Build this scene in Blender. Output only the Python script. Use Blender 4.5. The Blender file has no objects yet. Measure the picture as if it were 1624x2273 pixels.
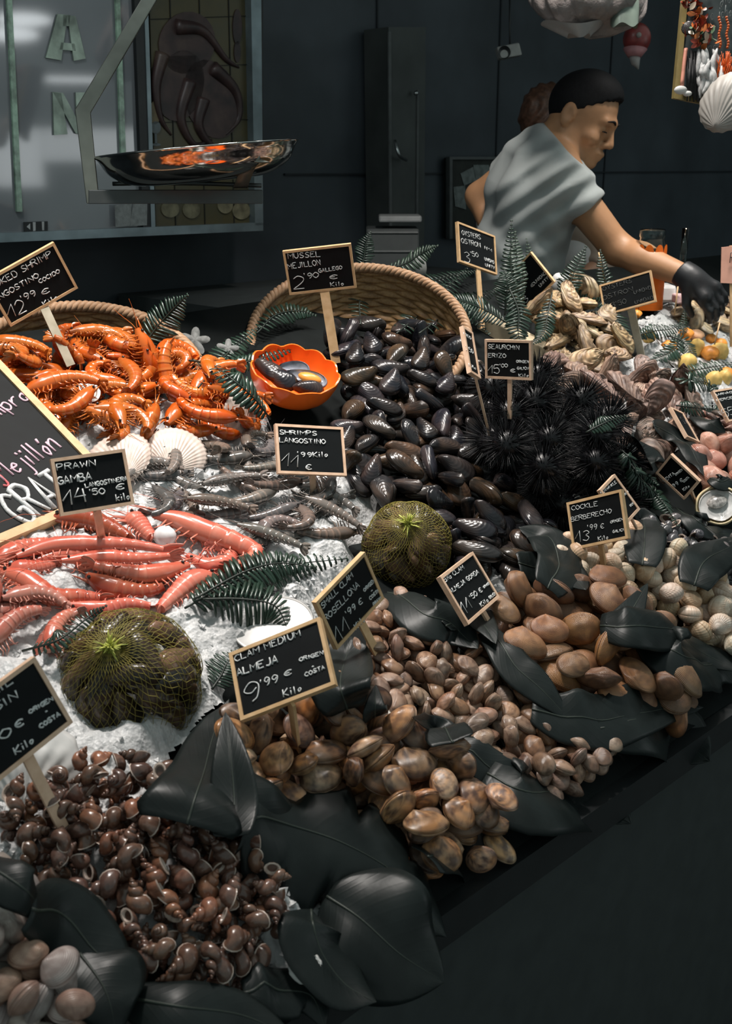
import bpy, math, random
import numpy as np
from mathutils import Vector, Matrix, Quaternion
from mathutils import noise as mnoise

SC = bpy.context.scene
COL = SC.collection
random.seed(7)
RNG = np.random.default_rng(7)
PI = math.pi

# ------------------------------------------------------------------ camera
IMG_W, IMG_H = 1624, 2273
FPX = 2450.0
CAM_Z = 1.5
PITCH = math.radians(17.4)
cam_d = bpy.data.cameras.new('camera')
cam = bpy.data.objects.new('camera', cam_d)
COL.objects.link(cam)
cam.location = (0, 0, CAM_Z)
cam.rotation_euler = (math.radians(90) - PITCH, 0, 0)
cam_d.sensor_fit = 'VERTICAL'
cam_d.sensor_height = 36.0
cam_d.lens = 36.0 * FPX / IMG_H
cam_d.clip_start = 0.05
cam_d.clip_end = 60
cam_d.dof.use_dof = True
cam_d.dof.focus_distance = 1.85
cam_d.dof.aperture_fstop = 11.0
SC.camera = cam

# ------------------------------------------------------------------ light, exposure
SC.view_settings.view_transform = 'Standard'
SC.view_settings.look = 'None'
SC.view_settings.gamma = 1.0
SC.view_settings.exposure = 0.0
SC.view_settings.use_curve_mapping = False
SC.cycles.max_bounces = 6
SC.cycles.diffuse_bounces = 3
SC.cycles.glossy_bounces = 3
SC.cycles.transmission_bounces = 4
SC.cycles.transparent_max_bounces = 6
SC.cycles.caustics_reflective = False
SC.cycles.caustics_refractive = False
SC.cycles.sample_clamp_indirect = 4.0
SC.cycles.use_adaptive_sampling = True
SC.cycles.adaptive_threshold = 0.02
SC.cycles.use_denoising = True

world = bpy.data.worlds.new('market_hall')
SC.world = world
world.use_nodes = True
bg = world.node_tree.nodes['Background']
bg.inputs['Color'].default_value = (0.82, 1.0, 0.98, 1)
bg.inputs['Strength'].default_value = 0.36

S2 = math.sqrt(0.5)
def W(u, v, z=0.0):
    """stall frame -> world: u runs along the stall to the right and away, v from customer to vendor"""
    return Vector(((u - v) * S2, (u + v) * S2, z))
def UV(p):
    return ((p[0] + p[1]) * S2, (p[1] - p[0]) * S2)

def lamp(name, kind, loc, target, power, color, size=0.2, cone=70, blend=0.6):
    d = bpy.data.lights.new(name, kind)
    d.energy = power
    d.color = color
    if kind == 'SPOT':
        d.spot_size = math.radians(cone); d.spot_blend = blend; d.shadow_soft_size = size
    else:
        d.shape = 'DISK'; d.size = size
    o = bpy.data.objects.new(name, d)
    COL.objects.link(o)
    o.location = loc
    o.rotation_euler = (Vector(target) - Vector(loc)).to_track_quat('-Z', 'Y').to_euler()
    return o
# lamps hung over the vendor edge of the stall, throwing down and a little towards the customer
WARM = (1.0, 0.935, 0.875)
COOLW = (0.93, 0.98, 1.0)
lamp('stall_lamp', 'SPOT', W(0.85, 1.40, 2.5), W(0.80, 1.36, 0.95), 128, WARM, 0.10, 74, 0.9)
lamp('stall_lamp', 'SPOT', W(1.45, 1.40, 2.5), W(1.42, 1.30, 0.95), 75, WARM, 0.10, 74, 0.9)
lamp('stall_lamp', 'SPOT', W(2.05, 1.45, 2.5), W(1.92, 1.18, 0.95), 70, WARM, 0.10, 74, 0.9)
lamp('stall_lamp', 'SPOT', W(2.75, 1.35, 2.5), W(2.62, 1.25, 0.95), 110, WARM, 0.10, 74, 0.9)
lamp('vendor_lamp', 'SPOT', W(2.15, 1.60, 2.62), W(2.45, 2.02, 1.35), 64, WARM, 0.08, 62, 0.8)
lamp('wall_lamp', 'AREA', W(0.9, 2.0, 2.75), W(1.2, 2.75, 1.5), 5, COOLW, 0.3)

# ------------------------------------------------------------------ pixel rays
def ray(px, py):
    cx = (px - 812.0) / FPX
    cy = (1136.5 - py) / FPX
    return Vector((cx, math.cos(PITCH) + math.sin(PITCH) * cy, -math.sin(PITCH) + math.cos(PITCH) * cy))
ORI = Vector((0, 0, CAM_Z))
def at(px, py, t):
    """point seen at that place in the photograph, t metres away along the view axis"""
    return ORI + ray(px, py) * t

# ------------------------------------------------------------------ heightmap of the display
U0, U1, V0, V1, RES = -0.25, 3.7, 0.60, 1.86, 0.005
NU = int(round((U1 - U0) / RES)) + 1
NV = int(round((V1 - V0) / RES)) + 1
GU, GV = np.meshgrid(U0 + np.arange(NU) * RES, V0 + np.arange(NV) * RES, indexing='ij')
SLOPE = 0.42
HM0 = 0.74 + SLOPE * (GV - 0.7)
def mound(px, py, h, su, sv=None):
    r = ray(px, py)
    t = (1.5 - 0.74 + SLOPE * 0.7) / (-r.z + SLOPE * UV(r)[1])
    u, v = UV(r * t)
    sv = sv or su
    HM0[:] += h * np.exp(-((GU - u) / su) ** 2 - ((GV - v) / sv) ** 2)
mound(330, 850, 0.030, 0.20, 0.13)       # cooked shrimp heap
mound(880, 880, 0.050, 0.20, 0.30)       # mussels spilling from the basket
mound(1240, 960, 0.050, 0.16, 0.14)      # urchins
mound(1290, 730, 0.070, 0.20, 0.14)      # oysters
mound(950, 1560, 0.015, 0.12)
mound(780, 1640, 0.018, 0.10)
mound(1330, 1430, 0.018, 0.12)
mound(300, 1900, 0.016, 0.14)
mound(1400, 1250, 0.02, 0.12)
HM = HM0.copy()
def hval(M, u, v):
    i = min(max((u - U0) / RES, 0), NU - 1.001); j = min(max((v - V0) / RES, 0), NV - 1.001)
    a, b = int(i), int(j); fi, fj = i - a, j - b
    return ((M[a, b] * (1 - fi) + M[a + 1, b] * fi) * (1 - fj) + (M[a, b + 1] * (1 - fi) + M[a + 1, b + 1] * fi) * fj)
def hit(px, py, M=None):
    """where that line of sight meets the display surface"""
    if M is None: M = HM0
    r = ray(px, py)
    ru, rv = UV(r)
    t = 0.7
    while t < 5:
        if rv * t >= V0 and CAM_Z + r.z * t <= hval(M, ru * t, rv * t):
            break
        t += 0.006
    lo, hi = t - 0.006, t
    for _ in range(10):
        m = (lo + hi) / 2
        if CAM_Z + r.z * m <= hval(M, ru * m, rv * m): hi = m
        else: lo = m
    return ORI + r * hi
def hitt(px, py, M=None):
    p = hit(px, py, M)
    return p.y / ray(px, py).y
def normal_uv(u, v, M=None):
    if M is None: M = HM0
    e = 0.02
    return Vector((-(hval(M, u + e, v) - hval(M, u - e, v)) / (2 * e), -(hval(M, u, v + e) - hval(M, u, v - e)) / (2 * e), 1)).normalized()
def to_world_dir(d):
    return Vector(((d[0] - d[1]) * S2, (d[0] + d[1]) * S2, d[2]))
def normal_w(p, M=None):
    u, v = UV(p)
    return to_world_dir(normal_uv(u, v, M))

# ------------------------------------------------------------------ object helpers
def new_mesh(name, verts, faces, mats=None, uv=None, smooth=True, fmat=None):
    me = bpy.data.meshes.new(name)
    me.from_pydata([tuple(v) for v in verts], [], [tuple(f) for f in faces])
    if uv is not None:
        lay = me.uv_layers.new(name='UVMap')
        idx = np.empty(len(me.loops), dtype=np.int32)
        me.loops.foreach_get('vertex_index', idx)
        lay.data.foreach_set('uv', np.asarray(uv, dtype=np.float32)[idx].ravel())
    if mats is not None:
        for m in (mats if isinstance(mats, (list, tuple)) else [mats]):
            me.materials.append(m)
    if fmat is not None:
        me.polygons.foreach_set('material_index', np.asarray(fmat, dtype=np.int32))
    if smooth:
        me.polygons.foreach_set('use_smooth', np.ones(len(me.polygons), dtype=bool))
    me.update()
    return me
def put(name, mesh, parent=None, M=None, color=None):
    o = bpy.data.objects.new(name, mesh)
    COL.objects.link(o)
    if parent is not None: o.parent = parent
    if M is not None: o.matrix_local = M
    if color is not None: o.color = (*color, 1)
    return o
def tag(o, label=None, cat=None, group=None, kind=None):
    if label: o['label'] = label
    if cat: o['category'] = cat
    if group: o['group'] = group
    if kind: o['kind'] = kind
    return o
def thing(name, label, cat, group=None, M=None):
    o = bpy.data.objects.new(name, None)
    o.empty_display_size = 0.02
    COL.objects.link(o)
    if M is not None: o.matrix_world = M
    return tag(o, label, cat, group)
def frame(x, z, origin):
    """matrix with local x along x, local z near z"""
    x = Vector(x).normalized(); z = Vector(z)
    y = z.cross(x).normalized(); z = x.cross(y).normalized()
    M = Matrix((x, y, z)).transposed().to_4x4()
    M.translation = Vector(origin)
    return M

class Geo:
    """collects pieces of one mesh"""
    def __init__(s): s.v = []; s.f = []; s.uv = []; s.m = []
    def add(s, verts, faces, uv=None, m=0):
        n = len(s.v)
        s.v += [tuple(p) for p in verts]
        s.f += [tuple(i + n for i in f) for f in faces]
        s.uv += ([tuple(q) for q in uv] if uv is not None else [(0.5, 0.5)] * len(verts))
        s.m += [m] * len(faces)
        return s
    def box(s, a, b, M=None, m=0):
        P = [Vector((x, y, z)) for x in (a[0], b[0]) for y in (a[1], b[1]) for z in (a[2], b[2])]
        if M is not None: P = [M @ p for p in P]
        return s.add(P, [(0, 1, 3, 2), (4, 6, 7, 5), (0, 4, 5, 1), (2, 3, 7, 6), (0, 2, 6, 4), (1, 5, 7, 3)], m=m)
    def tube(s, pts, rad, seg=6, m=0, cap=True, flat=1.0, uvs=1.0):
        pts = [Vector(p) for p in pts]
        n = len(pts)
        if not hasattr(rad, '__len__'): rad = [rad] * n
        V = []; T = []
        nrm = None
        for i in range(n):
            d = (pts[min(i + 1, n - 1)] - pts[max(i - 1, 0)])
            d = d.normalized() if d.length > 1e-9 else Vector((0, 0, 1))
            if nrm is None:
                nrm = d.orthogonal().normalized()
            nrm = (nrm - d * nrm.dot(d))
            nrm = nrm.normalized() if nrm.length > 1e-6 else d.orthogonal().normalized()
            b = d.cross(nrm)
            for k in range(seg):
                a = 2 * PI * k / seg
                V.append(pts[i] + (nrm * math.cos(a) + b * (math.sin(a) * flat)) * rad[i])
                T.append((k / seg, uvs * i / max(n - 1, 1)))
        Fc = [(i * seg + k, i * seg + (k + 1) % seg, (i + 1) * seg + (k + 1) % seg, (i + 1) * seg + k) for i in range(n - 1) for k in range(seg)]
        if cap:
            Fc.append(tuple(reversed(range(seg)))); Fc.append(tuple((n - 1) * seg + k for k in range(seg)))
        return s.add(V, Fc, T, m)
    def grid(s, P, uv=None, m=0, wrap=False):
        """P[i][j] points"""
        ni, nj = len(P), len(P[0])
        V = [p for row in P for p in row]
        if uv is None: uv = [(i / max(ni - 1, 1), j / max(nj - 1, 1)) for i in range(ni) for j in range(nj)]
        Fc = []
        for i in range(ni - 1):
            for j in range(nj if wrap else nj - 1):
                k = (j + 1) % nj
                Fc.append((i * nj + j, i * nj + k, (i + 1) * nj + k, (i + 1) * nj + j))
        return s.add(V, Fc, uv, m)
    def ball(s, c, r, nu=12, nv=8, m=0, R=None):
        if not hasattr(r, '__len__'): r = (r, r, r)
        c = Vector(c)
        P = []
        for i in range(nv + 1):
            a = PI * i / nv
            row = []
            for j in range(nu):
                b = 2 * PI * j / nu
                q = Vector((r[0] * math.sin(a) * math.cos(b), r[1] * math.sin(a) * math.sin(b), r[2] * math.cos(a)))
                if R is not None: q = R @ q
                row.append(c + q)
            P.append(row)
        return s.grid(P, m=m, wrap=True)
    def mesh(s, name, mats=None, smooth=True):
        return new_mesh(name, s.v, s.f, mats, s.uv, smooth, s.m if any(s.m) else None)
    def build(s, name, mats, parent=None, smooth=True, M=None):
        return put(name, s.mesh(name, mats, smooth), parent, M)

def spline(pts, n):
    """Catmull-Rom through pts"""
    P = [Vector(p) for p in pts]
    if len(P) == 2: return [P[0].lerp(P[1], i / (n - 1)) for i in range(n)]
    Q = [P[0] * 2 - P[1]] + P + [P[-1] * 2 - P[-2]]
    out = []
    for i in range(n):
        x = i / (n - 1) * (len(P) - 1)
        k = min(int(x), len(P) - 2); t = x - k
        a, b, c, d = Q[k], Q[k + 1], Q[k + 2], Q[k + 3]
        out.append(0.5 * ((2 * b) + (c - a) * t + (2 * a - 5 * b + 4 * c - d) * t * t + (3 * b - a - 3 * c + d) * t ** 3))
    return out

# ------------------------------------------------------------------ materials
class NB:
    def __init__(s, name):
        s.mat = bpy.data.materials.new(name); s.mat.use_nodes = True
        s.t = s.mat.node_tree; s.p = s.t.nodes['Principled BSDF']
    def n(s, kind, **kw):
        o = s.t.nodes.new(kind)
        for k, v in kw.items():
            if k in o.inputs.keys() and not hasattr(o, k): o.inputs[k].default_value = v
            else: setattr(o, k, v)
        return o
    def l(s, a, b): s.t.links.new(a, b)
    def math(s, op, a, b=None):
        o = s.t.nodes.new('ShaderNodeMath'); o.operation = op
        for i, x in enumerate((a, b)):
            if x is None: continue
            if isinstance(x, (int, float)): o.inputs[i].default_value = x
            else: s.l(x, o.inputs[i])
        return o.outputs[0]
    def mix(s, fac, a, b, mode='MIX'):
        o = s.t.nodes.new('ShaderNodeMix'); o.data_type = 'RGBA'; o.blend_type = mode
        for key, x in ((0, fac), (6, a), (7, b)):
            if isinstance(x, (int, float)): o.inputs[key].default_value = x
            elif isinstance(x, (tuple, list)): o.inputs[key].default_value = (*x, 1) if len(x) == 3 else x
            else: s.l(x, o.inputs[key])
        return o.outputs[2]
    def noise(s, scale, detail=3, coord='Object', rough=0.55, vec=None):
        o = s.t.nodes.new('ShaderNodeTexNoise'); o.inputs['Scale'].default_value = scale
        o.inputs['Detail'].default_value = detail; o.inputs['Roughness'].default_value = rough
        if vec is None:
            vec = s.coord(coord)
        s.l(vec, o.inputs['Vector'])
        return o.outputs['Fac']
    def coord(s, which='Object'):
        if not hasattr(s, '_tc'): s._tc = s.t.nodes.new('ShaderNodeTexCoord')
        return s._tc.outputs[which]
    def ramp(s, fac, stops):
        o = s.t.nodes.new('ShaderNodeValToRGB')
        e = o.color_ramp.elements
        while len(e) < len(stops): e.new(0.5)
        for q, (p, c) in zip(e, stops):
            q.position = p; q.color = (*c, 1) if len(c) == 3 else c
        s.l(fac, o.inputs['Fac'])
        return o.outputs['Color']
    def col(s, x):
        if isinstance(x, (tuple, list)): s.p.inputs['Base Color'].default_value = (*x[:3], 1)
        else: s.l(x, s.p.inputs['Base Color'])
    def bump(s, h, strength=0.3, dist=0.002):
        o = s.t.nodes.new('ShaderNodeBump'); o.inputs['Strength'].default_value = strength
        o.inputs['Distance'].default_value = dist
        s.l(h, o.inputs['Height']); s.l(o.outputs['Normal'], s.p.inputs['Normal'])
    def set(s, rough=None, spec=None, metal=None, **kw):
        if rough is not None: s.p.inputs['Roughness'].default_value = rough
        if spec is not None: s.p.inputs['Specular IOR Level'].default_value = spec
        if metal is not None: s.p.inputs['Metallic'].default_value = metal
        for k, v in kw.items(): s.p.inputs[k].default_value = v
        return s
def srgb(h):
    h = h.lstrip('#')
    c = [int(h[i:i + 2], 16) / 255 for i in (0, 2, 4)]
    return tuple(x / 12.92 if x <= 0.04045 else ((x + 0.055) / 1.055) ** 2.4 for x in c)
def plain(name, c, rough=0.5, spec=0.5, metal=0.0, var=0.15, scale=30, bump=0.0, bscale=200, **kw):
    b = NB(name)
    nz = b.noise(scale)
    dark = tuple(x * (1 - var) for x in c); lite = tuple(min(1, x * (1 + var)) for x in c)
    b.col(b.ramp(nz, [(0.3, dark), (0.7, lite)]))
    b.set(rough, spec, metal, **kw)
    if bump: b.bump(b.noise(bscale), bump, 0.001)
    return b.mat
# ================================================================== the setting
m_wall = plain('navy_paint', (0.052, 0.062, 0.072), 0.5, 0.30, var=0.25, scale=3)
m_floor = plain('dark_tile', (0.045, 0.05, 0.05), 0.6, 0.2, var=0.2, scale=4)
m_ceil = plain('dark_ceiling', (0.04, 0.045, 0.045), 0.8, 0.2)
m_black = plain('black_panel', (0.04, 0.046, 0.046), 0.6, 0.25, var=0.1)
m_dark = plain('black_metal', (0.013, 0.015, 0.016), 0.4, 0.4)
m_steel = plain('brushed_steel', (0.42, 0.45, 0.45), 0.30, 0.5, 1.0, var=0.12, scale=14)
m_mirror = plain('polished_steel', (0.62, 0.60, 0.58), 0.10, 0.5, 1.0, var=0.05)
m_alu = plain('aluminium_rail', (0.20, 0.25, 0.27), 0.35, 0.5, 0.6, var=0.3, scale=9)
m_grout = plain('panel_joint', (0.02, 0.024, 0.028), 0.6, 0.3)

def slab(name, a, b, mat, kind='structure'):
    """box in the stall frame (u, v, z)"""
    g = Geo()
    P = [W(u, v, z) for u in (a[0], b[0]) for v in (a[1], b[1]) for z in (a[2], b[2])]
    g.add(P, [(0, 1, 3, 2), (4, 6, 7, 5), (0, 4, 5, 1), (2, 3, 7, 6), (0, 2, 6, 4), (1, 5, 7, 3)])
    return tag(g.build(name, mat, smooth=False), kind=kind)
slab('floor', (-3.0, -2.5, -0.1), (7.5, 3.1, 0.0), m_floor)
slab('wall_back', (-3.0, 3.0, 0.0), (7.5, 3.1, 3.0), m_wall)
slab('ceiling', (-3.0, 1.7, 3.0), (7.5, 3.1, 3.1), m_ceil)
slab('wall_right', (7.4, -2.5, 0.0), (7.5, 3.0, 3.0), m_wall)
# joints between the dark wall panels
for k, u in enumerate((3.05, 3.75, 4.55)):
    slab('trim_%d' % (k + 1), (u, 2.994, 0.2), (u + 0.006, 3.001, 2.6), m_grout)
slab('trim_4', (2.6, 2.990, 1.47), (7.0, 3.001, 1.476), m_grout)

# ------------------------------------------------------------------ the stall counter
def uvgrid(step, u0=U0, u1=U1, v0=V0, v1=V1):
    us = np.arange(u0, u1 + 1e-6, step); vs = np.arange(v0, v1 + 1e-6, step)
    return us, vs
def bilin(M, U, V):
    i = np.clip((U - U0) / RES, 0, NU - 1.001); j = np.clip((V - V0) / RES, 0, NV - 1.001)
    a = i.astype(int); b = j.astype(int); fi = i - a; fj = j - b
    return (M[a, b] * (1 - fi) + M[a + 1, b] * fi) * (1 - fj) + (M[a, b + 1] * (1 - fi) + M[a + 1, b + 1] * fi) * fj
m_bed = plain('black_liner', (0.010, 0.012, 0.012), 0.85, 0.08)
counter = thing('display_counter', 'long sloping black market counter heaped with seafood', 'counter', M=Matrix.Translation(W(1.7, 1.3, 0)))
cinv = counter.matrix_world.inverted()
us, vs = uvgrid(0.025, U0, U1, 0.68, V1 - 0.005)
UU, VV = np.meshgrid(us, vs, indexing='ij')
ZZ = bilin(HM0, UU, VV) - 0.012
P = [[cinv @ W(UU[i, j], VV[i, j], ZZ[i, j]) for j in range(len(vs))] for i in range(len(us))]
Geo().grid(P).build('bed', m_bed, counter)
g = Geo()
Pb = lambda u, v, z: cinv @ W(u, v, z)
def cbox(g, a, b):
    g.add([Pb(u, v, z) for u in (a[0], b[0]) for v in (a[1], b[1]) for z in (a[2], b[2])],
          [(0, 1, 3, 2), (4, 6, 7, 5), (0, 4, 5, 1), (2, 3, 7, 6), (0, 2, 6, 4), (1, 5, 7, 3)])
cbox(g, (U0, 0.70, 0.0), (U1, 0.74, 0.70)); g.build('front_panel', m_black, counter, smooth=False)
g = Geo(); cbox(g, (U0, 1.82, 0.0), (U1, 1.85, 1.185)); g.build('back_panel', m_black, counter, smooth=False)
g = Geo(); cbox(g, (U0, 0.66, 0.675), (U1, 0.70, 0.72)); g.build('front_rail', m_dark, counter, smooth=False)

# ------------------------------------------------------------------ crushed ice
def poly_uv(px_poly, M=None, lift=0.0):
    if M is None: M = HM0 + lift
    return [UV(hit(x, y, M)) for x, y in px_poly]
def inside(poly, U, V):
    U = np.asarray(U, float); V = np.asarray(V, float)
    c = np.zeros(U.shape, bool)
    n = len(poly)
    for i in range(n):
        x1, y1 = poly[i]; x2, y2 = poly[(i + 1) % n]
        if y1 == y2: continue
        k = ((y1 > V) != (y2 > V)) & (U < (x2 - x1) * (V - y1) / (y2 - y1) + x1)
        c ^= k
    return c
def edge_dist(poly, U, V):
    d = np.full(U.shape, 9.0)
    n = len(poly)
    for i in range(n):
        ax, ay = poly[i]; bx, by = poly[(i + 1) % n]
        dx, dy = bx - ax, by - ay
        t = np.clip(((U - ax) * dx + (V - ay) * dy) / max(dx * dx + dy * dy, 1e-9), 0, 1)
        d = np.minimum(d, np.hypot(U - ax - t * dx, V - ay - t * dy))
    return d
def noise_grid(shape, cells, seed):
    """smooth value noise, bilinear"""
    r = np.random.default_rng(seed)
    a, b = max(2, int(shape[0] / cells) + 3), max(2, int(shape[1] / cells) + 3)
    G = r.random((a, b))
    x = np.linspace(0, a - 2.01, shape[0]); y = np.linspace(0, b - 2.01, shape[1])
    i = x.astype(int)[:, None]; j = y.astype(int)[None, :]
    fx = (x - x.astype(int))[:, None]; fy = (y - y.astype(int))[None, :]
    fx = fx * fx * (3 - 2 * fx); fy = fy * fy * (3 - 2 * fy)
    return (G[i, j] * (1 - fx) + G[i + 1, j] * fx) * (1 - fy) + (G[i, j + 1] * (1 - fx) + G[i + 1, j + 1] * fx) * fy
def ice_material():
    b = NB('crushed_ice')
    v = b.t.nodes.new('ShaderNodeTexVoronoi'); v.inputs['Scale'].default_value = 210
    b.l(b.coord('Object'), v.inputs['Vector'])
    n1 = b.noise(70, 4, rough=0.7)
    c = b.ramp(n1, [(0.25, (0.44, 0.45, 0.46)), (0.55, (0.56, 0.56, 0.56)), (0.8, (0.66, 0.655, 0.655))])
    b.col(c)
    b.set(0.42, 0.3)
    b.p.inputs['Subsurface Weight'].default_value = 0.0
    b.p.inputs['Subsurface Radius'].default_value = (1.0, 1.0, 1.0)
    b.p.inputs['Subsurface Scale'].default_value = 0.006
    h = b.math('ADD', b.math('MULTIPLY', v.outputs['Distance'], 1.0), b.math('MULTIPLY', n1, 1.2))
    b.bump(h, 0.4, 0.0025)
    return b.mat
m_ice = ice_material()
def ice(px_poly, thick, label, seed, chunks=500):
    poly = poly_uv(px_poly)
    us_, vs_ = [p[0] for p in poly], [p[1] for p in poly]
    u0, u1 = max(U0, min(us_)) - 0.01, min(U1, max(us_)) + 0.01
    v0, v1 = max(V0 + 0.1, min(vs_)) - 0.01, min(V1 - 0.02, max(vs_)) + 0.01
    st = 0.0035
    us, vs = np.arange(u0, u1, st), np.arange(v0, v1, st)
    A, B = np.meshgrid(us, vs, indexing='ij')
    ins = inside(poly, A, B)
    d = edge_dist(poly, A, B)
    d = np.where(ins, d, -d) + (noise_grid(A.shape, 8, seed) - 0.5) * 0.03
    prof = np.clip(d / 0.03, -0.6, 1)
    prof = np.where(prof > 0, np.sin(prof * PI / 2), prof)
    Z = bilin(HM0, A, B) + thick * prof
    Z += (noise_grid(A.shape, 14, seed + 1) - 0.5) * 0.022 + (noise_grid(A.shape, 5, seed + 2) - 0.5) * 0.011 + (noise_grid(A.shape, 2.2, seed + 3) - 0.5) * 0.007
    keep = d > -0.012
    idx = -np.ones(A.shape, int)
    idx[keep] = np.arange(keep.sum())
    X, Y = (A - B) * S2, (A + B) * S2
    V = np.stack([X[keep], Y[keep], Z[keep]], 1)
    q = keep[:-1, :-1] & keep[1:, :-1] & keep[1:, 1:] & keep[:-1, 1:]
    F = np.stack([idx[:-1, :-1][q], idx[1:, :-1][q], idx[1:, 1:][q], idx[:-1, 1:][q]], 1)
    g = Geo(); g.v = V.tolist(); g.f = F.tolist(); g.uv = [(0.5, 0.5)] * len(V); g.m = [0] * len(F)
    # loose lumps lying on top
    r = random.Random(seed)
    cand = np.argwhere(d > 0.0)
    for k in range(chunks):
        i, j = cand[r.randrange(len(cand))]
        s = r.uniform(0.002, 0.005) * (2.4 if r.random() < 0.03 else 1)
        c = Vector((X[i, j], Y[i, j], Z[i, j] + s * 0.3))
        R = Quaternion((r.gauss(0, 1), r.gauss(0, 1), r.gauss(0, 1), r.gauss(0, 1))).normalized().to_matrix()
        vv = []
        for p in ((1, 0, 0), (-1, 0, 0), (0, 1, 0), (0, -1, 0), (0, 0, 1), (0, 0, -1)):
            vv.append(c + R @ Vector(p) * s * r.uniform(0.7, 1.35))
        g.add(vv, [(0, 2, 4), (2, 1, 4), (1, 3, 4), (3, 0, 4), (2, 0, 5), (1, 2, 5), (3, 1, 5), (0, 3, 5)])
    # raise the working surface
    insM = inside(poly, GU, GV) & (GU > u0 - 0.05) & (GU < u1 + 0.05)
    dM = np.where(insM, edge_dist(poly, GU, GV), 0)
    HM0[:] += np.where(insM, thick * np.sin(np.clip(dM / 0.03, 0, 1) * PI / 2), 0)
    o = g.build('crushed_ice', m_ice, smooth=False)
    tag(o, label, 'ice', kind='stuff')
    return o
ice([(-90, 870), (60, 850), (180, 930), (330, 900), (560, 870), (590, 940), (615, 1060), (780, 1070), (842, 1105), (800, 1170), (770, 1260), (725, 1330),
     (690, 1400), (540, 1440), (480, 1470), (470, 1550), (390, 1650), (330, 1730), (120, 1740), (-90, 1790)], 0.020,
    'bed of crushed white ice under the prawns and shrimps on the left', 11, 800)
ice([(-90, 1780), (60, 1740), (300, 1690), (420, 1710), (520, 1800), (600, 1880), (690, 1990), (700, 2080), (620, 2160), (480, 2210), (330, 2130),
     (220, 2040), (60, 1960), (-90, 1900)], 0.012, 'grey crushed ice around the heap of brown sea snails', 21, 500)
ice([(1180, 830), (1260, 765), (1480, 810), (1585, 880), (1560, 930), (1450, 1010), (1310, 975), (1215, 870)], 0.018,
    'white crushed ice between the rows of brown oysters', 31, 500)
ice([(1425, 720), (1480, 672), (1650, 668), (1680, 860), (1610, 960), (1590, 890), (1490, 810), (1420, 780)], 0.018,
    'crushed ice in the far right tray behind the oysters', 41, 300)
ice([(1020, 1300), (1085, 1265), (1130, 1275), (1190, 1340), (1150, 1365), (1100, 1370), (1040, 1350)], 0.010,
    'small patch of crushed ice behind the biggest brown clams', 51, 80)
ice([(590, 1290), (700, 1250), (760, 1290), (730, 1340), (640, 1370)], 0.008, 'patch of grey ice behind the small clam sign', 61, 60)
HM[:] = HM0
# ================================================================== shells, snails, prawns: one mesh of each shape
def valve(L, H, T, umbo=(-0.14, 0.40), nr=12, na=36, taper=0.0, ridge=(0, 0), rib=(0, 0), rough=0.0, seed=0, bend=0.0, square=2.0, skew=0.0, top=True, puff=0.78):
    a = np.arange(na) / na * 2 * PI
    ca, sa = np.cos(a), np.sin(a)
    ox = np.sign(ca) * np.abs(ca) ** (2 / square); oy = np.sign(sa) * np.abs(sa) ** (2 / square)
    ox = ox * L / 2; oy = oy * H / 2
    oy = oy * (1 + taper * ox / (L / 2))          # narrows towards one end
    ox = ox + skew * L * (oy / H)
    rr = np.random.default_rng(seed)
    if rough:
        ph = rr.random(5) * 6.28
        n = sum(np.sin((k + 2) * a + ph[k]) / (k + 1.5) for k in range(5))
        ox = ox * (1 + rough * n); oy = oy * (1 + rough * n)
    if rib[0]:
        s = 1 + rib[1] * 0.35 * np.cos(rib[0] * a)
        ox *= s; oy *= s
    U = np.array([umbo[0] * L, umbo[1] * H])
    V = [(U[0], U[1], 0)]; UVs = [(0, 0)]
    r = (np.arange(nr) + 1) / nr
    out = []
    for q in r:
        e = q ** 0.9
        x = U[0] + e * (ox - U[0]); y = U[1] + e * (oy - U[1])
        yn = y / (H / 2) / np.maximum(1 + taper * x / (L / 2), 0.2)
        d = np.sqrt((x / (L / 2)) ** 2 + yn ** 2)
        z = T / 2 * np.clip(1 - np.clip(d, 0, 1) ** 2.1, 0, 1) ** puff
        z = np.where(q > 0.999, T * 0.035, z)
        z += T * 0.16 * np.exp(-((x - U[0]) ** 2 + (y - U[1]) ** 2) / (0.15 * L) ** 2) * (q < 0.99)
        if ridge[0]:
            z *= 1 + ridge[1] * ((q * ridge[0]) % 1.0 - 0.5)
        if rib[0]:
            z *= 1 + rib[1] * np.cos(rib[0] * a) * min(1, q * 1.6)
        if rough:
            ph = rr.random(4) * 6.28
            z *= 1 + rough * 1.6 * sum(np.sin((k * 2 + 3) * a + ph[k] + q * 9) for k in range(4)) / 2.5
        y2 = y + bend * (x / L) ** 2 * H
        for k in range(na):
            V.append((x[k], y2[k], z[k])); UVs.append((k / na, q))
    # the lip turns in, so that two valves meet in a groove
    last = V[-na:]
    for k in range(na):
        x, y, z = last[k]
        V.append((U[0] + (x - U[0]) * 0.955, U[1] + (y - U[1]) * 0.955, 0.0)); UVs.append((k / na, 1.0))
    nr = nr + 1
    V = np.array(V)
    V[0, 2] = V[1:1 + na, 2].mean()
    F = [(0, 1 + k, 1 + (k + 1) % na) for k in range(na)]
    for i in range(nr - 1):
        for k in range(na):
            b = 1 + i * na
            F.append((b + k, b + na + k, b + na + (k + 1) % na, b + (k + 1) % na))
    if not top:
        V = V * np.array([1, 1, -1]); F = [tuple(reversed(f)) for f in F]
    return V.tolist(), F, UVs
def valve_mesh(name, mat, **kw):
    v, f, uv = valve(**kw)
    return new_mesh(name, v, f, mat, uv)

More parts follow.
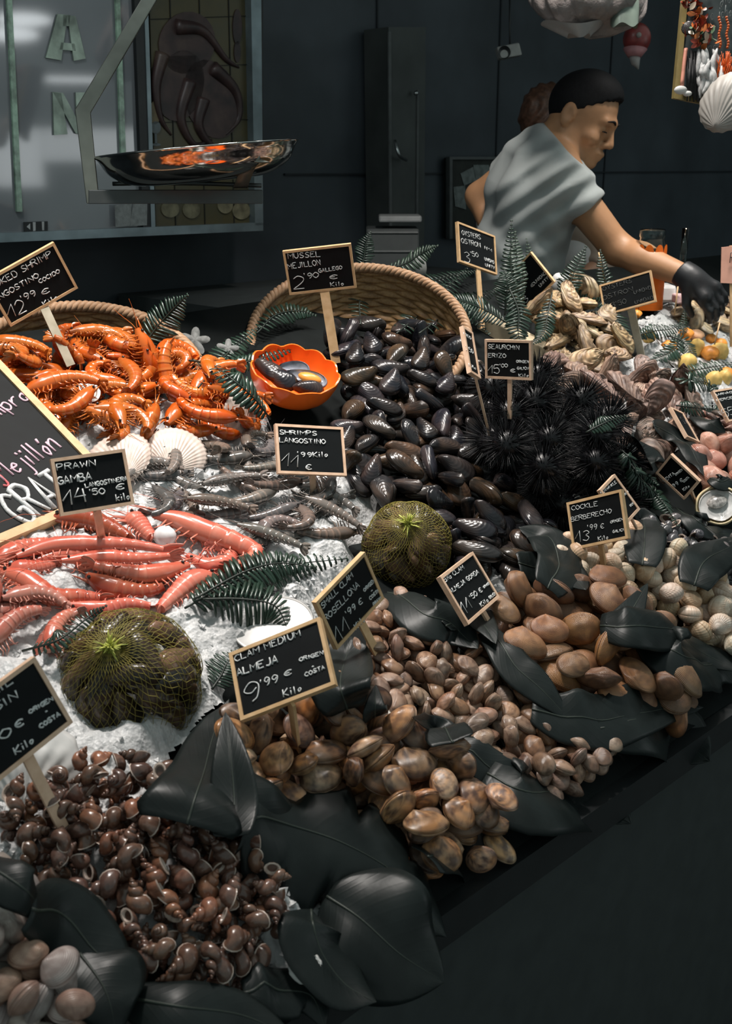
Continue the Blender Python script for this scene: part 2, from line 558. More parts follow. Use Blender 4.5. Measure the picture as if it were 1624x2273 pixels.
def shell_mat(name, base, band, pale, rings=26, ring_str=0.5, blotch=0.5, ribs=0, rough=0.38, spec=0.5, bump=0.35, zig=0.0, bscale=60, rays=9.0, ray=0.5):
    """banded shell: growth lines run with the second uv, ribs with the first; each shell's own tint multiplies"""
    b = NB(name)
    oi = b.t.nodes.new('ShaderNodeObjectInfo')
    uvn = b.t.nodes.new('ShaderNodeSeparateXYZ'); b.l(b.coord('UV'), uvn.inputs[0])
    mp = b.t.nodes.new('ShaderNodeVectorMath'); mp.operation = 'ADD'
    sc = b.t.nodes.new('ShaderNodeVectorMath'); sc.operation = 'SCALE'; sc.inputs[3].default_value = 7.0
    comb = b.t.nodes.new('ShaderNodeCombineXYZ')
    for i in range(3): b.l(oi.outputs['Random'], comb.inputs[i])
    b.l(comb.outputs[0], sc.inputs[0]); b.l(b.coord('Object'), mp.inputs[0]); b.l(sc.outputs[0], mp.inputs[1])
    n = b.noise(bscale, 3, vec=mp.outputs[0])
    n2 = b.noise(bscale * 0.45, 2, vec=mp.outputs[0])
    ph = b.math('ADD', b.math('MULTIPLY', uvn.outputs[1], rings * 6.283), b.math('MULTIPLY', n, 2.2))
    if zig: ph = b.math('ADD', ph, b.math('MULTIPLY', b.math('SINE', b.math('MULTIPLY', uvn.outputs[0], 6.283 * 14)), zig))
    w = b.math('MULTIPLY', b.math('ADD', b.math('SINE', ph), 1), 0.5)
    broad = b.math('MULTIPLY', b.math('ADD', b.math('SINE', b.math('ADD', b.math('MULTIPLY', uvn.outputs[1], 17), b.math('MULTIPLY', n2, 9))), 1), 0.5)
    # rays and blotches spreading from the beak
    rc = b.t.nodes.new('ShaderNodeCombineXYZ')
    b.l(b.math('MULTIPLY', uvn.outputs[0], rays), rc.inputs[0]); b.l(b.math('MULTIPLY', uvn.outputs[1], 2.6), rc.inputs[1]); b.l(b.math('MULTIPLY', oi.outputs['Random'], 40), rc.inputs[2])
    ray_n = b.noise(1.0, 2, vec=rc.outputs[0])
    ray_m = b.math('MULTIPLY', b.math('MINIMUM', b.math('MAXIMUM', b.math('MULTIPLY', b.math('SUBTRACT', ray_n, 0.44), 4.5), 0.0), 1.0), ray)
    c = b.mix(b.math('MULTIPLY', broad, blotch), base, band)
    c = b.mix(b.math('MULTIPLY', b.math('POWER', b.math('MAXIMUM', b.math('SUBTRACT', n2, 0.42), 0.0), 0.7), 1.1), c, pale)
    c = b.mix(ray_m, c, band)
    c = b.mix(b.math('MULTIPLY', b.math('POWER', w, 2.0), ring_str), c, b.mix(0.75, c, band))
    c = b.mix(1.0, c, oi.outputs['Color'], 'MULTIPLY')
    b.col(c); b.set(rough, spec)
    h = w
    if ribs:
        h = b.math('ADD', b.math('MULTIPLY', b.math('SINE', b.math('MULTIPLY', uvn.outputs[0], 6.283 * ribs)), 0.35), w)
    b.bump(h, bump, 0.0012)
    return b.mat

m_clam_s = shell_mat('striped_clam', (0.295, 0.178, 0.115), (0.10, 0.056, 0.040), (0.56, 0.44, 0.35), 24, 0.7, 0.4, zig=0.8, ray=0.75, bump=0.30, rough=0.30)
m_clam_m = shell_mat('banded_clam', (0.38, 0.19, 0.080), (0.062, 0.034, 0.026), (0.60, 0.45, 0.33), 36, 0.55, 0.6, rough=0.28, bump=0.30, ray=0.92, rays=8.0)
m_clam_l = shell_mat('ribbed_brown_clam', (0.27, 0.138, 0.066), (0.095, 0.048, 0.030), (0.42, 0.27, 0.16), 36, 0.7, 0.5, ribs=90, rough=0.34, bump=0.35, ray=0.55)
m_cockle = shell_mat('cockle_shell', (0.60, 0.475, 0.35), (0.42, 0.285, 0.19), (0.80, 0.74, 0.66), 6, 0.3, 0.6, ribs=24, bump=0.25, rough=0.45)
m_greyclam = shell_mat('grey_clam', (0.30, 0.265, 0.25), (0.16, 0.12, 0.11), (0.5, 0.45, 0.42), 18, 0.4, 0.5)
m_pinkclam = shell_mat('pink_clam', (0.56, 0.28, 0.20), (0.38, 0.15, 0.10), (0.72, 0.52, 0.45), 22, 0.5, 0.5, rough=0.3)
m_mussel = shell_mat('mussel_shell', (0.019, 0.019, 0.022), (0.008, 0.009, 0.011), (0.115, 0.078, 0.056), 9, 0.4, 0.5, rough=0.22, spec=0.38, bump=0.16, bscale=42, ray=0.3)
m_oyster = shell_mat('oyster_shell', (0.36, 0.25, 0.19), (0.085, 0.055, 0.045), (0.62, 0.53, 0.46), 8, 0.75, 0.7, rough=0.5, bump=0.9, bscale=90)
m_inner = plain('pearly_inside', (0.62, 0.61, 0.60), 0.25, 0.6, var=0.15, scale=60)

def clam_set(name, mat, n, seed, **kw):
    out = []
    for i in range(n):
        k = dict(kw); r = random.Random(seed + i)
        k['L'] *= r.uniform(0.93, 1.07); k['H'] *= r.uniform(0.93, 1.07); k['T'] *= r.uniform(0.92, 1.08)
        k['umbo'] = (kw.get('umbo', (-0.14, 0.4))[0] * r.uniform(0.7, 1.3), kw.get('umbo', (-0.14, 0.4))[1])
        k['seed'] = seed + i
        up = valve_mesh(name, mat, top=True, **k); dn = valve_mesh(name, mat, top=False, **k)
        out.append([('valve', up), ('valve', dn)])
    return out
P_SMALL = clam_set('small_clam', m_clam_s, 4, 100, L=0.039, H=0.029, T=0.0175, nr=9, na=28, umbo=(-0.16, 0.42))
P_MED = clam_set('medium_clam', m_clam_m, 4, 120, L=0.058, H=0.044, T=0.027, nr=12, na=36, umbo=(-0.16, 0.42), ridge=(8, 0.03))
P_BIG = clam_set('big_clam', m_clam_l, 4, 140, L=0.069, H=0.053, T=0.033, nr=14, na=44, umbo=(-0.17, 0.42), ridge=(12, 0.035))
P_COCK = clam_set('cockle', m_cockle, 3, 160, L=0.044, H=0.039, T=0.034, nr=10, na=72, umbo=(-0.05, 0.44), rib=(24, 0.035), puff=0.6)
P_GREY = clam_set('grey_clam', m_greyclam, 3, 180, L=0.047, H=0.038, T=0.028, nr=10, na=36, umbo=(-0.12, 0.42))
P_PINK = clam_set('pink_clam', m_pinkclam, 3, 190, L=0.075, H=0.052, T=0.042, nr=12, na=40, umbo=(-0.08, 0.42))
P_MUS = clam_set('mussel', m_mussel, 4, 200, L=0.082, H=0.040, T=0.030, nr=11, na=36, umbo=(-0.47, 0.05), taper=0.42, bend=-0.30, puff=0.62)
P_OYS = clam_set('oyster', m_oyster, 6, 220, L=0.108, H=0.062, T=0.034, nr=16, na=56, umbo=(-0.46, 0.05), taper=0.34, rough=0.10, ridge=(6, 0.5), bend=0.15)

def snail_proto(seed, L=0.031, whorls=4.4, grow=1.75, slender=1.0):
    r = random.Random(seed)
    seg = 12; n = 66
    g = Geo()
    P = []
    k = math.log(grow) / (2 * PI)
    T = whorls * 2 * PI
    for i in range(n):
        th = T * i / (n - 1)
        s = math.exp(k * (th - T))
        R = 0.44 * s; h = 2.15 * slender * (1 - s) ; rho = 0.50 * s
        row = []
        d = Vector((math.cos(th), math.sin(th), 0))
        c = d * R + Vector((0, 0, h))
        for q in range(seg):
            a = 2 * PI * q / seg
            off = d * math.cos(a) * rho + Vector((0, 0, 1.35 * math.sin(a) * rho))
            row.append(c + off)
        P.append(row)
    uv = [(q / seg, i / (n - 1)) for i in range(n) for q in range(seg)]
    cend = sum(P[-1], Vector()) / seg
    tdir = Vector((-math.sin(T), math.cos(T), 0))
    g.grid(P, uv, 0, True)
    lip = [cend + (p - cend) * 1.06 + tdir * 0.06 for p in P[-1]]
    inn = [cend + (p - cend) * 0.80 + tdir * 0.07 for p in P[-1]]
    deep = [cend + (p - cend) * 0.62 - tdir * 0.12 for p in P[-1]]
    g.grid([P[-1], lip], None, 1, True); g.grid([lip, inn], None, 1, True); g.grid([inn, deep], None, 1, True)
    b = len(g.v); g.add(deep, [tuple(range(seg))], None, 2)
    V = np.array(g.v); lo, hi = V.min(0), V.max(0)
    V = (V - (lo + hi) / 2) * (L / (hi - lo)[2])
    # lay the axis along x
    V = V[:, [2, 0, 1]]
    g.v = V.tolist()
    ext = (V.max(0) - V.min(0)) / 2
    return g, ext
def snail_mat(name, a, bnd, pale):
    b = NB(name)
    oi = b.t.nodes.new('ShaderNodeObjectInfo')
    n = b.noise(150, 3)
    uvn = b.t.nodes.new('ShaderNodeSeparateXYZ'); b.l(b.coord('UV'), uvn.inputs[0])
    w = b.math('MULTIPLY', b.math('ADD', b.math('SINE', b.math('ADD', b.math('MULTIPLY', uvn.outputs[0], 25), b.math('MULTIPLY', n, 4))), 1), 0.5)
    c = b.mix(b.math('MULTIPLY', w, 0.5), a, bnd)
    c = b.mix(b.math('MULTIPLY', b.math('POWER', n, 3.0), 0.9), c, pale)
    c = b.mix(1.0, c, oi.outputs['Color'], 'MULTIPLY')
    b.col(c); b.set(0.24, 0.6); b.bump(n, 0.25, 0.001)
    return b.mat
m_snail = snail_mat('sea_snail_shell', (0.125, 0.068, 0.050), (0.050, 0.030, 0.027), (0.40, 0.24, 0.16))
m_peri = snail_mat('periwinkle_shell', (0.095, 0.090, 0.096), (0.045, 0.043, 0.047), (0.21, 0.18, 0.165))
m_lip = plain('pale_lip', (0.50, 0.40, 0.34), 0.25, 0.6, var=0.35, scale=120)
m_hole = plain('dark_aperture', (0.10, 0.055, 0.04), 0.3, 0.5)
SNAILS = []
for i in range(4):
    g, e = snail_proto(i, 0.034 + 0.002 * i, 4.4, 1.72 + 0.06 * i, 0.85 + 0.10 * i)
    SNAILS.append((g.mesh('sea_snail', [m_snail, m_lip, m_hole]), e))
PERIS = []
for i in range(2):
    g, e = snail_proto(i, 0.030, 3.4, 2.0, 0.45)
    PERIS.append((g.mesh('periwinkle', [m_peri, m_lip, m_hole]), e))

# ------------------------------------------------------------------ prawns
def prawn_mat(name, back, belly, band, rough=0.22, alpha=None, bumpy=0.2):
    b = NB(name)
    oi = b.t.nodes.new('ShaderNodeObjectInfo')
    uvn = b.t.nodes.new('ShaderNodeSeparateXYZ'); b.l(b.coord('UV'), uvn.inputs[0])
    n = b.noise(90, 3)
    side = b.math('MULTIPLY', b.math('ADD', b.math('COSINE', b.math('MULTIPLY', uvn.outputs[0], 6.283)), 1), 0.5)
    c = b.mix(side, belly, back)
    st = b.math('POWER', b.math('MULTIPLY', b.math('ADD', b.math('SINE', b.math('MULTIPLY', uvn.outputs[1], 6.283)), 1), 0.5), 4.0)
    c = b.mix(b.math('MULTIPLY', st, 0.6), c, band)
    c = b.mix(b.math('MULTIPLY', b.math('MAXIMUM', b.math('SUBTRACT', n, 0.5), 0.0), 2.0), c, band)
    c = b.mix(1.0, c, oi.outputs['Color'], 'MULTIPLY')
    b.col(c); b.set(rough, 0.6); b.bump(n, bumpy, 0.001)
    return b.mat
m_cook = prawn_mat('cooked_prawn', (0.46, 0.070, 0.005), (0.48, 0.112, 0.016), (0.50, 0.155, 0.034))
m_redp = prawn_mat('red_prawn', (0.52, 0.085, 0.055), (0.58, 0.19, 0.13), (0.62, 0.24, 0.18))
m_grey = prawn_mat('raw_shrimp', (0.060, 0.058, 0.056), (0.145, 0.135, 0.125), (0.19, 0.155, 0.135), 0.15)
m_eye = plain('eye_black', (0.012, 0.010, 0.010), 0.12, 0.7)
def prawn(L, thick, curl, mat, legs=True, ant=0.0, seed=0, head_straight=0.35, tall=1.12, spine=None, back=1, N=46):
    """lies on its side in the local xy plane, head towards -x, back on the outside of the curl"""
    r = random.Random(seed)
    ds = L / N
    YN = lambda d: Vector((-d.y * back, d.x * back, 0)).normalized()
    pts = []; tang = []
    p = Vector((0, 0, 0))
    for i in range(N + 1):
        s = i / N
        k = max(0.0, (s - head_straight) / (1 - head_straight))
        phi = -curl * (k ** 1.15)
        d = Vector((math.cos(phi), math.sin(phi), 0))
        pts.append(p.copy()); tang.append(d)
        p = p + d * ds
    if spine is not None:
        pts = spline(spine, N + 1)
        tang = [(pts[min(i + 1, N)] - pts[max(i - 1, 0)]).normalized() for i in range(N + 1)]
    else:
        c = sum(pts, Vector()) / len(pts)
        pts = [q - c for q in pts]
    def rad(s):
        if s < 0.10: return thick * (0.16 + 3.6 * s)
        if s < 0.38: return thick * (0.52 + 0.48 * math.sin(min(1, (s - 0.10) / 0.2) * PI / 2))
        return thick * (1.0 - 0.62 * ((s - 0.38) / 0.62) ** 1.25)
    seg = 14
    def body(i0, i1, segs):
        rows = []; uvs = []
        sub = 3
        for j in range((i1 - i0) * sub + 1):
            x = i0 + j / sub
            a = int(min(x, N - 1)); f = x - a
            q = pts[a].lerp(pts[min(a + 1, N)], f); d = tang[a].lerp(tang[min(a + 1, N)], f).normalized()
            nrm = YN(d)       # towards the back
            s = x / N
            R = rad(s)
            ph = 0
            if segs:
                ph = (s - 0.38) / (0.90 - 0.38) * 6
                R *= 1.05 - 0.10 * (ph % 1.0)
            row = []
            for k in range(seg):
                al = 2 * PI * k / seg
                ca, sa = math.cos(al), math.sin(al)
                h = R * tall * (1.0 if ca > 0 else 0.85)
                row.append(q + nrm * ca * h + Vector((0, 0, 1)) * sa * R * 0.86)
                uvs.append((k / seg, ph if segs else 0.5 + 0.1 * s))
            rows.append(row)
        g = Geo(); g.grid(rows, uvs, 0, True)
        for row, rev in ((rows[0], True), (rows[-1], False)):
            g.add(row, [tuple(reversed(range(seg))) if rev else tuple(range(seg))], [(0.5, 0.5)] * seg)
        return g
    iC, iT = int(0.38 * N), int(0.90 * N)
    parts = []
    g = body(2, iC + 1, False)
    # rostrum
    h0 = pts[4]; d0 = -tang[0]; up = YN(tang[0])
    g.tube([h0 + up * thick * 0.55 - d0 * L * 0.06, h0 + up * thick * 0.62 + d0 * L * 0.07, h0 + up * thick * 0.72 + d0 * L * 0.17], [thick * 0.2, thick * 0.11, 0.0004], 6)
    parts.append(('carapace', g.mesh('carapace', mat)))
    parts.append(('abdomen', body(iC, iT + 1, True).mesh('abdomen', mat)))
    # tail fan
    g = Geo()
    b0 = pts[iT]; d = tang[iT]; nrm = YN(d); zz = Vector((0, 0, 1))
    for k in range(5):
        an = (k - 2) * 0.30
        dd = (d * math.cos(an) + (zz * 0.75 + nrm * 0.35) * math.sin(an)).normalized()
        sd = (zz * 0.8 + nrm * 0.4).normalized().cross(dd).cross(dd).normalized()
        ln = L * (0.15 if k != 2 else 0.12)
        rows = []
        for i in range(6):
            t = i / 5
            w = thick * 0.42 * math.sin(PI * min(0.97, 0.15 + 0.72 * t))
            th = thick * 0.07 * (1 - 0.7 * t)
            cc = b0 + dd * ln * t + nrm * (-thick * 0.3 * t * t)
            up2 = dd.cross(sd)
            rows.append([cc + sd * w, cc + up2 * th, cc - sd * w, cc - up2 * th])
        g.grid(rows, [(0.2, 0.2)] * 24, 0, True)
        g.add(rows[-1], [(0, 1, 2, 3)])
    parts.append(('tail_fan', g.mesh('tail_fan', mat)))
    if legs:
        g = Geo()
        for k in range(5):
            i = int((0.15 + 0.045 * k) * N)
            for sgn in (-1, 1):
                q = pts[i]; d = tang[i]; dn = -YN(d)
                R = rad(i / N)
                a = q + dn * R * 0.8 + zz * sgn * R * 0.35
                k1 = a + dn * thick * 0.9 - d * thick * r.uniform(0.1, 0.6) + zz * sgn * thick * 0.3
                k2 = k1 + dn * thick * r.uniform(0.2, 0.5) + d * thick * r.uniform(-0.9, 0.6)
                g.tube([a, k1, k2], [thick * 0.10, thick * 0.075, thick * 0.03], 5)
        for k in range(5):
            s = 0.42 + 0.085 * k
            i = int(s * N)
            q = pts[i]; d = tang[i]; dn = -YN(d); R = rad(s)
            for sgn in (-1, 1):
                a = q + dn * R * 0.75 + zz * sgn * R * 0.3
                g.tube([a, a + dn * thick * 0.35 + d * thick * 0.15, a + dn * thick * 0.55 + d * thick * 0.5], [thick * 0.13, thick * 0.11, thick * 0.04], 5, flat=0.5)
        parts.append(('leg_fringe', g.mesh('leg_fringe', mat)))
    for sgn in (-1, 1):
        g = Geo().ball(pts[4] + up * thick * 0.32 + zz * sgn * thick * 0.42, thick * 0.19, 8, 6)
        parts.append(('eye', g.mesh('eye', m_eye)))
    if ant:
        for sgn in (-1, 1):
            q = h0 + d0 * L * 0.04 + zz * sgn * thick * 0.15
            P = [q]
            dr = (d0 + zz * sgn * 0.1 + up * r.uniform(-0.2, 0.5)).normalized()
            for k in range(9):
                dr = (dr + up * r.uniform(-0.28, 0.22) + zz * r.uniform(-0.08, 0.10)).normalized()
                P.append(P[-1] + dr * ant / 9)
            g = Geo().tube(spline(P, 22), [0.0007 * (1 - 0.6 * i / 21) for i in range(22)], 4)
            parts.append(('antenna', g.mesh('antenna', mat)))
    xs = [q.x for q in pts]; ys = [q.y for q in pts]
    ext = ((max(xs) - min(xs)) / 2 + thick * 0.5, (max(ys) - min(ys)) / 2 + thick * 0.9, thick * 0.88)
    return parts, ext
COOKED = [prawn(0.135, 0.0140, c, m_cook, seed=i, ant=0.05 if i % 2 else 0) for i, c in enumerate((2.5, 3.2, 3.8, 2.0, 1.3))]
GREYS = [prawn(0.118, 0.0105, c, m_grey, seed=20 + i, ant=0.06) for i, c in enumerate((0.8, 1.6, 2.4, 0.4))]
# ================================================================== heaps
def rot_align(n, yaw, tilt=0.0, tdir=0.0):
    """rotation (stall frame) putting local z on n, spun by yaw, then tipped"""
    z = Vector((0, 0, 1))
    q = z.rotation_difference(Vector(n))
    R = q.to_matrix() @ Matrix.Rotation(yaw, 3, 'Z')
    if tilt:
        ax = Vector((math.cos(tdir), math.sin(tdir), 0))
        R = R @ Matrix.Rotation(tilt, 3, ax)
    return R
R45 = Matrix.Rotation(math.radians(45), 3, 'Z')
def settle(cands, ext, sink=0.88, reach=None):
    """rest an ellipsoid on what is already there: the lowest of the candidate poses wins, and the surface rises with it"""
    best = None
    for (u, v, R) in cands:
        A = np.array(R) @ np.diag([1 / (e * e) for e in ext]) @ np.array(R).T
        w = math.sqrt(max((np.array(R) @ np.diag([e * e for e in ext]) @ np.array(R).T)[0, 0], 1e-9))
        w2 = math.sqrt(max((np.array(R) @ np.diag([e * e for e in ext]) @ np.array(R).T)[1, 1], 1e-9))
        i0, i1 = int((u - w - U0) / RES), int((u + w - U0) / RES) + 2
        j0, j1 = int((v - w2 - V0) / RES), int((v + w2 - V0) / RES) + 2
        if i0 < 0 or j0 < 0 or i1 > NU or j1 > NV: continue
        du = (U0 + np.arange(i0, i1) * RES - u)[:, None]; dv = (V0 + np.arange(j0, j1) * RES - v)[None, :]
        B = A[0, 2] * du + A[1, 2] * dv
        C = A[0, 0] * du * du + 2 * A[0, 1] * du * dv + A[1, 1] * dv * dv - 1
        D = B * B - A[2, 2] * C
        ok = D > 0
        if not ok.any(): continue
        sq = np.sqrt(np.where(ok, D, 0))
        lo = (-B - sq) / A[2, 2]; hi = (-B + sq) / A[2, 2]
        h = HM[i0:i1, j0:j1]
        zc = np.max(np.where(ok, h - lo * sink, -9))
        score = zc - hval(HM0, u, v)
        if best is None or score < best[0]:
            best = (score, u, v, R, zc, i0, i1, j0, j1, ok, hi)
    if best is None or (reach is not None and best[0] > reach): return None
    s, u, v, R, zc, i0, i1, j0, j1, ok, hi = best
    HM[i0:i1, j0:j1] = np.maximum(HM[i0:i1, j0:j1], np.where(ok, zc + hi * sink, -9))
    M = (R45 @ R).to_4x4(); M.translation = W(u, v, zc)
    return M
def rand_in(poly):
    us = [p[0] for p in poly]; vs = [p[1] for p in poly]
    for _ in range(200):
        u = random.uniform(min(us), max(us)); v = random.uniform(min(vs), max(vs))
        if inside(poly, np.array([u]), np.array([v]))[0]: return u, v
    return u, v
def poly_area(p):
    return abs(sum(p[i][0] * p[(i + 1) % len(p)][1] - p[(i + 1) % len(p)][0] * p[i][1] for i in range(len(p)))) / 2
def tint(pal, var=0.12):
    c = random.choice(pal)
    k = random.uniform(1 - var, 1 + var)
    return tuple(max(0.02, x * k * random.uniform(0.96, 1.04)) for x in c)
def place_parts(name, parts, M, label, cat, group, color):
    if len(parts) == 1:
        o = put(name, parts[0][1], None, M, color)
        return tag(o, label, cat, group)
    t = thing(name, label, cat, group, M)
    for pn, me in parts:
        put(pn, me, t, None, color)
    return t
def heap(name, protos, ext, px_poly, n, label, cat, group, pal, tilt=0.5, edge=0.15, K=14, sink=0.66, yaw=None, scale=(0.80, 1.02), maxh=None, var=0.12, layers=2.2, avoid=()):
    ez = (ext or protos[0][1])[2]
    if maxh is None: maxh = ez * 2 * layers
    poly = poly_uv(px_poly, None, maxh * 0.55)
    miss = 0; count = 0
    av = [poly_uv(p) for p in avoid]
    for q in range(n):
        pr = protos[random.randrange(len(protos))]
        if isinstance(pr, tuple): parts, e = pr
        else: parts, e = pr, ext
        if not isinstance(parts, list): parts = [(name, parts)]
        s = random.uniform(*scale)
        es = [x * s for x in e]
        cs = []
        for k in range(K):
            u, v = rand_in(poly)
            if any(inside(p, np.array([u]), np.array([v]))[0] for p in av): continue
            t = random.gauss(0, tilt)
            if random.random() < edge: t = random.choice((-1, 1)) * random.uniform(1.0, 1.6)
            y = random.uniform(0, 2 * PI) if yaw is None else random.gauss(*yaw)
            cs.append((u, v, rot_align(normal_uv(u, v), y, t, random.uniform(0, 2 * PI))))
        M = settle(cs, es, sink, maxh)
        if M is None:
            miss += 1
            if miss > 45: break
            continue
        M = M @ Matrix.Scale(s, 4); count += 1
        place_parts(name, parts, M, label, cat, group, tint(pal, var))
    print('HEAP', group, count, n)

half = lambda L, H, T: (L / 2, H / 2, T / 2)
SMALL_PX = [(800, 1440), (850, 1345), (905, 1335), (1000, 1400), (1090, 1445), (1225, 1560), (1290, 1590), (1385, 1640), (1335, 1700), (1215, 1748), (1150, 1735), (1000, 1620), (965, 1585), (880, 1592), (800, 1535), (785, 1480)]
heap('small_clam', P_SMALL, half(0.038, 0.029, 0.021), SMALL_PX, 275, 'small pinkish brown striped clam in the heap under the small clam sign', 'clam',
     'small striped clams in the middle tray', [(1, 1, 1), (1.25, 1.2, 1.15), (0.7, 0.68, 0.68), (1.05, 0.9, 0.75), (0.9, 0.85, 0.85)], 0.5, 0.35, sink=0.62)
MED_PX = [(515, 1650), (560, 1600), (640, 1555), (720, 1530), (790, 1590), (835, 1570), (900, 1645), (960, 1705), (1040, 1720), (1095, 1785), (1120, 1830), (1000, 1890), (965, 1925), (900, 1850), (840, 1790), (740, 1760), (560, 1765), (518, 1710)]
heap('medium_clam', P_MED, half(0.053, 0.043, 0.032), MED_PX, 112, 'medium brown clam with dark bands in the heap under the clam medium sign', 'clam',
     'banded clams in the front tray', [(1, 1, 1), (1.3, 1.15, 0.95), (0.5, 0.48, 0.50), (1.2, 0.9, 0.6), (1.6, 1.65, 1.7), (0.75, 0.7, 0.68)], 0.5, 0.4, var=0.2, layers=2.7, sink=0.6)
BIG_PX = [(1095, 1370), (1130, 1305), (1200, 1335), (1290, 1325), (1345, 1330), (1420, 1370), (1490, 1440), (1550, 1500), (1500, 1565), (1420, 1570), (1330, 1555), (1260, 1535), (1185, 1490), (1110, 1425)]
heap('big_clam', P_BIG, half(0.066, 0.052, 0.039), BIG_PX, 70, 'big reddish brown ribbed clam in the heap beside the big clam sign', 'clam',
     'big brown clams in the right tray', [(1, 1, 1), (1.2, 1.1, 1.0), (0.75, 0.7, 0.7), (1.1, 1.0, 0.7)], 0.5, 0.3, var=0.18, sink=0.62)
COCK_PX = [(1235, 1255), (1290, 1205), (1360, 1195), (1450, 1215), (1500, 1255), (1640, 1330), (1640, 1450), (1580, 1425), (1500, 1365), (1420, 1325), (1380, 1345), (1310, 1335), (1285, 1300), (1240, 1275)]
heap('cockle', P_COCK, half(0.044, 0.039, 0.035), COCK_PX, 135, 'cream ribbed cockle in the heap behind the big brown clams', 'cockle',
     'cream cockles in the right hand tray', [(1, 1, 1), (1.05, 1.1, 1.15), (0.8, 0.72, 0.62), (0.95, 0.85, 0.75)], 0.8, 0.3)
PERI_PX = [(1445, 1165), (1520, 1170), (1560, 1200), (1640, 1225), (1640, 1285), (1545, 1260), (1480, 1255), (1450, 1215)]
heap('periwinkle', PERIS, None, PERI_PX, 105, 'dark grey periwinkle snail in the heap behind the cockles', 'sea snail',
     'dark periwinkles at the right', [(1, 1, 1), (1.3, 1.2, 1.15), (0.7, 0.7, 0.75)], 1.0, 0.3)
SNAIL_PX = [(125, 1735), (270, 1715), (395, 1725), (480, 1790), (560, 1860), (585, 1910), (620, 1970), (640, 2030), (620, 2110), (540, 2175), (460, 2195), (330, 2150), (270, 2060), (160, 2000), (80, 1960), (30, 1890), (10, 1810), (60, 1785)]
heap('sea_snail', SNAILS, None, SNAIL_PX, 285, 'glossy dark brown sea snail in the big heap at the lower left', 'sea snail',
     'brown sea snails at the lower left', [(1, 1, 1), (1.5, 1.15, 0.95), (0.72, 0.7, 0.72), (1.0, 0.9, 0.85), (0.85, 0.8, 0.8)], 0.9, 0.25, scale=(0.88, 1.14), var=0.25, layers=2.8, sink=0.6)
GREY_PX = [(-30, 1960), (60, 1990), (70, 2060), (80, 2150), (150, 2190), (175, 2290), (-30, 2290)]
heap('grey_clam', P_GREY, half(0.047, 0.038, 0.029), GREY_PX, 60, 'grey clam in the shaded heap at the bottom left corner', 'clam',
     'grey clams in the bottom left corner', [(1, 1, 1), (1.3, 1.25, 1.2), (1.1, 0.8, 0.65)], 0.7, 0.4, scale=(0.7, 0.9), layers=3.0, sink=0.6)
PINK_PX = [(1545, 1000), (1570, 975), (1645, 970), (1645, 1085), (1575, 1065)]
heap('pink_clam', P_PINK, half(0.075, 0.052, 0.042), PINK_PX, 16, 'smooth pink clam in the pile at the right edge', 'clam', 'pink clams at the right edge', [(1, 1, 1), (1.15, 1.1, 1.1)], 0.6, 0.25)

# mussels, poured out of the basket
MUS_PX = [(600, 900), (590, 870), (650, 800), (665, 770), (760, 745), (870, 745), (960, 755), (1040, 790), (1065, 850), (1100, 900), (1060, 1000), (1060, 1070), (1130, 1105), (1215, 1160), (1240, 1215), (1130, 1265),
          (1010, 1245), (995, 1165), (890, 1115), (845, 1105), (795, 1065), (770, 1030), (760, 945), (610, 940)]
heap('mussel', P_MUS, half(0.082, 0.042, 0.031), MUS_PX, 290, 'wet black mussel in the big spill from the wicker basket', 'mussel',
     'black mussels in the middle of the stall', [(1, 1, 1), (1.3, 1.2, 1.1), (0.7, 0.7, 0.75), (1.9, 1.45, 1.0), (1.0, 1.0, 1.15)], 0.5, 0.22, sink=0.66, var=0.25, layers=1.9, K=18, avoid=[[(540, 740), (640, 730), (785, 830), (790, 930), (745, 985), (690, 1000), (590, 980), (535, 870)]])

# oysters: a tan pile at the top, brown rows on the ice below
OT_PX = [(1185, 690), (1240, 655), (1305, 655), (1350, 715), (1395, 775), (1400, 800), (1290, 810), (1235, 765)]
heap('oyster', P_OYS, half(0.105, 0.06, 0.034), OT_PX, 42, 'tan oyster in the pile on top behind the sea urchins', 'oyster', 'tan oysters on the top pile',
     [(1.5, 1.45, 1.05), (1.25, 1.2, 0.85), (1.1, 1.05, 0.75)], 0.5, 0.2, sink=0.75)
OR_PX = [(1190, 830), (1250, 790), (1400, 775), (1480, 825), (1560, 885), (1545, 935), (1480, 965), (1455, 1005), (1400, 1010), (1310, 975), (1250, 915)]
heap('oyster', P_OYS, half(0.10, 0.058, 0.034), OR_PX, 40, 'brown and pink oyster standing in the ice in front of the tan pile', 'oyster', 'brown oysters on ice',
     [(1.05, 0.98, 0.98), (1.25, 1.1, 1.05), (0.85, 0.75, 0.72)], 0.45, 0.65, sink=0.75, yaw=(0.6, 0.5), K=14)

# raw grey shrimps lying on the ice
GS_PX = [(320, 1050), (440, 1010), (600, 985), (640, 1060), (775, 1075), (770, 1160), (740, 1205), (650, 1230), (560, 1180), (460, 1150), (330, 1120)]
heap('raw_shrimp', GREYS, None, GS_PX, 62, 'raw grey shrimp lying on the ice under the shrimps sign', 'shrimp', 'raw grey shrimps on the ice', [(1, 1, 1), (1.4, 1.3, 1.25), (0.8, 0.8, 0.85), (1.2, 1.0, 0.9)], 0.25, 0.0, sink=0.42, layers=1.5, scale=(0.85, 1.1))
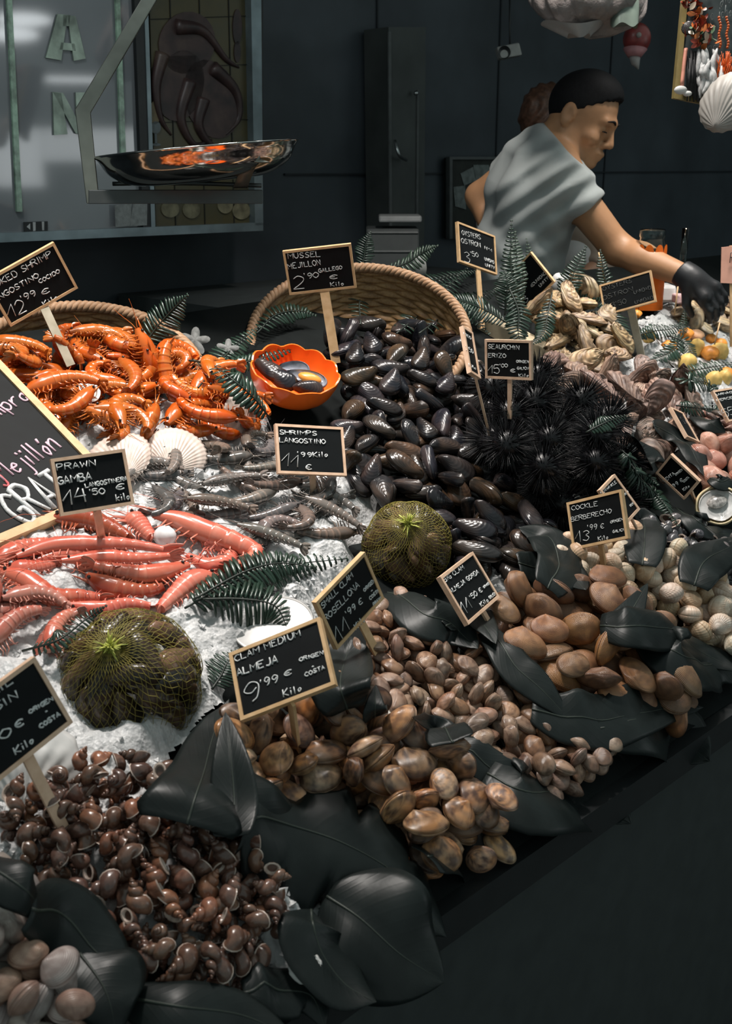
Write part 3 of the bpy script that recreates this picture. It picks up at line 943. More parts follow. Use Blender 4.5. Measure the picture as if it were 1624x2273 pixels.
# cooked orange prawns
CK_PX = [(30, 800), (120, 790), (180, 770), (300, 780), (420, 810), (460, 840), (545, 880), (560, 915), (500, 950), (410, 965), (330, 970), (220, 955), (160, 940), (60, 870), (-20, 820)]
heap('cooked_prawn', COOKED, None, CK_PX, 120, 'orange cooked prawn in the heap in front of the left basket', 'prawn', 'orange cooked prawns', [(1, 1, 1), (1.05, 0.9, 0.8), (0.95, 1.15, 1.3), (0.85, 0.95, 1.0)], 0.35, 0.25, sink=0.30, scale=(0.80, 1.05), layers=2.5, K=18)
# ================================================================== chalk signs
GLYPH = {
 'A': '00 39 60|13 53', 'B': '00 09|09 49 57 45 05|45 63 50 00', 'C': '68 39 06 03 30 61', 'D': '00 09|09 49 66 63 40 00', 'E': '69 09 00 60|05 45',
 'F': '69 09 00|05 45', 'G': '68 39 06 03 30 61 64 34', 'H': '00 09|60 69|05 65', 'I': '30 39', 'J': '69 62 40 11', 'K': '00 09|69 04 60', 'L': '09 00 60',
 'M': '00 09 34 69 60', 'N': '00 09 60 69', 'O': '39 06 03 30 63 66 39', 'P': '00 09|09 49 67 45 04', 'Q': '39 06 03 30 63 66 39|42 70', 'R': '00 09|09 49 67 45 05|35 60',
 'S': '68 39 17 25 44 62 30 01', 'T': '30 39|09 69', 'U': '09 03 30 63 69', 'V': '09 30 69', 'W': '09 10 36 50 69', 'X': '00 69|09 60', 'Y': '09 35 69|35 30', 'Z': '09 69 00 60',
 '0': '39 06 03 30 63 66 39', '1': '03 49 40', '2': '07 39 67 54 00|00 60', '3': '18 49 67 35 63 40 01', '4': '39 04 64|58 50', '5': '69 19 05|05 46 63 40 01', '6': '59 15 03 30 62 44 13',
 '7': '09 69 20', '8': '35 17 39 57 35 12 30 52 35', '9': '56 34 16 39 67 52 30', '€': '67 38 05 02 30 61|04 44', '+': '34 30|12 52', "'": '39 36', '.': '30 31', 'º': '38 26 35 47 38',
 'k': '09 00|55 03 50', 'i': '35 30|37 38', 'l': '39 30', 'o': '35 13 20 43 35', 'm': '05 00|03 25 30|33 55 60', 'p': '05 0a|04 35 42 20 01', 'r': '05 00|03 25 45', 'a': '45 14 11 30 42|45 50',
 'j': '35 3a 1b|37 38', 'n': '05 00|03 25 45 50', 'ó': '35 13 20 43 35|37 49', 'e': '03 43 35 13 20 41', 'c': '44 25 03 20 41', 'h': '09 00|03 35 50', 's': '45 15 32 00', 't': '28 20 40|05 45', 'd': '43 25 03 20 42|49 40',
}
CURVY = set('BCDGJOPRSU0235689€aeoópnmrcjhsd')
GW = {'I': 3, 'i': 2.4, 'l': 2.4, "'": 2.4, '1': 5, '.': 2, 'M': 7.2, 'W': 7.2, 'º': 4.5, 'o': 5, 'ó': 5, 'a': 5.5, 'e': 5, 'n': 5.5, 'r': 4.5, 'k': 5.4, 'j': 4, 'p': 5.2, ' ': 4, 'c': 5, 'h': 5.5, 's': 4.4, 't': 4.4}
def glyph_width(ch): return GW.get(ch, 6.2) + 1.7
def yv(c): return {'a': -3, 'b': -4}.get(c, int(c) if c.isdigit() else 0)
def write(g, text, p0, p1, up, h, n, w, rnd):
    """strokes of one line of handwriting from p0 to p1"""
    tot = sum(glyph_width(c) for c in text) - 1.7
    ex = (p1 - p0) / tot
    x = 0.0
    for ch in text:
        if ch in GLYPH:
            jy = rnd.uniform(-0.3, 0.3); js = rnd.uniform(-0.25, 0.25); jh = rnd.uniform(0.94, 1.06)
            gw = GW.get(ch, 6.2); gs = gw / (6.2 if ch not in GW or ch in 'MW' else max(3.0, max(int(q[0]) for s in GLYPH[ch].split('|') for q in s.split())) + 0.4)
            off = -1.9 if ch in 'Iil\'.' else 0
            if ch in 'Iil\'.': gs = 1.0
            for st in GLYPH[ch].split('|'):
                P = []
                for q in st.split():
                    X = x + (int(q[0]) + off) * gs + rnd.uniform(-0.22, 0.22); Y = yv(q[1]) * jh + jy + rnd.uniform(-0.2, 0.2)
                    P.append(p0 + ex * (X + js * Y * 0.25) + up * (h * Y / 9.0) + n * 0.0006)
                if ch in CURVY and len(P) > 2: P = spline(P, (len(P) - 1) * 4 + 1)
                g.tube(P, [w * rnd.uniform(0.85, 1.15) for _ in P], 5)
        x += glyph_width(ch)
m_board = plain('chalkboard', (0.0040, 0.0052, 0.0060), 0.6, 0.16, var=0.3, scale=25)
m_chalk = plain('white_chalk', (0.62, 0.63, 0.63), 0.9, 0.1, var=0.25, scale=500)
m_shade_chalk = plain('shaded_chalk', (0.10, 0.105, 0.105), 0.9, 0.1, var=0.4, scale=300)  # white chalk darkened in its colour to paint shade on the dim signs
m_pinkchalk = plain('pink_chalk', (0.72, 0.50, 0.58), 0.9, 0.1, var=0.1, scale=400)
m_redchalk = plain('red_chalk', (0.62, 0.16, 0.17), 0.9, 0.1)
def wood(name, a, b):
    q = NB(name)
    mp = q.t.nodes.new('ShaderNodeMapping'); mp.inputs['Scale'].default_value = (1, 1, 1)
    q.l(q.coord('Object'), mp.inputs['Vector'])
    n = q.noise(60, 4, vec=mp.outputs[0])
    q.col(q.ramp(n, [(0.3, a), (0.7, b)])); q.set(0.55, 0.35)
    return q.mat
m_wood = wood('pale_wood', (0.60, 0.385, 0.255), (0.76, 0.53, 0.385))
m_wood2 = wood('honey_wood', (0.55, 0.34, 0.165), (0.70, 0.47, 0.265))
m_grayw = wood('weathered_wood', (0.33, 0.30, 0.22), (0.44, 0.40, 0.31))

def fit_board(c4, t, aspect=1.40, prefer=None):
    C = sum((Vector((*p, 0)) for p in c4), Vector()) / 4
    cen = at(C.x, C.y, t)
    view = (ORI - cen).normalized()
    ex = Vector((0, 0, 1)).cross(view).normalized(); ey = view.cross(ex).normalized()
    best = None
    rs = [ray(*p) for p in c4]
    for i in range(-15, 16):
        for j in range(-15, 16):
            a, b = math.radians(i * 4.4), math.radians(j * 4.4)
            n = (view + ex * math.tan(a) + ey * math.tan(b)).normalized()
            Q = [ORI + r * ((cen - ORI).dot(n) / r.dot(n)) for r in rs]
            X = ((Q[1] - Q[0]) + (Q[2] - Q[3])) / 2; Y = ((Q[0] - Q[3]) + (Q[1] - Q[2])) / 2
            cosang = X.dot(Y) / (X.length * Y.length)
            asp = math.log(X.length / Y.length / aspect)
            s = cosang ** 2 * 2.0 + 0.35 * asp ** 2 + 0.06 * (1 - n.dot(view)) + (0.05 * (1 - n.dot(prefer)) if prefer else 0)
            if best is None or s < best[0]: best = (s, n, X, Y, cen)
    s, n, X, Y, cen = best
    x = X.normalized(); y = n.cross(x).normalized()
    return cen, x, y, n, X.length, Y.length * abs(Y.normalized().dot(y))
def pix(P):
    d = P - ORI
    fw = d.y * math.cos(PITCH) - d.z * math.sin(PITCH); up = d.y * math.sin(PITCH) + d.z * math.cos(PITCH)
    return Vector((812 + FPX * d.x / fw, 1136.5 - FPX * up / fw))
def sign(label, c4, t, lines, stake=None, wood_m=None, chalk=None, name='price_sign', border=0.0043, wgt=0.00085, aspect=1.40, stake_m=None, group='chalk price signs', thick=0.006, prefer=None, stake_w=None, rect=None):
    wood_m = wood_m or m_wood; chalk = chalk or m_chalk; stake_m = stake_m or wood_m
    rnd = random.Random(label)
    if rect: cen, x, y, n, w, h, c4 = rect
    else: cen, x, y, n, w, h = fit_board(c4, t, aspect, prefer)
    M = Matrix((x, y, n)).transposed().to_4x4(); M.translation = cen
    root = thing(name, label, 'sign', group, M)
    Mi = M.inverted()
    Geo().box((-w / 2 + border * .5, -h / 2 + border * .5, -thick * 0.6), (w / 2 - border * .5, h / 2 - border * .5, 0)).build('board', m_board, root, smooth=False)
    f = thick * 0.30
    g = Geo()
    g.box((-w / 2, h / 2 - border, -thick), (w / 2, h / 2, f)); g.box((-w / 2, -h / 2, -thick), (w / 2, -h / 2 + border, f))
    g.box((-w / 2, -h / 2 + border, -thick), (-w / 2 + border, h / 2 - border, f)); g.box((w / 2 - border, -h / 2 + border, -thick), (w / 2, h / 2 - border, f))
    g.build('frame', wood_m, root, smooth=False)
    def onb(p):
        r = ray(*p); return Mi @ (ORI + r * ((cen - ORI).dot(n) / r.dot(n)))
    # the same place on the board as in the photograph: the four corners map to the board's corners
    TL, TR, BR, BL = [np.array(q, float) for q in c4]
    def onq(p):
        a = b = 0.5
        for _ in range(8):
            q = TL * (1 - a) * (1 - b) + TR * a * (1 - b) + BR * a * b + BL * (1 - a) * b
            da = (TR - TL) * (1 - b) + (BR - BL) * b; db = (BL - TL) * (1 - a) + (BR - TR) * a
            x_ = np.linalg.solve(np.stack([da, db], 1), np.array(p, float) - q); a += x_[0]; b += x_[1]
        return Vector(((a - 0.5) * w, (0.5 - b) * h, 0))
    vpx = (np.linalg.norm(TL - BL) + np.linalg.norm(TR - BR)) / 2
    pxm = FPX / t
    byc = {}
    for ln in lines:
        text, a, b, hp = ln[:4]
        ck = ln[4] if len(ln) > 4 else chalk
        ww = ln[5] if len(ln) > 5 else wgt
        g = byc.setdefault(ck.name, (ck, Geo()))[1]
        A, B = onq((a[0], a[1] + 2)), onq((b[0], b[1] + 2))
        dx = (B - A).normalized(); upv = Vector((-dx.y, dx.x, 0))
        write(g, text, A, B, upv, 0.78 * hp / vpx * h, Vector((0, 0, 1)), ww, rnd)
    for ck, g in byc.values():
        g.build('lettering', ck, root)
    if stake:
        (sx, sy), (fx, fy), sw = stake[:3]
        top = onb((sx, sy)); top = Vector((max(-w * .4, min(w * .4, top.x)), -h / 2 + border * 0.4, -thick * 0.35))
        ft = hit(fx, fy, HM) if len(stake) < 4 else at(fx, fy, stake[3])
        foot = Mi @ ft
        d = (foot - top).normalized()
        foot = foot + d * 0.02
        hw = sw / 2 / pxm
        side = d.cross(Vector((0, 0, 1))).normalized(); nn = side.cross(d).normalized()
        if stake_w: nn, side = side, nn
        g = Geo()
        P = []
        for q in (top, foot):
            P += [q + side * hw + nn * 0.0018, q - side * hw + nn * 0.0018, q - side * hw - nn * 0.0018, q + side * hw - nn * 0.0018]
        g.add(P, [(0, 1, 2, 3), (7, 6, 5, 4), (0, 4, 5, 1), (1, 5, 6, 2), (2, 6, 7, 3), (3, 7, 4, 0)])
        g.build('stake', stake_m, root, smooth=False)
    return root

def signs_all():
    tf = lambda x, y: hitt(x, y, HM)
    sign('tilted chalk sign COOKED SHRIMP above the orange prawns', [(-32, 623), (120, 537), (174, 640), (22, 726)], tf(145, 785) - 0.03,
         [('COOKED SHRIMP', (-28, 648), (116, 566), 18), ('LANGOSTINO', (-22, 676), (87, 613), 15), ('COCIDO', (88, 627), (133, 603), 11), ('12', (20, 706), (59, 688), 38), ("'99", (47, 668), (80, 653), 18), ('€', (95, 653), (111, 646), 16), ('Kilo', (97, 679), (128, 662), 14)],
         ((103, 690), (146, 787), 20), m_wood2, stake_m=m_grayw)
    sign('chalk sign MUSSEL 2.90 standing in the mussel basket', [(627, 557), (778, 542), (791, 638), (642, 656)], tf(742, 783) - 0.04,
         [('MUSSEL', (640, 572), (711, 567), 15), ('MEJILLON', (640, 595), (712, 586), 15), ('2', (652, 640), (675, 638), 38), ("'90", (674, 617), (707, 614), 15), ('GALLEGO', (708, 603), (759, 595), 10), ('€', (733, 617), (749, 616), 12), ('Kilo', (734, 634), (763, 631), 12)],
         ((720, 648), (742, 783), 21), m_wood2)
    t3 = 2.52
    sign('chalk sign OYSTERS 3.50 on a tall pale stake left of the man', [(1014, 493), (1098, 523), (1103, 612), (1020, 580)], t3,
         [('OYSTERS', (1025, 520), (1066, 530), 13), ('OSTRON', (1024, 537), (1066, 548), 14), ('Nº1', (1075, 551), (1091, 558), 9), ('3', (1031, 580), (1044, 582), 30), ("'50", (1044, 566), (1061, 570), 13), ('UNIDAD', (1075, 576), (1096, 585), 9), ('UNITY', (1077, 590), (1098, 598), 9)],
         ((1062, 598), (1069, 712), 14, 2.50), m_wood2, wgt=0.0007)
    sign('chalk sign turned on its corner behind the tan oysters', [(1115, 625), (1178, 559), (1229, 626), (1166, 692)], 2.70,
         [('OYSTERS', (1119, 632), (1164, 588), 9), ('OSTRON', (1128, 648), (1172, 606), 10), ('3', (1163, 674), (1173, 664), 18), ('€', (1180, 636), (1187, 630), 9), ('UNIDAD', (1188, 628), (1211, 606), 8), ('UNITY', (1198, 636), (1217, 617), 8)],
         ((1190, 668), (1200, 700), 10), m_wood2, wgt=0.0006, aspect=1.25)
    sign('dark shaded chalk sign OYSTERS in front of the outstretched arm', [(1329, 632), (1444, 601), (1455, 668), (1340, 703)], 2.62,
         [('OYSTERS', (1338, 644), (1403, 625), 12), ('OSTRON', (1338, 665), (1405, 644), 13), ("3'50", (1357, 682), (1390, 671), 14), ('UNIDAD', (1407, 651), (1444, 640), 9), ('UNIDAD', (1409, 673), (1448, 661), 9)],
         ((1400, 688), (1422, 787), 17), m_wood2, m_shade_chalk, wgt=0.0007, stake_m=m_grayw, aspect=1.6)
    sign('narrow chalk sign seen edge on left of the sea urchin sign', [(1023, 721), (1047, 738), (1066, 841), (1045, 828)], tf(1084, 958) - 0.05,
         [('ERIZO', (1028, 742), (1044, 752), 9), ("3'50", (1034, 776), (1050, 784), 14), ('Kilo', (1042, 812), (1056, 820), 9)],
         ((1057, 836), (1084, 958), 5), m_wood, wgt=0.0006, aspect=0.55)
    sign('chalk sign SEAURCHIN 15.00 above the black urchins', [(1075, 752), (1178, 757), (1180, 843), (1077, 841)], tf(1131, 905) - 0.03,
         [('SEAURCHIN', (1083, 771), (1152, 775), 12), ('ERIZO', (1083, 791), (1123, 792), 12), ('15', (1083, 828), (1109, 828), 23), ("'00", (1109, 814), (1127, 813), 10), ('€', (1134, 824), (1144, 824), 10), ('ORIGEN', (1146, 803), (1173, 804), 7), ('GALICIA', (1148, 818), (1175, 818), 7), ('Kilo', (1152, 834), (1173, 834), 9)],
         ((1130, 843), (1131, 905), 10), m_wood, wgt=0.0008)
    sign('chalk sign SHRIMPS 11.99 over the raw grey shrimps', [(608, 940), (763, 949), (768, 1056), (620, 1051)], tf(694, 1075) - 0.02,
         [('SHRIMPS', (620, 962), (703, 965), 12), ('LANGOSTINO', (620, 980), (722, 984), 13), ('11', (626, 1031), (662, 1036), 36), ("'99", (660, 1011), (691, 1013), 13), ('Kilo', (695, 1013), (727, 1013), 15), ('€', (680, 1040), (692, 1040), 14)],
         ((694, 1052), (694, 1080), 14), m_wood, wgt=0.0009)
    sign('chalk sign PRAWN 14.50 in front of the large leaning blackboard', [(111, 1018), (277, 997), (300, 1118), (137, 1147)], tf(227, 1215) - 0.10,
         [('PRAWN', (127, 1042), (212, 1031), 17), ('GAMBA', (129, 1074), (203, 1062), 20, m_chalk, 0.0012), ('LANGOSTINERA', (190, 1081), (284, 1064), 12), ('14', (142, 1122), (195, 1112), 42, m_chalk, 0.0011), ("'50", (198, 1097), (233, 1094), 17), ('€', (260, 1085), (277, 1082), 16), ('kilo', (259, 1110), (289, 1105), 19)],
         ((217, 1138), (227, 1205), 18), m_wood, wgt=0.00085)
    # the big blackboard leans on the ice along its lower edge
    A, B = at(0, 1208, 1.455), at(276, 1089, 1.62)
    best = min((abs((at(176, 985, q) - B).normalized().dot((B - A).normalized())), q) for q in [1.45 + 0.003 * k for k in range(120)])
    bx = (B - A).normalized(); by = (at(176, 985, best[1]) - B); by = (by - bx * by.dot(bx)).normalized(); bn = bx.cross(by)
    bw, bh = 0.40, 0.30
    cor = [B - bx * bw + by * bh, B + by * bh, B, B - bx * bw]
    rc = (B - bx * bw / 2 + by * bh / 2, bx, by, bn, bw, bh, [tuple(pix(q)) for q in cor])
    sign('large tilted blackboard lettered in pink and white at the left edge', None, 1.58,
         [('GRATIS', (30, 1178), (216, 1072), 112, m_chalk, 0.0036), ('Mejillón', (-12, 1078), (134, 998), 66, m_pinkchalk, 0.0018), ('compra', (-60, 958), (68, 886), 52, m_pinkchalk, 0.0017), ('J', (-14, 1094), (0, 1086), 60, m_redchalk, 0.0020)],
         None, m_wood2, name='blackboard', border=0.013, group=None, thick=0.012, rect=rc)
    sign('chalk sign SMALL CLAM 11.99 behind the small clams', [(703, 1338), (808, 1221), (853, 1330), (745, 1440)], tf(828, 1432) - 0.04,
         [('SMALL CLAM', (718, 1349), (783, 1277), 15), ('ROSELLONA', (724, 1378), (797, 1299), 17), ('11', (746, 1428), (775, 1393), 42), ("'99 €", (768, 1368), (804, 1336), 17), ('Kilo', (788, 1398), (809, 1377), 17), ('ORIGEN', (808, 1312), (832, 1288), 9), ('+', (822, 1313), (828, 1308), 7), ('COSTA', (821, 1331), (842, 1312), 9), ('BRAVA', (829, 1345), (848, 1328), 8)],
         ((805, 1385), (829, 1436), 20), m_wood2, wgt=0.0008)
    sign('chalk sign CLAM MEDIUM 9.99 over the banded clams', [(506, 1447), (713, 1371), (740, 1516), (535, 1603)], tf(655, 1640) - 0.04,
         [('CLAM MEDIUM', (521, 1465), (669, 1410), 18), ('ALMEJA', (526, 1499), (617, 1468), 20, m_chalk, 0.0010), ('9', (540, 1566), (580, 1550), 52), ("'99", (577, 1526), (618, 1512), 22), ('€', (633, 1500), (648, 1494), 15), ('Kilo', (629, 1545), (668, 1531), 20), ('ORIGEN', (665, 1467), (717, 1451), 10), ('+', (690, 1480), (697, 1478), 8), ('COSTA', (677, 1500), (719, 1482), 11)],
         ((645, 1560), (657, 1642), 28), m_wood2, wgt=0.00075)
    sign('chalk sign BIG CLAM 11.50 left of the big brown clams', [(976, 1278), (1049, 1225), (1107, 1325), (1038, 1389)], tf(1104, 1415) - 0.03,
         [('BIG CLAM', (988, 1289), (1030, 1260), 13), ('ALMEJA GORDA', (1001, 1315), (1063, 1270), 12), ('11', (1028, 1366), (1048, 1348), 36), ("'50 €", (1045, 1331), (1070, 1311), 15), ('Kilo', (1067, 1346), (1083, 1333), 13), ('ORIGEN', (1073, 1304), (1088, 1292), 6), ('GALICIA', (1086, 1328), (1101, 1315), 8)],
         ((1075, 1358), (1105, 1416), 16), m_wood, wgt=0.0007)
    sign('chalk sign COCKLE 13.99 standing behind the cream cockles', [(1256, 1115), (1378, 1087), (1393, 1194), (1271, 1222)], tf(1338, 1252) - 0.03,
         [('COCKLE', (1268, 1131), (1327, 1121), 13), ('BERBERECHO', (1267, 1156), (1357, 1137), 13), ('13', (1277, 1202), (1308, 1198), 30), ("'99 €", (1304, 1176), (1341, 1170), 15), ('Kilo', (1328, 1199), (1350, 1194), 12), ('ORIGEN', (1355, 1160), (1382, 1153), 7), ('GALICIA', (1360, 1181), (1388, 1175), 7)],
         ((1331, 1208), (1339, 1254), 14), m_wood2, wgt=0.0006)
    sign('chalk sign PERIWINKLE half hidden behind the cockle sign', [(1330, 1087), (1363, 1052), (1419, 1131), (1386, 1168)], tf(1412, 1172) - 0.05,
         [('PERIWINKLE', (1335, 1095), (1368, 1070), 8), ('ORIGEN', (1383, 1101), (1394, 1091), 6), ('GALICIA', (1398, 1124), (1409, 1114), 6)],
         ((1403, 1150), (1412, 1172), 7), m_wood, wgt=0.0006, aspect=0.7)
    sign('chalk sign 99 EURO tilted beside the half oyster shell at right', [(1454, 1049), (1490, 1007), (1551, 1069), (1519, 1109)], tf(1545, 1120) - 0.06,
         [('VENTA', (1474, 1070), (1498, 1050), 9), ('ORIGEN', (1500, 1054), (1515, 1042), 6), ("'99 €", (1492, 1083), (1517, 1065), 11), ('COSTA', (1518, 1069), (1529, 1059), 6), ('Kilo', (1518, 1088), (1530, 1079), 8)],
         ((1532, 1090), (1545, 1120), 8), m_wood, wgt=0.0007, aspect=0.8)
    sign('chalk sign with Kilo cut by the left edge above the sea snails', [(-122, 1606), (78, 1453), (165, 1604), (-35, 1757)], tf(122, 1800) - 0.035,
         [('SNAIL', (-52, 1570), (30, 1512), 19), ('BUSIN', (-50, 1606), (40, 1545), 22), ("'50", (-38, 1672), (27, 1626), 24), ('€', (36, 1614), (53, 1605), 19), ('Kilo', (33, 1674), (75, 1647), 21), ('ORIGEN', (66, 1582), (120, 1550), 11), ('+', (101, 1580), (108, 1576), 8), ('COSTA', (90, 1616), (136, 1586), 12)],
         ((66, 1685), (122, 1802), 27), m_wood, wgt=0.0009)
    sign('chalk sign BARNACLE 55 cut by the right edge', [(1580, 868), (1642, 857), (1678, 925), (1616, 936)], tf(1620, 965) - 0.05,
         [('BARNACLE', (1587, 878), (1636, 868), 6), ('PERCEBE', (1591, 890), (1640, 880), 7), ('55', (1608, 924), (1632, 918), 24)],
         ((1648, 930), (1655, 970), 8), m_wood, wgt=0.0007)
    sign('small dark chalk sign lying back among leaves left of the pink clams', [(1487, 903), (1516, 918), (1550, 981), (1523, 970)], tf(1535, 985) - 0.05,
         [('Kilo', (1508, 925), (1520, 940), 7)], None, m_wood, m_shade_chalk, wgt=0.0006, aspect=0.5)
# ================================================================== leaves and ferns
def leaf_mat():
    b = NB('dark_leaf')
    n = b.noise(18, 4)
    uvn = b.t.nodes.new('ShaderNodeSeparateXYZ'); b.l(b.coord('UV'), uvn.inputs[0])
    s = b.math('ABSOLUTE', b.math('SUBTRACT', uvn.outputs[1], 0.5))
    vein = b.math('POWER', b.math('MULTIPLY', b.math('ADD', b.math('SINE', b.math('ADD', b.math('MULTIPLY', uvn.outputs[0], 75), b.math('MULTIPLY', s, -38))), 1), 0.5), 6.0)
    b.col(b.ramp(n, [(0.3, (0.005, 0.0075, 0.0072)), (0.7, (0.011, 0.0155, 0.015))]))
    b.set(0.40, 0.26)
    b.bump(b.math('ADD', b.math('MULTIPLY', vein, 0.10), n), 0.22, 0.003)
    return b.mat
m_leaf = leaf_mat()
m_stem = plain('dark_stem', (0.02, 0.028, 0.022), 0.5, 0.4)
m_fern = plain('fern_green', (0.016, 0.036, 0.024), 0.30, 0.55, var=0.4, scale=25)
m_fern2 = plain('pale_fern_green', (0.034, 0.060, 0.040), 0.34, 0.5, var=0.35, scale=25)
def P3(p, M=None):
    """(px, py, lift): a point lift metres off the heap; (px, py, t>0.6): at that distance"""
    x, y, t = p
    if t > 0.6: return at(x, y, t)
    q = hit(x, y, HM if M is None else M)
    return ORI + ray(x, y) * (q.y / ray(x, y).y - t * 1.2)
def leaf(label, mid, width, side=0.0, fold=0.25, droop=0.35, kind='lance', wave=0.10, name='leaf', seed=0, n=22, m=None, group=None, base_w=0.05, face=0.5, peak=0.42):
    """a real leaf blade around a midrib through the given points; side rolls it about the rib"""
    rnd = random.Random(seed + len(label))
    P = spline([P3(p) for p in mid], n)
    g = Geo(); rows = []; uvs = []
    ns = 13
    ph = rnd.random() * 6
    for i, p in enumerate(P):
        t = i / (n - 1)
        T = (P[min(i + 1, n - 1)] - P[max(i - 1, 0)]).normalized()
        up = (normal_w(p) * (1 - face) + (ORI - p).normalized() * face).normalized()
        S = T.cross(up).normalized(); N = S.cross(T).normalized()
        S, N = (S * math.cos(side) + N * math.sin(side)), (N * math.cos(side) - S * math.sin(side))
        if t < peak: w = base_w + (1 - base_w) * math.sin(t / peak * PI / 2) ** 0.8
        else: w = max(0.0, math.cos((t - peak) / (1 - peak) * PI / 2)) ** 0.85
        if kind == 'spear': w = (1 - t) ** 0.8 * (1 if t > 0.08 else 0.8 + 2.5 * t)
        w *= width / 2
        row = []
        for k in range(ns):
            s = (k - (ns - 1) / 2) / ((ns - 1) / 2)
            ww = w
            if kind == 'monstera':
                lob = max(0.0, math.sin(t * 2 * PI * 4.2 + (0.8 if s > 0 else 0))) ** 5
                ww = w * (1 - 0.42 * lob * min(1, abs(s) * 1.4))
            z = fold * abs(s) * ww - droop * s * s * ww + wave * ww * math.sin(t * 11 + ph + (1.5 if s > 0 else 0)) * abs(s)
            row.append(p + S * s * ww + N * z)
            uvs.append((t, (s + 1) / 2))
        rows.append(row)
    # drape: no part of a row may lie inside what is heaped below it
    lifts = []
    for row in rows:
        d = 0.0
        for q in row:
            u, v = UV(q)
            if U0 + .01 < u < U1 - .01 and 0.69 < v < V1 - .01: d = max(d, hval(HM, u, v) + 0.003 - q.z)
        lifts.append(min(d, 0.016))
    for _ in range(3): lifts = [max(lifts[i] * 0.9, (lifts[max(i - 1, 0)] + lifts[i] + lifts[min(i + 1, n - 1)]) / 3) for i in range(n)]
    rows = [[q + Vector((0, 0, lifts[i])) for q in row] for i, row in enumerate(rows)]
    P = [p + Vector((0, 0, lifts[i])) for i, p in enumerate(P)]
    g.grid(rows, uvs)
    root = thing(name, label, 'leaf', group, Matrix.Translation(P[0]))
    inv = root.matrix_world.inverted()
    g.v = [tuple(inv @ Vector(v)) for v in g.v]
    o = g.build('blade', m or m_leaf, root)
    md = o.modifiers.new('thickness', 'SOLIDIFY'); md.thickness = 0.0007; md.offset = 0
    g = Geo(); g.tube([inv @ (q + Vector((0, 0, 0.0003))) for q in P], [0.0016 * (1.1 - i / (n - 1)) for i in range(n)], 6)
    g.build('midrib', m_stem, root)
    return root
def fern(label, mid, plen, npair=20, m=None, roll=0.0, wid=0.30, droop=0.25, group='fern fronds', peak=0.35, sweep=0.35, gap=1.0, face=0.5):
    m = m or m_fern
    n = npair + 4
    P = spline([P3(p) for p in mid], n)
    rnd = random.Random(label)
    root = thing('fern_frond', label, 'fern', group, Matrix.Translation(P[0]))
    inv = root.matrix_world.inverted()
    spc = sum((P[k + 1] - P[k]).length for k in range(n - 1)) / (n - 1)
    g = Geo()
    for i in range(2, n):
        t = i / (n - 1)
        p = P[i]
        T = (P[min(i + 1, n - 1)] - P[i - 1]).normalized()
        up = (normal_w(p) * (1 - face) + (ORI - p).normalized() * face).normalized()
        S = T.cross(up).normalized(); N = S.cross(T).normalized()
        S, N = (S * math.cos(roll) + N * math.sin(roll)), (N * math.cos(roll) - S * math.sin(roll))
        prof = (0.35 + 0.65 * (t / peak)) if t < peak else max(0.10, 1 - ((t - peak) / (1 - peak)) ** 1.6)
        for sg in (-1, 1):
            L = plen * prof * rnd.uniform(0.9, 1.08)
            D = (S * sg + T * (sweep + rnd.uniform(-0.08, 0.08)) + N * rnd.uniform(-0.15, 0.12)).normalized()
            A = D.cross(N).normalized()
            rows = []
            for q in range(6):
                u = q / 5
                w = min(plen * wid * 0.5, spc * 0.40) * (0.6 + 0.4 * prof) * (0.55 + 0.45 * math.sin(min(1, u * 1.6) * PI / 2)) * (1 if u < 0.75 else math.sqrt(max(0.02, 1 - ((u - 0.75) / 0.25) ** 2)))
                c = p + D * L * u - N * droop * L * u * u
                rows.append([inv @ (c + A * w - N * w * 0.35), inv @ c, inv @ (c - A * w - N * w * 0.35)])
            g.grid(rows)
    o = g.build('foliage', m, root)
    md = o.modifiers.new('thickness', 'SOLIDIFY'); md.thickness = 0.0006; md.offset = 0
    Geo().tube([inv @ p for p in P], [0.0016 * (1.15 - 0.8 * i / (n - 1)) for i in range(n)], 6).build('stem', m_stem, root)
    return root

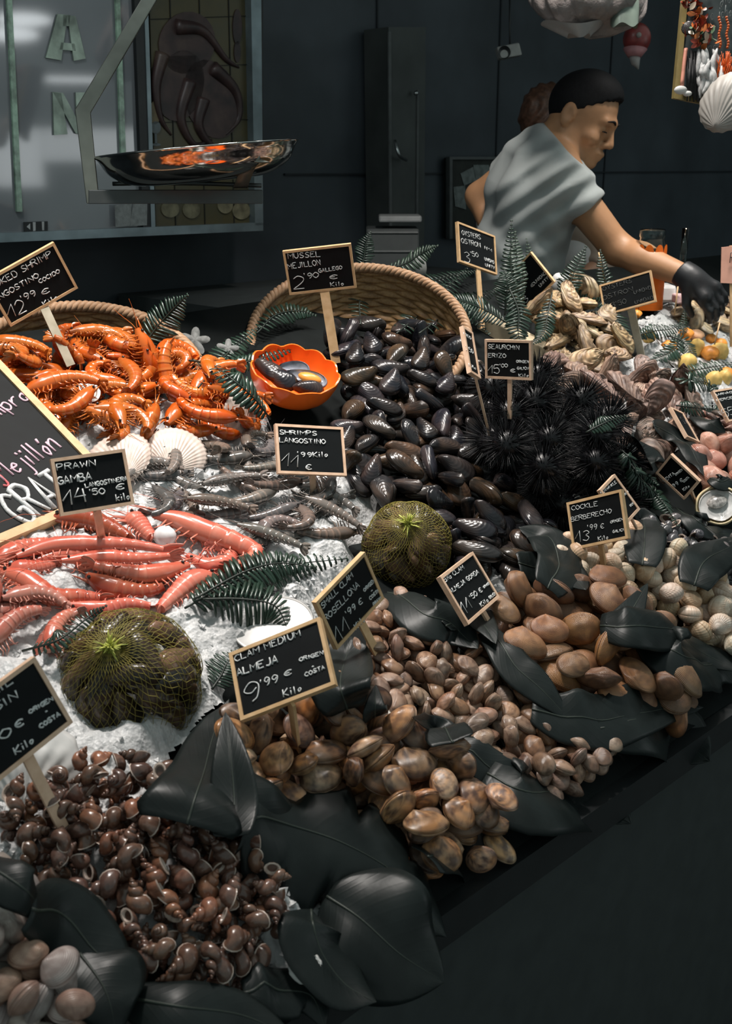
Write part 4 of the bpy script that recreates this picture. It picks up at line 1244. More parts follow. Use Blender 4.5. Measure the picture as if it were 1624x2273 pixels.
def greens_all():
    G = 'dark leaves edging the trays'
    # big leaves at the front
    leaf('very large dark split leaf drooping over the front of the banded clams', [(540, 1830, 0.03), (640, 1860, 0.04), (760, 1900, 0.04), (880, 1970, 0.03), (990, 2080, 1.17)], 0.175, 0.1, 0.05, 0.55, 'monstera', 0.10, 'monstera_leaf', 1, 40, peak=0.40, base_w=0.35)
    leaf('dark folded leaf hanging below the split leaf at the front rail', [(725, 1990, 0.03), (800, 2040, 0.04), (890, 2120, 1.10), (985, 2180, 1.10)], 0.135, -0.25, 0.25, 0.35, 'lance', 0.12, 'monstera_leaf', 2, 30, peak=0.45, base_w=0.25)
    leaf('dark leaf curling down over the front rail beside the snail ice', [(690, 2020, 0.03), (700, 2090, 0.035), (760, 2180, 1.07), (835, 2225, 1.06)], 0.085, 0.5, 0.2, 0.3, 'lance', 0.1, 'leaf', 3, group=G)
    leaf('upright pointed dark leaf between the net bag and the clam medium sign', [(415, 1830, 0.035), (440, 1750, 0.04), (475, 1660, 0.05), (508, 1552, 0.06)], 0.115, 0.0, 0.12, 0.25, 'spear', 0.05, 'leaf', 4, group=None, base_w=0.8, peak=0.2, face=0.75)
    leaf('dark leaf sheath standing left of the banded clams', [(515, 1860, 0.03), (520, 1780, 0.035), (512, 1680, 0.04), (500, 1580, 0.05)], 0.05, 0.3, 0.3, 0.1, 'lance', 0.05, 'leaf', 5, group=None, base_w=0.7, peak=0.3)
    leaf('dark leaf fan lying between sea snails and banded clams', [(510, 1760, 0.03), (580, 1820, 0.03), (650, 1890, 0.03), (690, 1970, 0.03)], 0.06, -0.2, 0.1, 0.4, 'lance', 0.12, 'leaf', 6, group=None, base_w=0.6)
    leaf('dark rolled leaf standing under the small clam sign', [(770, 1575, 0.02), (755, 1520, 0.04), (768, 1460, 0.055), (790, 1420, 0.06)], 0.075, 0.2, 0.35, 0.1, 'lance', 0.04, 'leaf', 7, group=None, base_w=0.5)
    leaf('small pointed dark leaf tip above the banded clams', [(830, 1610, 0.01), (832, 1570, 0.03), (834, 1520, 0.05)], 0.044, 0.0, 0.2, 0.1, 'spear', 0.0, 'leaf', 8, group=None, base_w=0.9, peak=0.15)
    leaf('dark leaf corner at the left of the small clams', [(1005, 1650, 0.01), (965, 1620, 0.03), (915, 1592, 0.04)], 0.062, 0.2, 0.2, 0.1, 'spear', 0.0, 'leaf', 9, group=None, base_w=0.9, peak=0.2)
    leaf('long dark leaf along the tray below the small clams', [(975, 1640, 0.01), (1075, 1700, 0.015), (1150, 1755, 0.015), (1215, 1790, 0.015)], 0.052, 0.0, 0.2, 0.3, 'lance', 0.1, 'leaf', 10, group=None, base_w=0.4)
    leaf('wide dark leaf lying over the counter edge below the small clams', [(1080, 1735, 0.02), (1180, 1785, 0.03), (1290, 1770, 1.50), (1400, 1830, 1.46)], 0.125, 0.15, 0.1, 0.3, 'lance', 0.14, 'leaf', 11, group=None, base_w=0.4, peak=0.55)
    leaf('dark green leaf at the right end of the small clams', [(1330, 1640, 0.01), (1420, 1620, 0.02), (1500, 1640, 1.60), (1575, 1690, 1.57)], 0.115, -0.2, 0.1, 0.2, 'lance', 0.10, 'leaf', 12, group=None, base_w=0.4, peak=0.55)
    leaf('dark leaf under the big brown clams at the counter edge', [(1180, 1580, 0.004), (1290, 1610, 0.01), (1400, 1610, 0.015), (1560, 1575, 0.01)], 0.085, 0.0, 0.1, 0.2, 'lance', 0.08, 'leaf', 13, group=None, base_w=0.4)
    leaf('dark leaf between the small clams and the big brown clams', [(1075, 1410, 0.02), (1130, 1470, 0.02), (1200, 1530, 0.02), (1265, 1600, 0.02)], 0.055, 0.1, 0.2, 0.25, 'lance', 0.06, 'leaf', 14, group=None, base_w=0.5)
    leaf('dark leaf crossing the foot of the big clam sign', [(990, 1390, 0.03), (1040, 1370, 0.05), (1075, 1390, 0.055), (1100, 1430, 0.05)], 0.045, 0.0, 0.25, 0.2, 'lance', 0.05, 'leaf', 15, group=None, base_w=0.4)
    leaf('dark leaf behind the small clams under the net bag', [(860, 1330, 0.015), (940, 1370, 0.02), (1010, 1400, 0.02), (1060, 1440, 0.015)], 0.075, 0.1, 0.1, 0.25, 'lance', 0.06, 'leaf', 16, group=None, base_w=0.5)
    leaf('dark leaf standing over the left end of the cockles', [(1215, 1310, 0.015), (1240, 1260, 0.03), (1210, 1200, 0.045), (1150, 1170, 0.05)], 0.085, -0.3, 0.25, 0.25, 'lance', 0.08, 'leaf', 17, group=None, base_w=0.5)
    leaf('dark leaf lying below the cockle sign', [(1150, 1250, 0.02), (1200, 1265, 0.03), (1260, 1280, 0.03), (1300, 1310, 0.03)], 0.075, 0.1, 0.15, 0.3, 'lance', 0.08, 'leaf', 18, group=None, base_w=0.5)
    leaf('broad dark leaf between the cockles and the big brown clams', [(1330, 1410, 0.015), (1400, 1390, 0.035), (1470, 1400, 0.035), (1560, 1450, 0.02), (1640, 1490, 0.02)], 0.070, 0.1, 0.15, 0.3, 'lance', 0.1, 'leaf', 19, group=None, base_w=0.6)
    leaf('pointed dark leaf tip standing among the cockles', [(1380, 1400, 0.02), (1405, 1350, 0.04), (1437, 1295, 0.055)], 0.060, 0.2, 0.2, 0.1, 'spear', 0.0, 'leaf', 20, group=None, base_w=0.9, peak=0.2)
    leaf('dark leaf right of the cockle sign covering the periwinkles', [(1425, 1255, 0.01), (1430, 1200, 0.03), (1425, 1160, 0.04), (1405, 1140, 0.045)], 0.070, 0.2, 0.2, 0.2, 'lance', 0.05, 'leaf', 21, group=None, base_w=0.6)
    leaf('dark leaf at the right edge in front of the periwinkles', [(1540, 1300, 0.02), (1560, 1250, 0.035), (1600, 1225, 0.035), (1660, 1215, 0.03)], 0.075, 0.1, 0.15, 0.2, 'lance', 0.06, 'leaf', 22, group=None, base_w=0.6)
    leaf('dark leaf below the right edge of the cockles', [(1430, 1420, 0.01), (1510, 1470, 0.02), (1580, 1490, 0.02), (1660, 1520, 0.02)], 0.10, 0.1, 0.1, 0.25, 'lance', 0.08, 'leaf', 23, group=None, base_w=0.5)
    leaf('glossy dark leaf standing left of the pink clams', [(1450, 945, 0.01), (1480, 960, 0.03), (1515, 985, 0.03), (1545, 1030, 0.015), (1560, 1065, 0.01)], 0.075, 0.3, 0.2, 0.3, 'lance', 0.1, 'leaf', 24, group=None, base_w=0.3)
    leaf('dark leaf right of the urchins below the brown oysters', [(1400, 985, 0.01), (1430, 1010, 0.03), (1445, 1030, 0.03), (1460, 1045, 0.02)], 0.075, 0.1, 0.2, 0.3, 'lance', 0.1, 'leaf', 25, group=None, base_w=0.4)
    leaf('dark leaf below the half oyster shell at the right edge', [(1500, 1130, 0.01), (1550, 1165, 0.015), (1600, 1190, 0.015), (1660, 1190, 0.015)], 0.06, 0.1, 0.15, 0.3, 'lance', 0.06, 'leaf', 26, group=None, base_w=0.5)
    leaf('dark leaf over the pink clams at the right edge', [(1575, 1062, 0.01), (1600, 1070, 0.02), (1630, 1080, 0.02), (1660, 1090, 0.02)], 0.04, 0.1, 0.15, 0.3, 'lance', 0.06, 'leaf', 27, group=None, base_w=0.4)
    leaf('dark leaf tip above the barnacle sign corner', [(1545, 925, 0.02), (1570, 935, 0.05), (1610, 960, 0.05)], 0.06, 0.1, 0.15, 0.2, 'lance', 0.02, 'leaf', 28, group=None, base_w=0.3)
    # shaded leaves at the lower left
    leaf('dark leaf between the snails and the bottom left clams', [(-40, 1915, 0.03), (20, 1950, 0.035), (70, 1990, 0.035), (110, 2050, 0.03)], 0.042, 0.1, 0.1, 0.35, 'lance', 0.1, 'leaf', 30, group=None, base_w=0.6)
    leaf('broad dark leaf at the bottom under the sea snails', [(70, 2020, 0.035), (150, 2070, 0.04), (230, 2130, 0.04), (290, 2220, 0.03)], 0.068, 0.0, 0.1, 0.35, 'lance', 0.1, 'leaf', 31, group=None, base_w=0.5)
    leaf('dark leaf at the bottom edge right of the grey clams', [(180, 2150, 0.03), (230, 2220, 0.035), (260, 2300, 0.03)], 0.09, 0.1, 0.1, 0.35, 'lance', 0.1, 'leaf', 32, group=None, base_w=0.6)
    leaf('dark leaf crossing the bottom edge under the front snails', [(280, 2215, 0.02), (400, 2235, 0.03), (540, 2255, 0.03), (660, 2310, 0.03)], 0.055, 0.1, 0.1, 0.35, 'lance', 0.1, 'leaf', 33, group=None, base_w=0.5)
    leaf('dark leaf under the front right corner of the snail ice', [(540, 2205, 0.012), (620, 2200, 0.02), (690, 2210, 0.02), (720, 2280, 1.04)], 0.05, 0.1, 0.1, 0.35, 'lance', 0.1, 'leaf', 34, group=None, base_w=0.5)
    leaf('dark olive leaf hanging below the last banded clams', [(950, 1920, 0.01), (1000, 1930, 1.30), (1030, 1980, 1.27), (1040, 2040, 1.25)], 0.08, 0.1, 0.1, 0.25, 'lance', 0.1, 'leaf', 35, group=None, base_w=0.5)
    leaf('dark leaf at the counter edge right of the banded clams', [(1060, 1910, 1.33), (1120, 1885, 1.36), (1180, 1865, 1.38), (1240, 1862, 1.37)], 0.05, 0.1, 0.1, 0.25, 'lance', 0.1, 'leaf', 36, group=None, base_w=0.5)
    # ferns
    fern('big dark fern frond lying on the ice right of the red prawns', [(410, 1350, 0.02), (520, 1290, 0.035), (640, 1255, 0.04), (770, 1240, 0.03)], 0.042, 26, droop=0.35, wid=0.26, sweep=0.5)
    fern('lower fern frond with thin curled leaflets on the white shell', [(450, 1330, 0.03), (540, 1330, 0.04), (610, 1345, 0.04), (640, 1400, 0.03)], 0.040, 20, wid=0.16, droop=0.7, sweep=0.2)
    fern('fern frond tucked behind the big fern by the shrimps', [(430, 1330, 0.03), (540, 1270, 0.05), (620, 1250, 0.05), (700, 1260, 0.04)], 0.036, 22, droop=0.3, sweep=0.4)
    fern('thin fern frond beside the lower net bag', [(50, 1445, 0.01), (130, 1420, 0.02), (190, 1375, 0.04), (235, 1345, 0.06)], 0.017, 18, wid=0.28)
    fern('fern frond lying across the orange bowl', [(420, 800, 0.04), (500, 810, 0.06), (580, 795, 0.10), (668, 770, 0.11)], 0.022, 26, wid=0.34, sweep=0.25)
    fern('fern frond left of the orange bowl', [(440, 860, 0.02), (490, 800, 0.05), (530, 760, 0.06), (575, 725, 0.06)], 0.034, 20)
    fern('fern frond low between orange prawns and the bowl', [(600, 930, 0.01), (560, 880, 0.04), (500, 830, 0.05), (445, 790, 0.05)], 0.030, 18)
    fern('dark fern frond rising behind the prawn basket', [(310, 780, 1.93), (345, 730, 1.93), (380, 690, 1.92), (415, 655, 1.90)], 0.036, 18, wid=0.32)
    fern('fern frond hanging inside the mussel basket at left', [(570, 740, 0.03), (610, 700, 0.05), (660, 690, 0.06), (700, 700, 0.05)], 0.030, 16)
    fern('fern frond in the mussel basket beside the mussel sign', [(800, 720, 0.03), (800, 660, 0.08), (830, 620, 0.10), (880, 590, 0.10)], 0.034, 18)
    fern('fern frond rising behind the rim of the mussel basket', [(850, 600, 2.45), (900, 585, 2.44), (940, 560, 2.42), (970, 545, 2.40)], 0.028, 16, m=m_fern2)
    fern('fern frond upright behind the mussel basket', [(800, 600, 2.46), (808, 570, 2.46), (812, 540, 2.46), (822, 515, 2.46)], 0.026, 14)
    fern('thick fern frond over the right side of the mussel basket', [(880, 740, 0.06), (940, 690, 0.10), (990, 640, 0.13), (1040, 590, 0.14)], 0.045, 24)
    fern('fern frond spreading right above the mussels', [(880, 700, 0.08), (960, 680, 0.12), (1030, 690, 0.14), (1085, 740, 0.12)], 0.036, 24)
    fern('fern frond above the upper right mussels', [(870, 660, 0.08), (940, 630, 0.13), (1010, 610, 0.14), (1060, 600, 0.14)], 0.034, 22)
    fern('fern frond below the oysters 3.50 sign', [(930, 740, 0.06), (1000, 690, 0.12), (1060, 660, 0.15), (1110, 640, 0.15)], 0.036, 22)
    fern('fern frond in front of the oysters stake', [(1130, 720, 2.44), (1080, 690, 2.42), (1030, 670, 2.40), (980, 660, 2.38)], 0.036, 22)
    fern('tall fern frond standing in front of the grey shirt', [(1150, 740, 2.55), (1142, 660, 2.52), (1133, 580, 2.52), (1135, 490, 2.52)], 0.032, 26)
    fern('second tall fern frond beside the turned sign', [(1145, 700, 2.58), (1148, 630, 2.56), (1145, 570, 2.56), (1143, 515, 2.56)], 0.028, 20, m=m_fern2)
    fern('short fern frond left of the turned sign corner', [(1120, 700, 2.50), (1125, 640, 2.48), (1120, 600, 2.48)], 0.034, 16)
    fern('small fern tip above the turned sign', [(1185, 640, 2.74), (1180, 590, 2.74), (1168, 530, 2.74)], 0.018, 14, m=m_fern2)
    fern('fern frond hanging down left of the tan oysters', [(1130, 640, 2.46), (1150, 690, 2.44), (1150, 740, 2.43), (1165, 780, 2.42)], 0.034, 18)
    fern('fern frond curving over the cream tray side', [(1225, 650, 2.55), (1215, 700, 2.50), (1205, 740, 2.48), (1180, 765, 2.46)], 0.026, 18)
    fern('fern frond standing in front of the white apron', [(1245, 690, 2.66), (1260, 640, 2.64), (1280, 590, 2.64), (1300, 548, 2.64)], 0.032, 18)
    fern('fern frond lying behind the tan oysters', [(1235, 620, 2.72), (1280, 632, 2.68), (1330, 650, 2.66), (1370, 680, 2.64)], 0.032, 20)
    fern('thin fern frond right of the white apron', [(1345, 660, 2.66), (1345, 630, 2.66), (1337, 590, 2.66), (1332, 555, 2.66)], 0.022, 14)
    fern('fern frond under the dark shaded sign', [(1330, 660, 2.66), (1360, 700, 2.62), (1380, 740, 2.58), (1400, 775, 2.55)], 0.036, 20)
    fern('fern frond left of the grey stake by the brown oysters', [(1320, 690, 2.64), (1350, 740, 2.58), (1370, 770, 2.55)], 0.034, 16)
    fern('fern frond over the yellow lemons', [(1410, 745, 0.06), (1450, 735, 0.08), (1490, 730, 0.08), (1520, 715, 0.07)], 0.026, 18, wid=0.40)
    fern('fern frond hanging in front of the orange pieces', [(1510, 735, 0.08), (1500, 770, 0.07), (1470, 790, 0.06), (1440, 800, 0.05)], 0.028, 16, wid=0.40)
    fern('fern frond arching beside the lemons', [(1480, 745, 0.07), (1510, 755, 0.08), (1530, 775, 0.07), (1545, 800, 0.05)], 0.026, 14, wid=0.40)
    fern('long pale fern frond lying in front of the lemons', [(1490, 830, 0.03), (1550, 820, 0.05), (1600, 812, 0.05), (1660, 805, 0.05)], 0.030, 20, m=m_fern2, wid=0.40)
    fern('fern frond below the lemons at the right', [(1500, 830, 0.04), (1530, 845, 0.05), (1570, 850, 0.05), (1600, 880, 0.04)], 0.030, 18, wid=0.40)
    fern('upright fern tip in the far right tray', [(1515, 745, 0.06), (1517, 720, 0.08), (1520, 680, 0.09)], 0.014, 12, wid=0.40)
    fern('fern frond above the small dark sign', [(1500, 900, 0.03), (1540, 905, 0.05), (1580, 908, 0.05), (1610, 915, 0.05)], 0.026, 16, wid=0.36)
    fern('shiny dark fern frond between the two right hand signs', [(1385, 1060, 0.04), (1430, 1080, 0.05), (1470, 1115, 0.05), (1505, 1165, 0.03)], 0.030, 24, droop=0.6, sweep=0.25)
    fern('dark fern frond behind the periwinkle sign', [(1400, 1030, 0.03), (1420, 1060, 0.05), (1450, 1090, 0.05), (1500, 1140, 0.03)], 0.034, 20, droop=0.5)
    fern('dark fern frond hanging below the brown oysters', [(1380, 1000, 0.02), (1400, 1020, 0.04), (1430, 1050, 0.05), (1460, 1075, 0.05)], 0.030, 18, droop=0.5)
    fern('small fern frond lying among the lowest brown oysters', [(1300, 960, 0.03), (1350, 935, 0.05), (1400, 920, 0.05)], 0.018, 14)
    fern('dark fern frond between net bag and clam medium sign', [(470, 1530, 0.01), (490, 1500, 0.02), (505, 1470, 0.03), (530, 1440, 0.03)], 0.028, 14)
# ================================================================== the other things on the stall
def px_frame(px, py, t, upx, upy, tilt=0.0, roll=0.0):
    """local z faces the camera, local y runs along that direction of the photograph; tilt leans the face back, roll turns it"""
    c = at(px, py, t)
    e = at(px + upx * 0.01, py + upy * 0.01, t)
    v = (ORI - c).normalized()
    y = (e - c).normalized(); x = y.cross(v).normalized(); v = x.cross(y)
    M = Matrix((x, y, v)).transposed().to_4x4(); M.translation = c
    return M @ Matrix.Rotation(tilt, 4, 'X') @ Matrix.Rotation(roll, 4, 'Y')

# ------------------------------------------------------------------ wicker baskets
def wicker_mat():
    b = NB('wicker')
    n = b.noise(40, 3)
    n2 = b.noise(220, 2)
    c = b.ramp(n, [(0.25, (0.16, 0.075, 0.03)), (0.5, (0.36, 0.19, 0.075)), (0.75, (0.50, 0.29, 0.12))])
    b.col(b.mix(0.25, c, b.ramp(n2, [(0.3, (0.10, 0.05, 0.02)), (0.7, (0.5, 0.33, 0.17))])))
    b.set(0.5, 0.4); b.bump(n2, 0.3, 0.001)
    return b.mat
m_wick = wicker_mat()
m_rim = wood('wicker_rim', (0.30, 0.17, 0.09), (0.50, 0.31, 0.19))
def basket(label, px, py, t, R, depth, elev, turn, stakes=30, rows_n=22):
    c = at(px, py, t)
    h = (ORI - c); h.z = 0; h.normalize()
    h = Matrix.Rotation(turn, 3, 'Z') @ h
    ax = (h * math.cos(elev) + Vector((0, 0, 1)) * math.sin(elev)).normalized()
    M = frame(Vector((0, 0, 1)).cross(ax), ax, c)
    root = thing('wicker_basket', label, 'basket', None, M)
    seg = stakes * 6; sub = 5
    for nm, off in (('wall', 0.0),):
        P = []; uv = []
        for i in range(rows_n * sub + 1):
            s = i / (rows_n * sub)             # 0 rim .. 1 bottom
            a = s * PI / 2 * 0.98
            rr = R * (0.45 + 0.55 * math.cos(a) ** 0.8) if s < 1 else R * 0.45
            z = -depth * math.sin(a) ** 1.1
            k = i // sub; f = (i % sub) / sub
            strand = math.sin(PI * f)
            row = []
            for j in range(seg):
                ph = 2 * PI * j / seg
                wv = math.cos(ph * stakes / 1.0 * 0.5 + (k % 2) * PI)
                d = (0.0035 * wv + 0.0022 * strand)
                row.append(Vector(((rr - d) * math.cos(ph), (rr - d) * math.sin(ph), z)))
                uv.append((j / seg, s))
            P.append(row)
        g = Geo().grid(P, uv, 0, True)
        g.add(P[-1], [tuple(range(seg))])
        g.build('woven_wall', m_wick, root)
    # twisted rim of two ropes
    g = Geo()
    for q in range(3):
        pts = [Vector(((R + 0.0055 * math.cos(40 * a + q * 2.09)) * math.cos(a), (R + 0.0055 * math.cos(40 * a + q * 2.09)) * math.sin(a), 0.004 + 0.0055 * math.sin(40 * a + q * 2.09))) for a in [2 * PI * i / 480 for i in range(481)]]
        g.tube(pts, 0.0058, 6, cap=False)
    g.build('twisted_rim', m_rim, root)
    return root

# ------------------------------------------------------------------ orange bowl
def bowl():
    m = plain('orange_plastic', (0.90, 0.155, 0.018), 0.22, 0.5, var=0.04)
    t = 1.97
    c = at(655, 822, t)
    M = px_frame(655, 822, t, 0.20, -1, -0.90)
    root = thing('scalloped_bowl', 'bright orange scalloped plastic bowl holding open mussels', 'bowl', None, M)
    R, D = 0.079, 0.058
    seg = 96
    def prof(inner):
        P = []
        for i in range(15):
            s = i / 14
            a = s * PI / 2
            rr = (R - (0.003 if inner else 0)) * math.cos(a) ** 0.62 if i < 14 else 0.022
            z = -(D - (0.003 if inner else 0)) * math.sin(a)
            row = []
            for j in range(seg):
                ph = 2 * PI * j / seg
                q = 1 + 0.035 * abs(math.cos(5.5 * ph)) * (1 - s)
                row.append(Vector((rr * q * math.cos(ph), rr * q * math.sin(ph), z + 0.006 * abs(math.cos(5.5 * ph)) * (1 - s) ** 3)))
            P.append(row)
        return P
    A, B = prof(True), prof(False)
    g = Geo().grid(A[::-1], m=0, wrap=True).grid(B, m=0, wrap=True).grid([A[0], B[0]], m=0, wrap=True)
    g.add(A[-1], [tuple(range(seg))]); g.add(B[-1], [tuple(reversed(range(seg)))])
    g.build('bowl_shell', m, root)
    # mussels inside, top-level things
    m_flesh = plain('mussel_flesh', (0.80, 0.30, 0.05), 0.3, 0.5)
    m_in = plain('blue_grey_shell_inside', (0.22, 0.23, 0.27), 0.15, 0.7, var=0.3, scale=50)
    def mus(lx, ly, lz, yaw, tip, open_, label, s=1.0, flesh=False):
        Mw = M @ Matrix.Translation((lx, ly, lz)) @ Matrix.Rotation(yaw, 4, 'Z') @ Matrix.Rotation(tip, 4, 'X') @ Matrix.Scale(s, 4)
        r = thing('open_mussel', label, 'mussel', None, Mw)
        pr = P_MUS[0]
        put('valve', pr[1][1], r, None, (1, 1, 1.1))
        if open_:
            v, f, uv = valve(L=0.078, H=0.037, T=0.022, nr=9, na=30, umbo=(-0.47, 0.05), taper=0.42, bend=-0.30, top=False)
            f = [tuple(reversed(q)) for q in f]
            me = new_mesh('pearly_lining', [(a, b, c + 0.0012) for a, b, c in v], f, m_in, uv)
            put('pearly_lining', me, r)
            if flesh: Geo().ball((0.006, 0, 0.0), (0.022, 0.011, 0.008), 14, 8).build('flesh', m_flesh, r)
        else:
            put('valve', pr[0][1], r, None, (1, 1, 1.1))
    mus(-0.044, -0.014, -0.002, -0.6, 0.2, False, 'closed black mussel lying at the left inside the orange bowl', 0.9)
    mus(-0.022, -0.030, -0.004, -0.5, 0.5, False, 'closed black mussel under the others inside the orange bowl', 0.9)
    mus(-0.002, 0.010, 0.000, 0.1, 0.5, True, 'open grey lined mussel shell at the back of the orange bowl', 0.72)
    mus(0.022, -0.018, 0.002, -0.15, 0.2, True, 'open mussel with orange flesh inside the orange bowl', 1.0, True)
    mus(0.028, -0.046, -0.002, 0.15, 0.7, False, 'dark mussel at the front lip inside the orange bowl', 0.75)

# ------------------------------------------------------------------ mussels in net bags
def net_bag(label, px, py, t, R, kx, ky, seed, gname, mlabel, n1=7, n2=13, n3=12, flat=0.86):
    rnd = random.Random(seed)
    c = at(px, py, t)
    # knot direction: the point of the ball seen at (kx, ky)
    r = ray(kx, ky)
    oc = ORI - c
    a, b, cc = r.dot(r), 2 * oc.dot(r), oc.dot(oc) - (R * 0.9) ** 2
    k = (-b - math.sqrt(max(0, b * b - 4 * a * cc))) / (2 * a)
    kn = (ORI + r * k - c).normalized()
    M = frame(kn.orthogonal(), kn, c)
    M3 = M.to_3x3()
    els = []
    for ring, (al, n) in enumerate(((0.50, n1), (1.10, n2), (1.65, n3))):
        for q in range(n):
            ph = 2 * PI * (q + 0.5 * ring) / n + rnd.uniform(-0.12, 0.12)
            aa = al + rnd.uniform(-0.08, 0.08)
            d = Vector((math.sin(aa) * math.cos(ph), math.sin(aa) * math.sin(ph), math.cos(aa)))
            td = Vector((math.cos(aa) * math.cos(ph), math.cos(aa) * math.sin(ph), -math.sin(aa)))
            if rnd.random() < 0.3: td = (td + d.cross(td) * rnd.uniform(-1.2, 1.2)).normalized()
            if rnd.random() < 0.5: td = -td
            f = frame(td, (d + td.cross(d) * rnd.uniform(-0.8, 0.8)), d * (R - 0.021))
            els.append(f)
            parts = P_MUS[rnd.randrange(4)]
            place_parts('mussel', parts, M @ f @ Matrix.Scale(0.92, 4), mlabel, 'mussel', gname, tint([(1.8, 1.35, 0.8), (2.8, 2.0, 1.1), (1.2, 1.0, 0.8), (4.5, 3.4, 2.4)], 0.25))
    E = np.array([0.040, 0.021, 0.0155])
    inv = [np.array(f.inverted()) for f in els]
    def radius(d):
        rr = R * 0.86
        dv = np.array([*d, 0.0])
        for I in inv:
            o = (I @ np.array([0, 0, 0, 1.0]))[:3] / E; q = (I @ dv)[:3] / E
            A = q @ q; B = 2 * o @ q; C = o @ o - 1
            D = B * B - 4 * A * C
            if D > 0: rr = max(rr, (-B + math.sqrt(D)) / (2 * A))
        return min(rr, R * 1.10)
    root = thing('net_bag', label, 'net bag', None, M)
    NA, NRG = 54, 30
    G = []
    for i in range(NRG):
        al = 0.10 + 2.35 * (i / (NRG - 1)) ** 1.1
        row = []
        for q in range(NA):
            ph = 2 * PI * (q + 0.5 * (i % 2)) / NA + 0.03 * math.sin(i * 1.7 + q)
            d = Vector((math.sin(al) * math.cos(ph), math.sin(al) * math.sin(ph), math.cos(al)))
            row.append((d, radius(d)))
        G.append(row)
    rad = np.array([[x[1] for x in row] for row in G])
    for _ in range(2):
        sm = (np.roll(rad, 1, 1) + np.roll(rad, -1, 1) + rad * 2) / 4
        rad = np.maximum(rad * 0.995, sm)
    V = [[G[i][q][0] * (rad[i][q] + 0.0012) for q in range(NA)] for i in range(NRG)]
    g = Geo()
    w = 0.00038
    for i in range(NRG - 1):
        for q in range(NA):
            n1_, n2_ = (q, (q - 1) % NA) if i % 2 == 0 else ((q + 1) % NA, q)
            g.tube([V[i][q], V[i + 1][n1_]], w, 3, cap=False); g.tube([V[i][q], V[i + 1][n2_]], w, 3, cap=False)
    g.build('netting', m_net, root)
    g = Geo()
    for q in range(46):
        ph = rnd.uniform(0, 6.28); l = rnd.uniform(0.010, 0.026); al = rnd.uniform(0.15, 1.25)
        d = Vector((math.sin(al) * math.cos(ph), math.sin(al) * math.sin(ph), math.cos(al)))
        b0 = Vector((0, 0, R * 0.90))
        g.tube([b0, b0 + d * l * 0.6, b0 + d * l + Vector((0, 0, -0.004))], [0.0014, 0.0011, 0.0005], 4)
    for q in range(NA // 2):
        g.tube([Vector((0, 0, R * 0.93)), V[0][q * 2]], 0.0007, 3, cap=False)
    g.build('knot', m_knot, root)
m_net = plain('olive_netting', (0.22, 0.185, 0.04), 0.5, 0.3, var=0.3, scale=60)
m_knot = plain('yellow_green_knot', (0.42, 0.44, 0.09), 0.5, 0.4, var=0.3, scale=90)

# ------------------------------------------------------------------ sea urchins
def urchins():
    m_sp = plain('urchin_black', (0.006, 0.006, 0.0075), 0.35, 0.35, var=0.3)
    protos = []
    for s in range(2):
        rnd = random.Random(s)
        g = Geo(); n = 330
        for k in range(n):
            z = 1 - 2 * (k + 0.5) / n; ph = k * 2.39996
            d = Vector((math.sqrt(1 - z * z) * math.cos(ph), math.sqrt(1 - z * z) * math.sin(ph), z))
            d = (d + Vector((rnd.gauss(0, .13), rnd.gauss(0, .13), rnd.gauss(0, .13)))).normalized()
            g.tube([d * 0.024, d * (0.024 + rnd.uniform(0.020, 0.032))], [0.0010, 0.0002], 4, cap=False)
        sp = g.mesh('spines', m_sp)
        bd = Geo().ball((0, 0, 0), (0.027, 0.027, 0.022), 20, 12).mesh('test', m_sp)
        protos.append(([('body', bd), ('spines', sp)], (0.040, 0.040, 0.036)))
    U_PX = [(1080, 900), (1130, 860), (1210, 850), (1250, 900), (1330, 950), (1395, 1000), (1380, 1050), (1290, 1085), (1200, 1095), (1100, 1060), (1070, 980)]
    heap('sea_urchin', protos, None, U_PX, 34, 'black spiny sea urchin in the dark pile below the urchin sign', 'sea urchin', 'black sea urchins', [(1, 1, 1)], 0.6, 0, sink=0.62, scale=(0.9, 1.15), layers=2.2)

# ------------------------------------------------------------------ big shells
m_scal = shell_mat('white_scallop', (0.60, 0.51, 0.45), (0.46, 0.33, 0.27), (0.70, 0.65, 0.60), 5, 0.35, 0.45, ribs=0, bump=0.2, rough=0.45, bscale=25)
m_whit = plain('white_shell', (0.62, 0.61, 0.595), 0.35, 0.5, var=0.1, scale=40)
m_yel = plain('yellow_shell_rim', (0.66, 0.54, 0.33), 0.5, 0.4, var=0.2, scale=40)
def scallop(name, label, px, py, t, upx, upy, size, tilt, roll=0.0, mat=None, ribs=17, inside=False, cat='shell', rough=0.0, T=0.30, Hs=0.92):
    v, f, uv = valve(L=size, H=size * Hs, T=size * T, umbo=(0.0, -0.46), nr=14, na=128 if ribs else 64, rib=(ribs * 2, 0.05) if ribs else (0, 0), rough=rough, puff=0.7, seed=len(label))
    M = px_frame(px, py, t, upx, upy, tilt, roll)
    me = new_mesh(name, v, f, mat or m_scal, uv)
    o = put(name, me, None, M, (1, 1, 1)); tag(o, label, cat)
    md = o.modifiers.new('thickness', 'SOLIDIFY'); md.thickness = 0.003; md.offset = -1
    return o

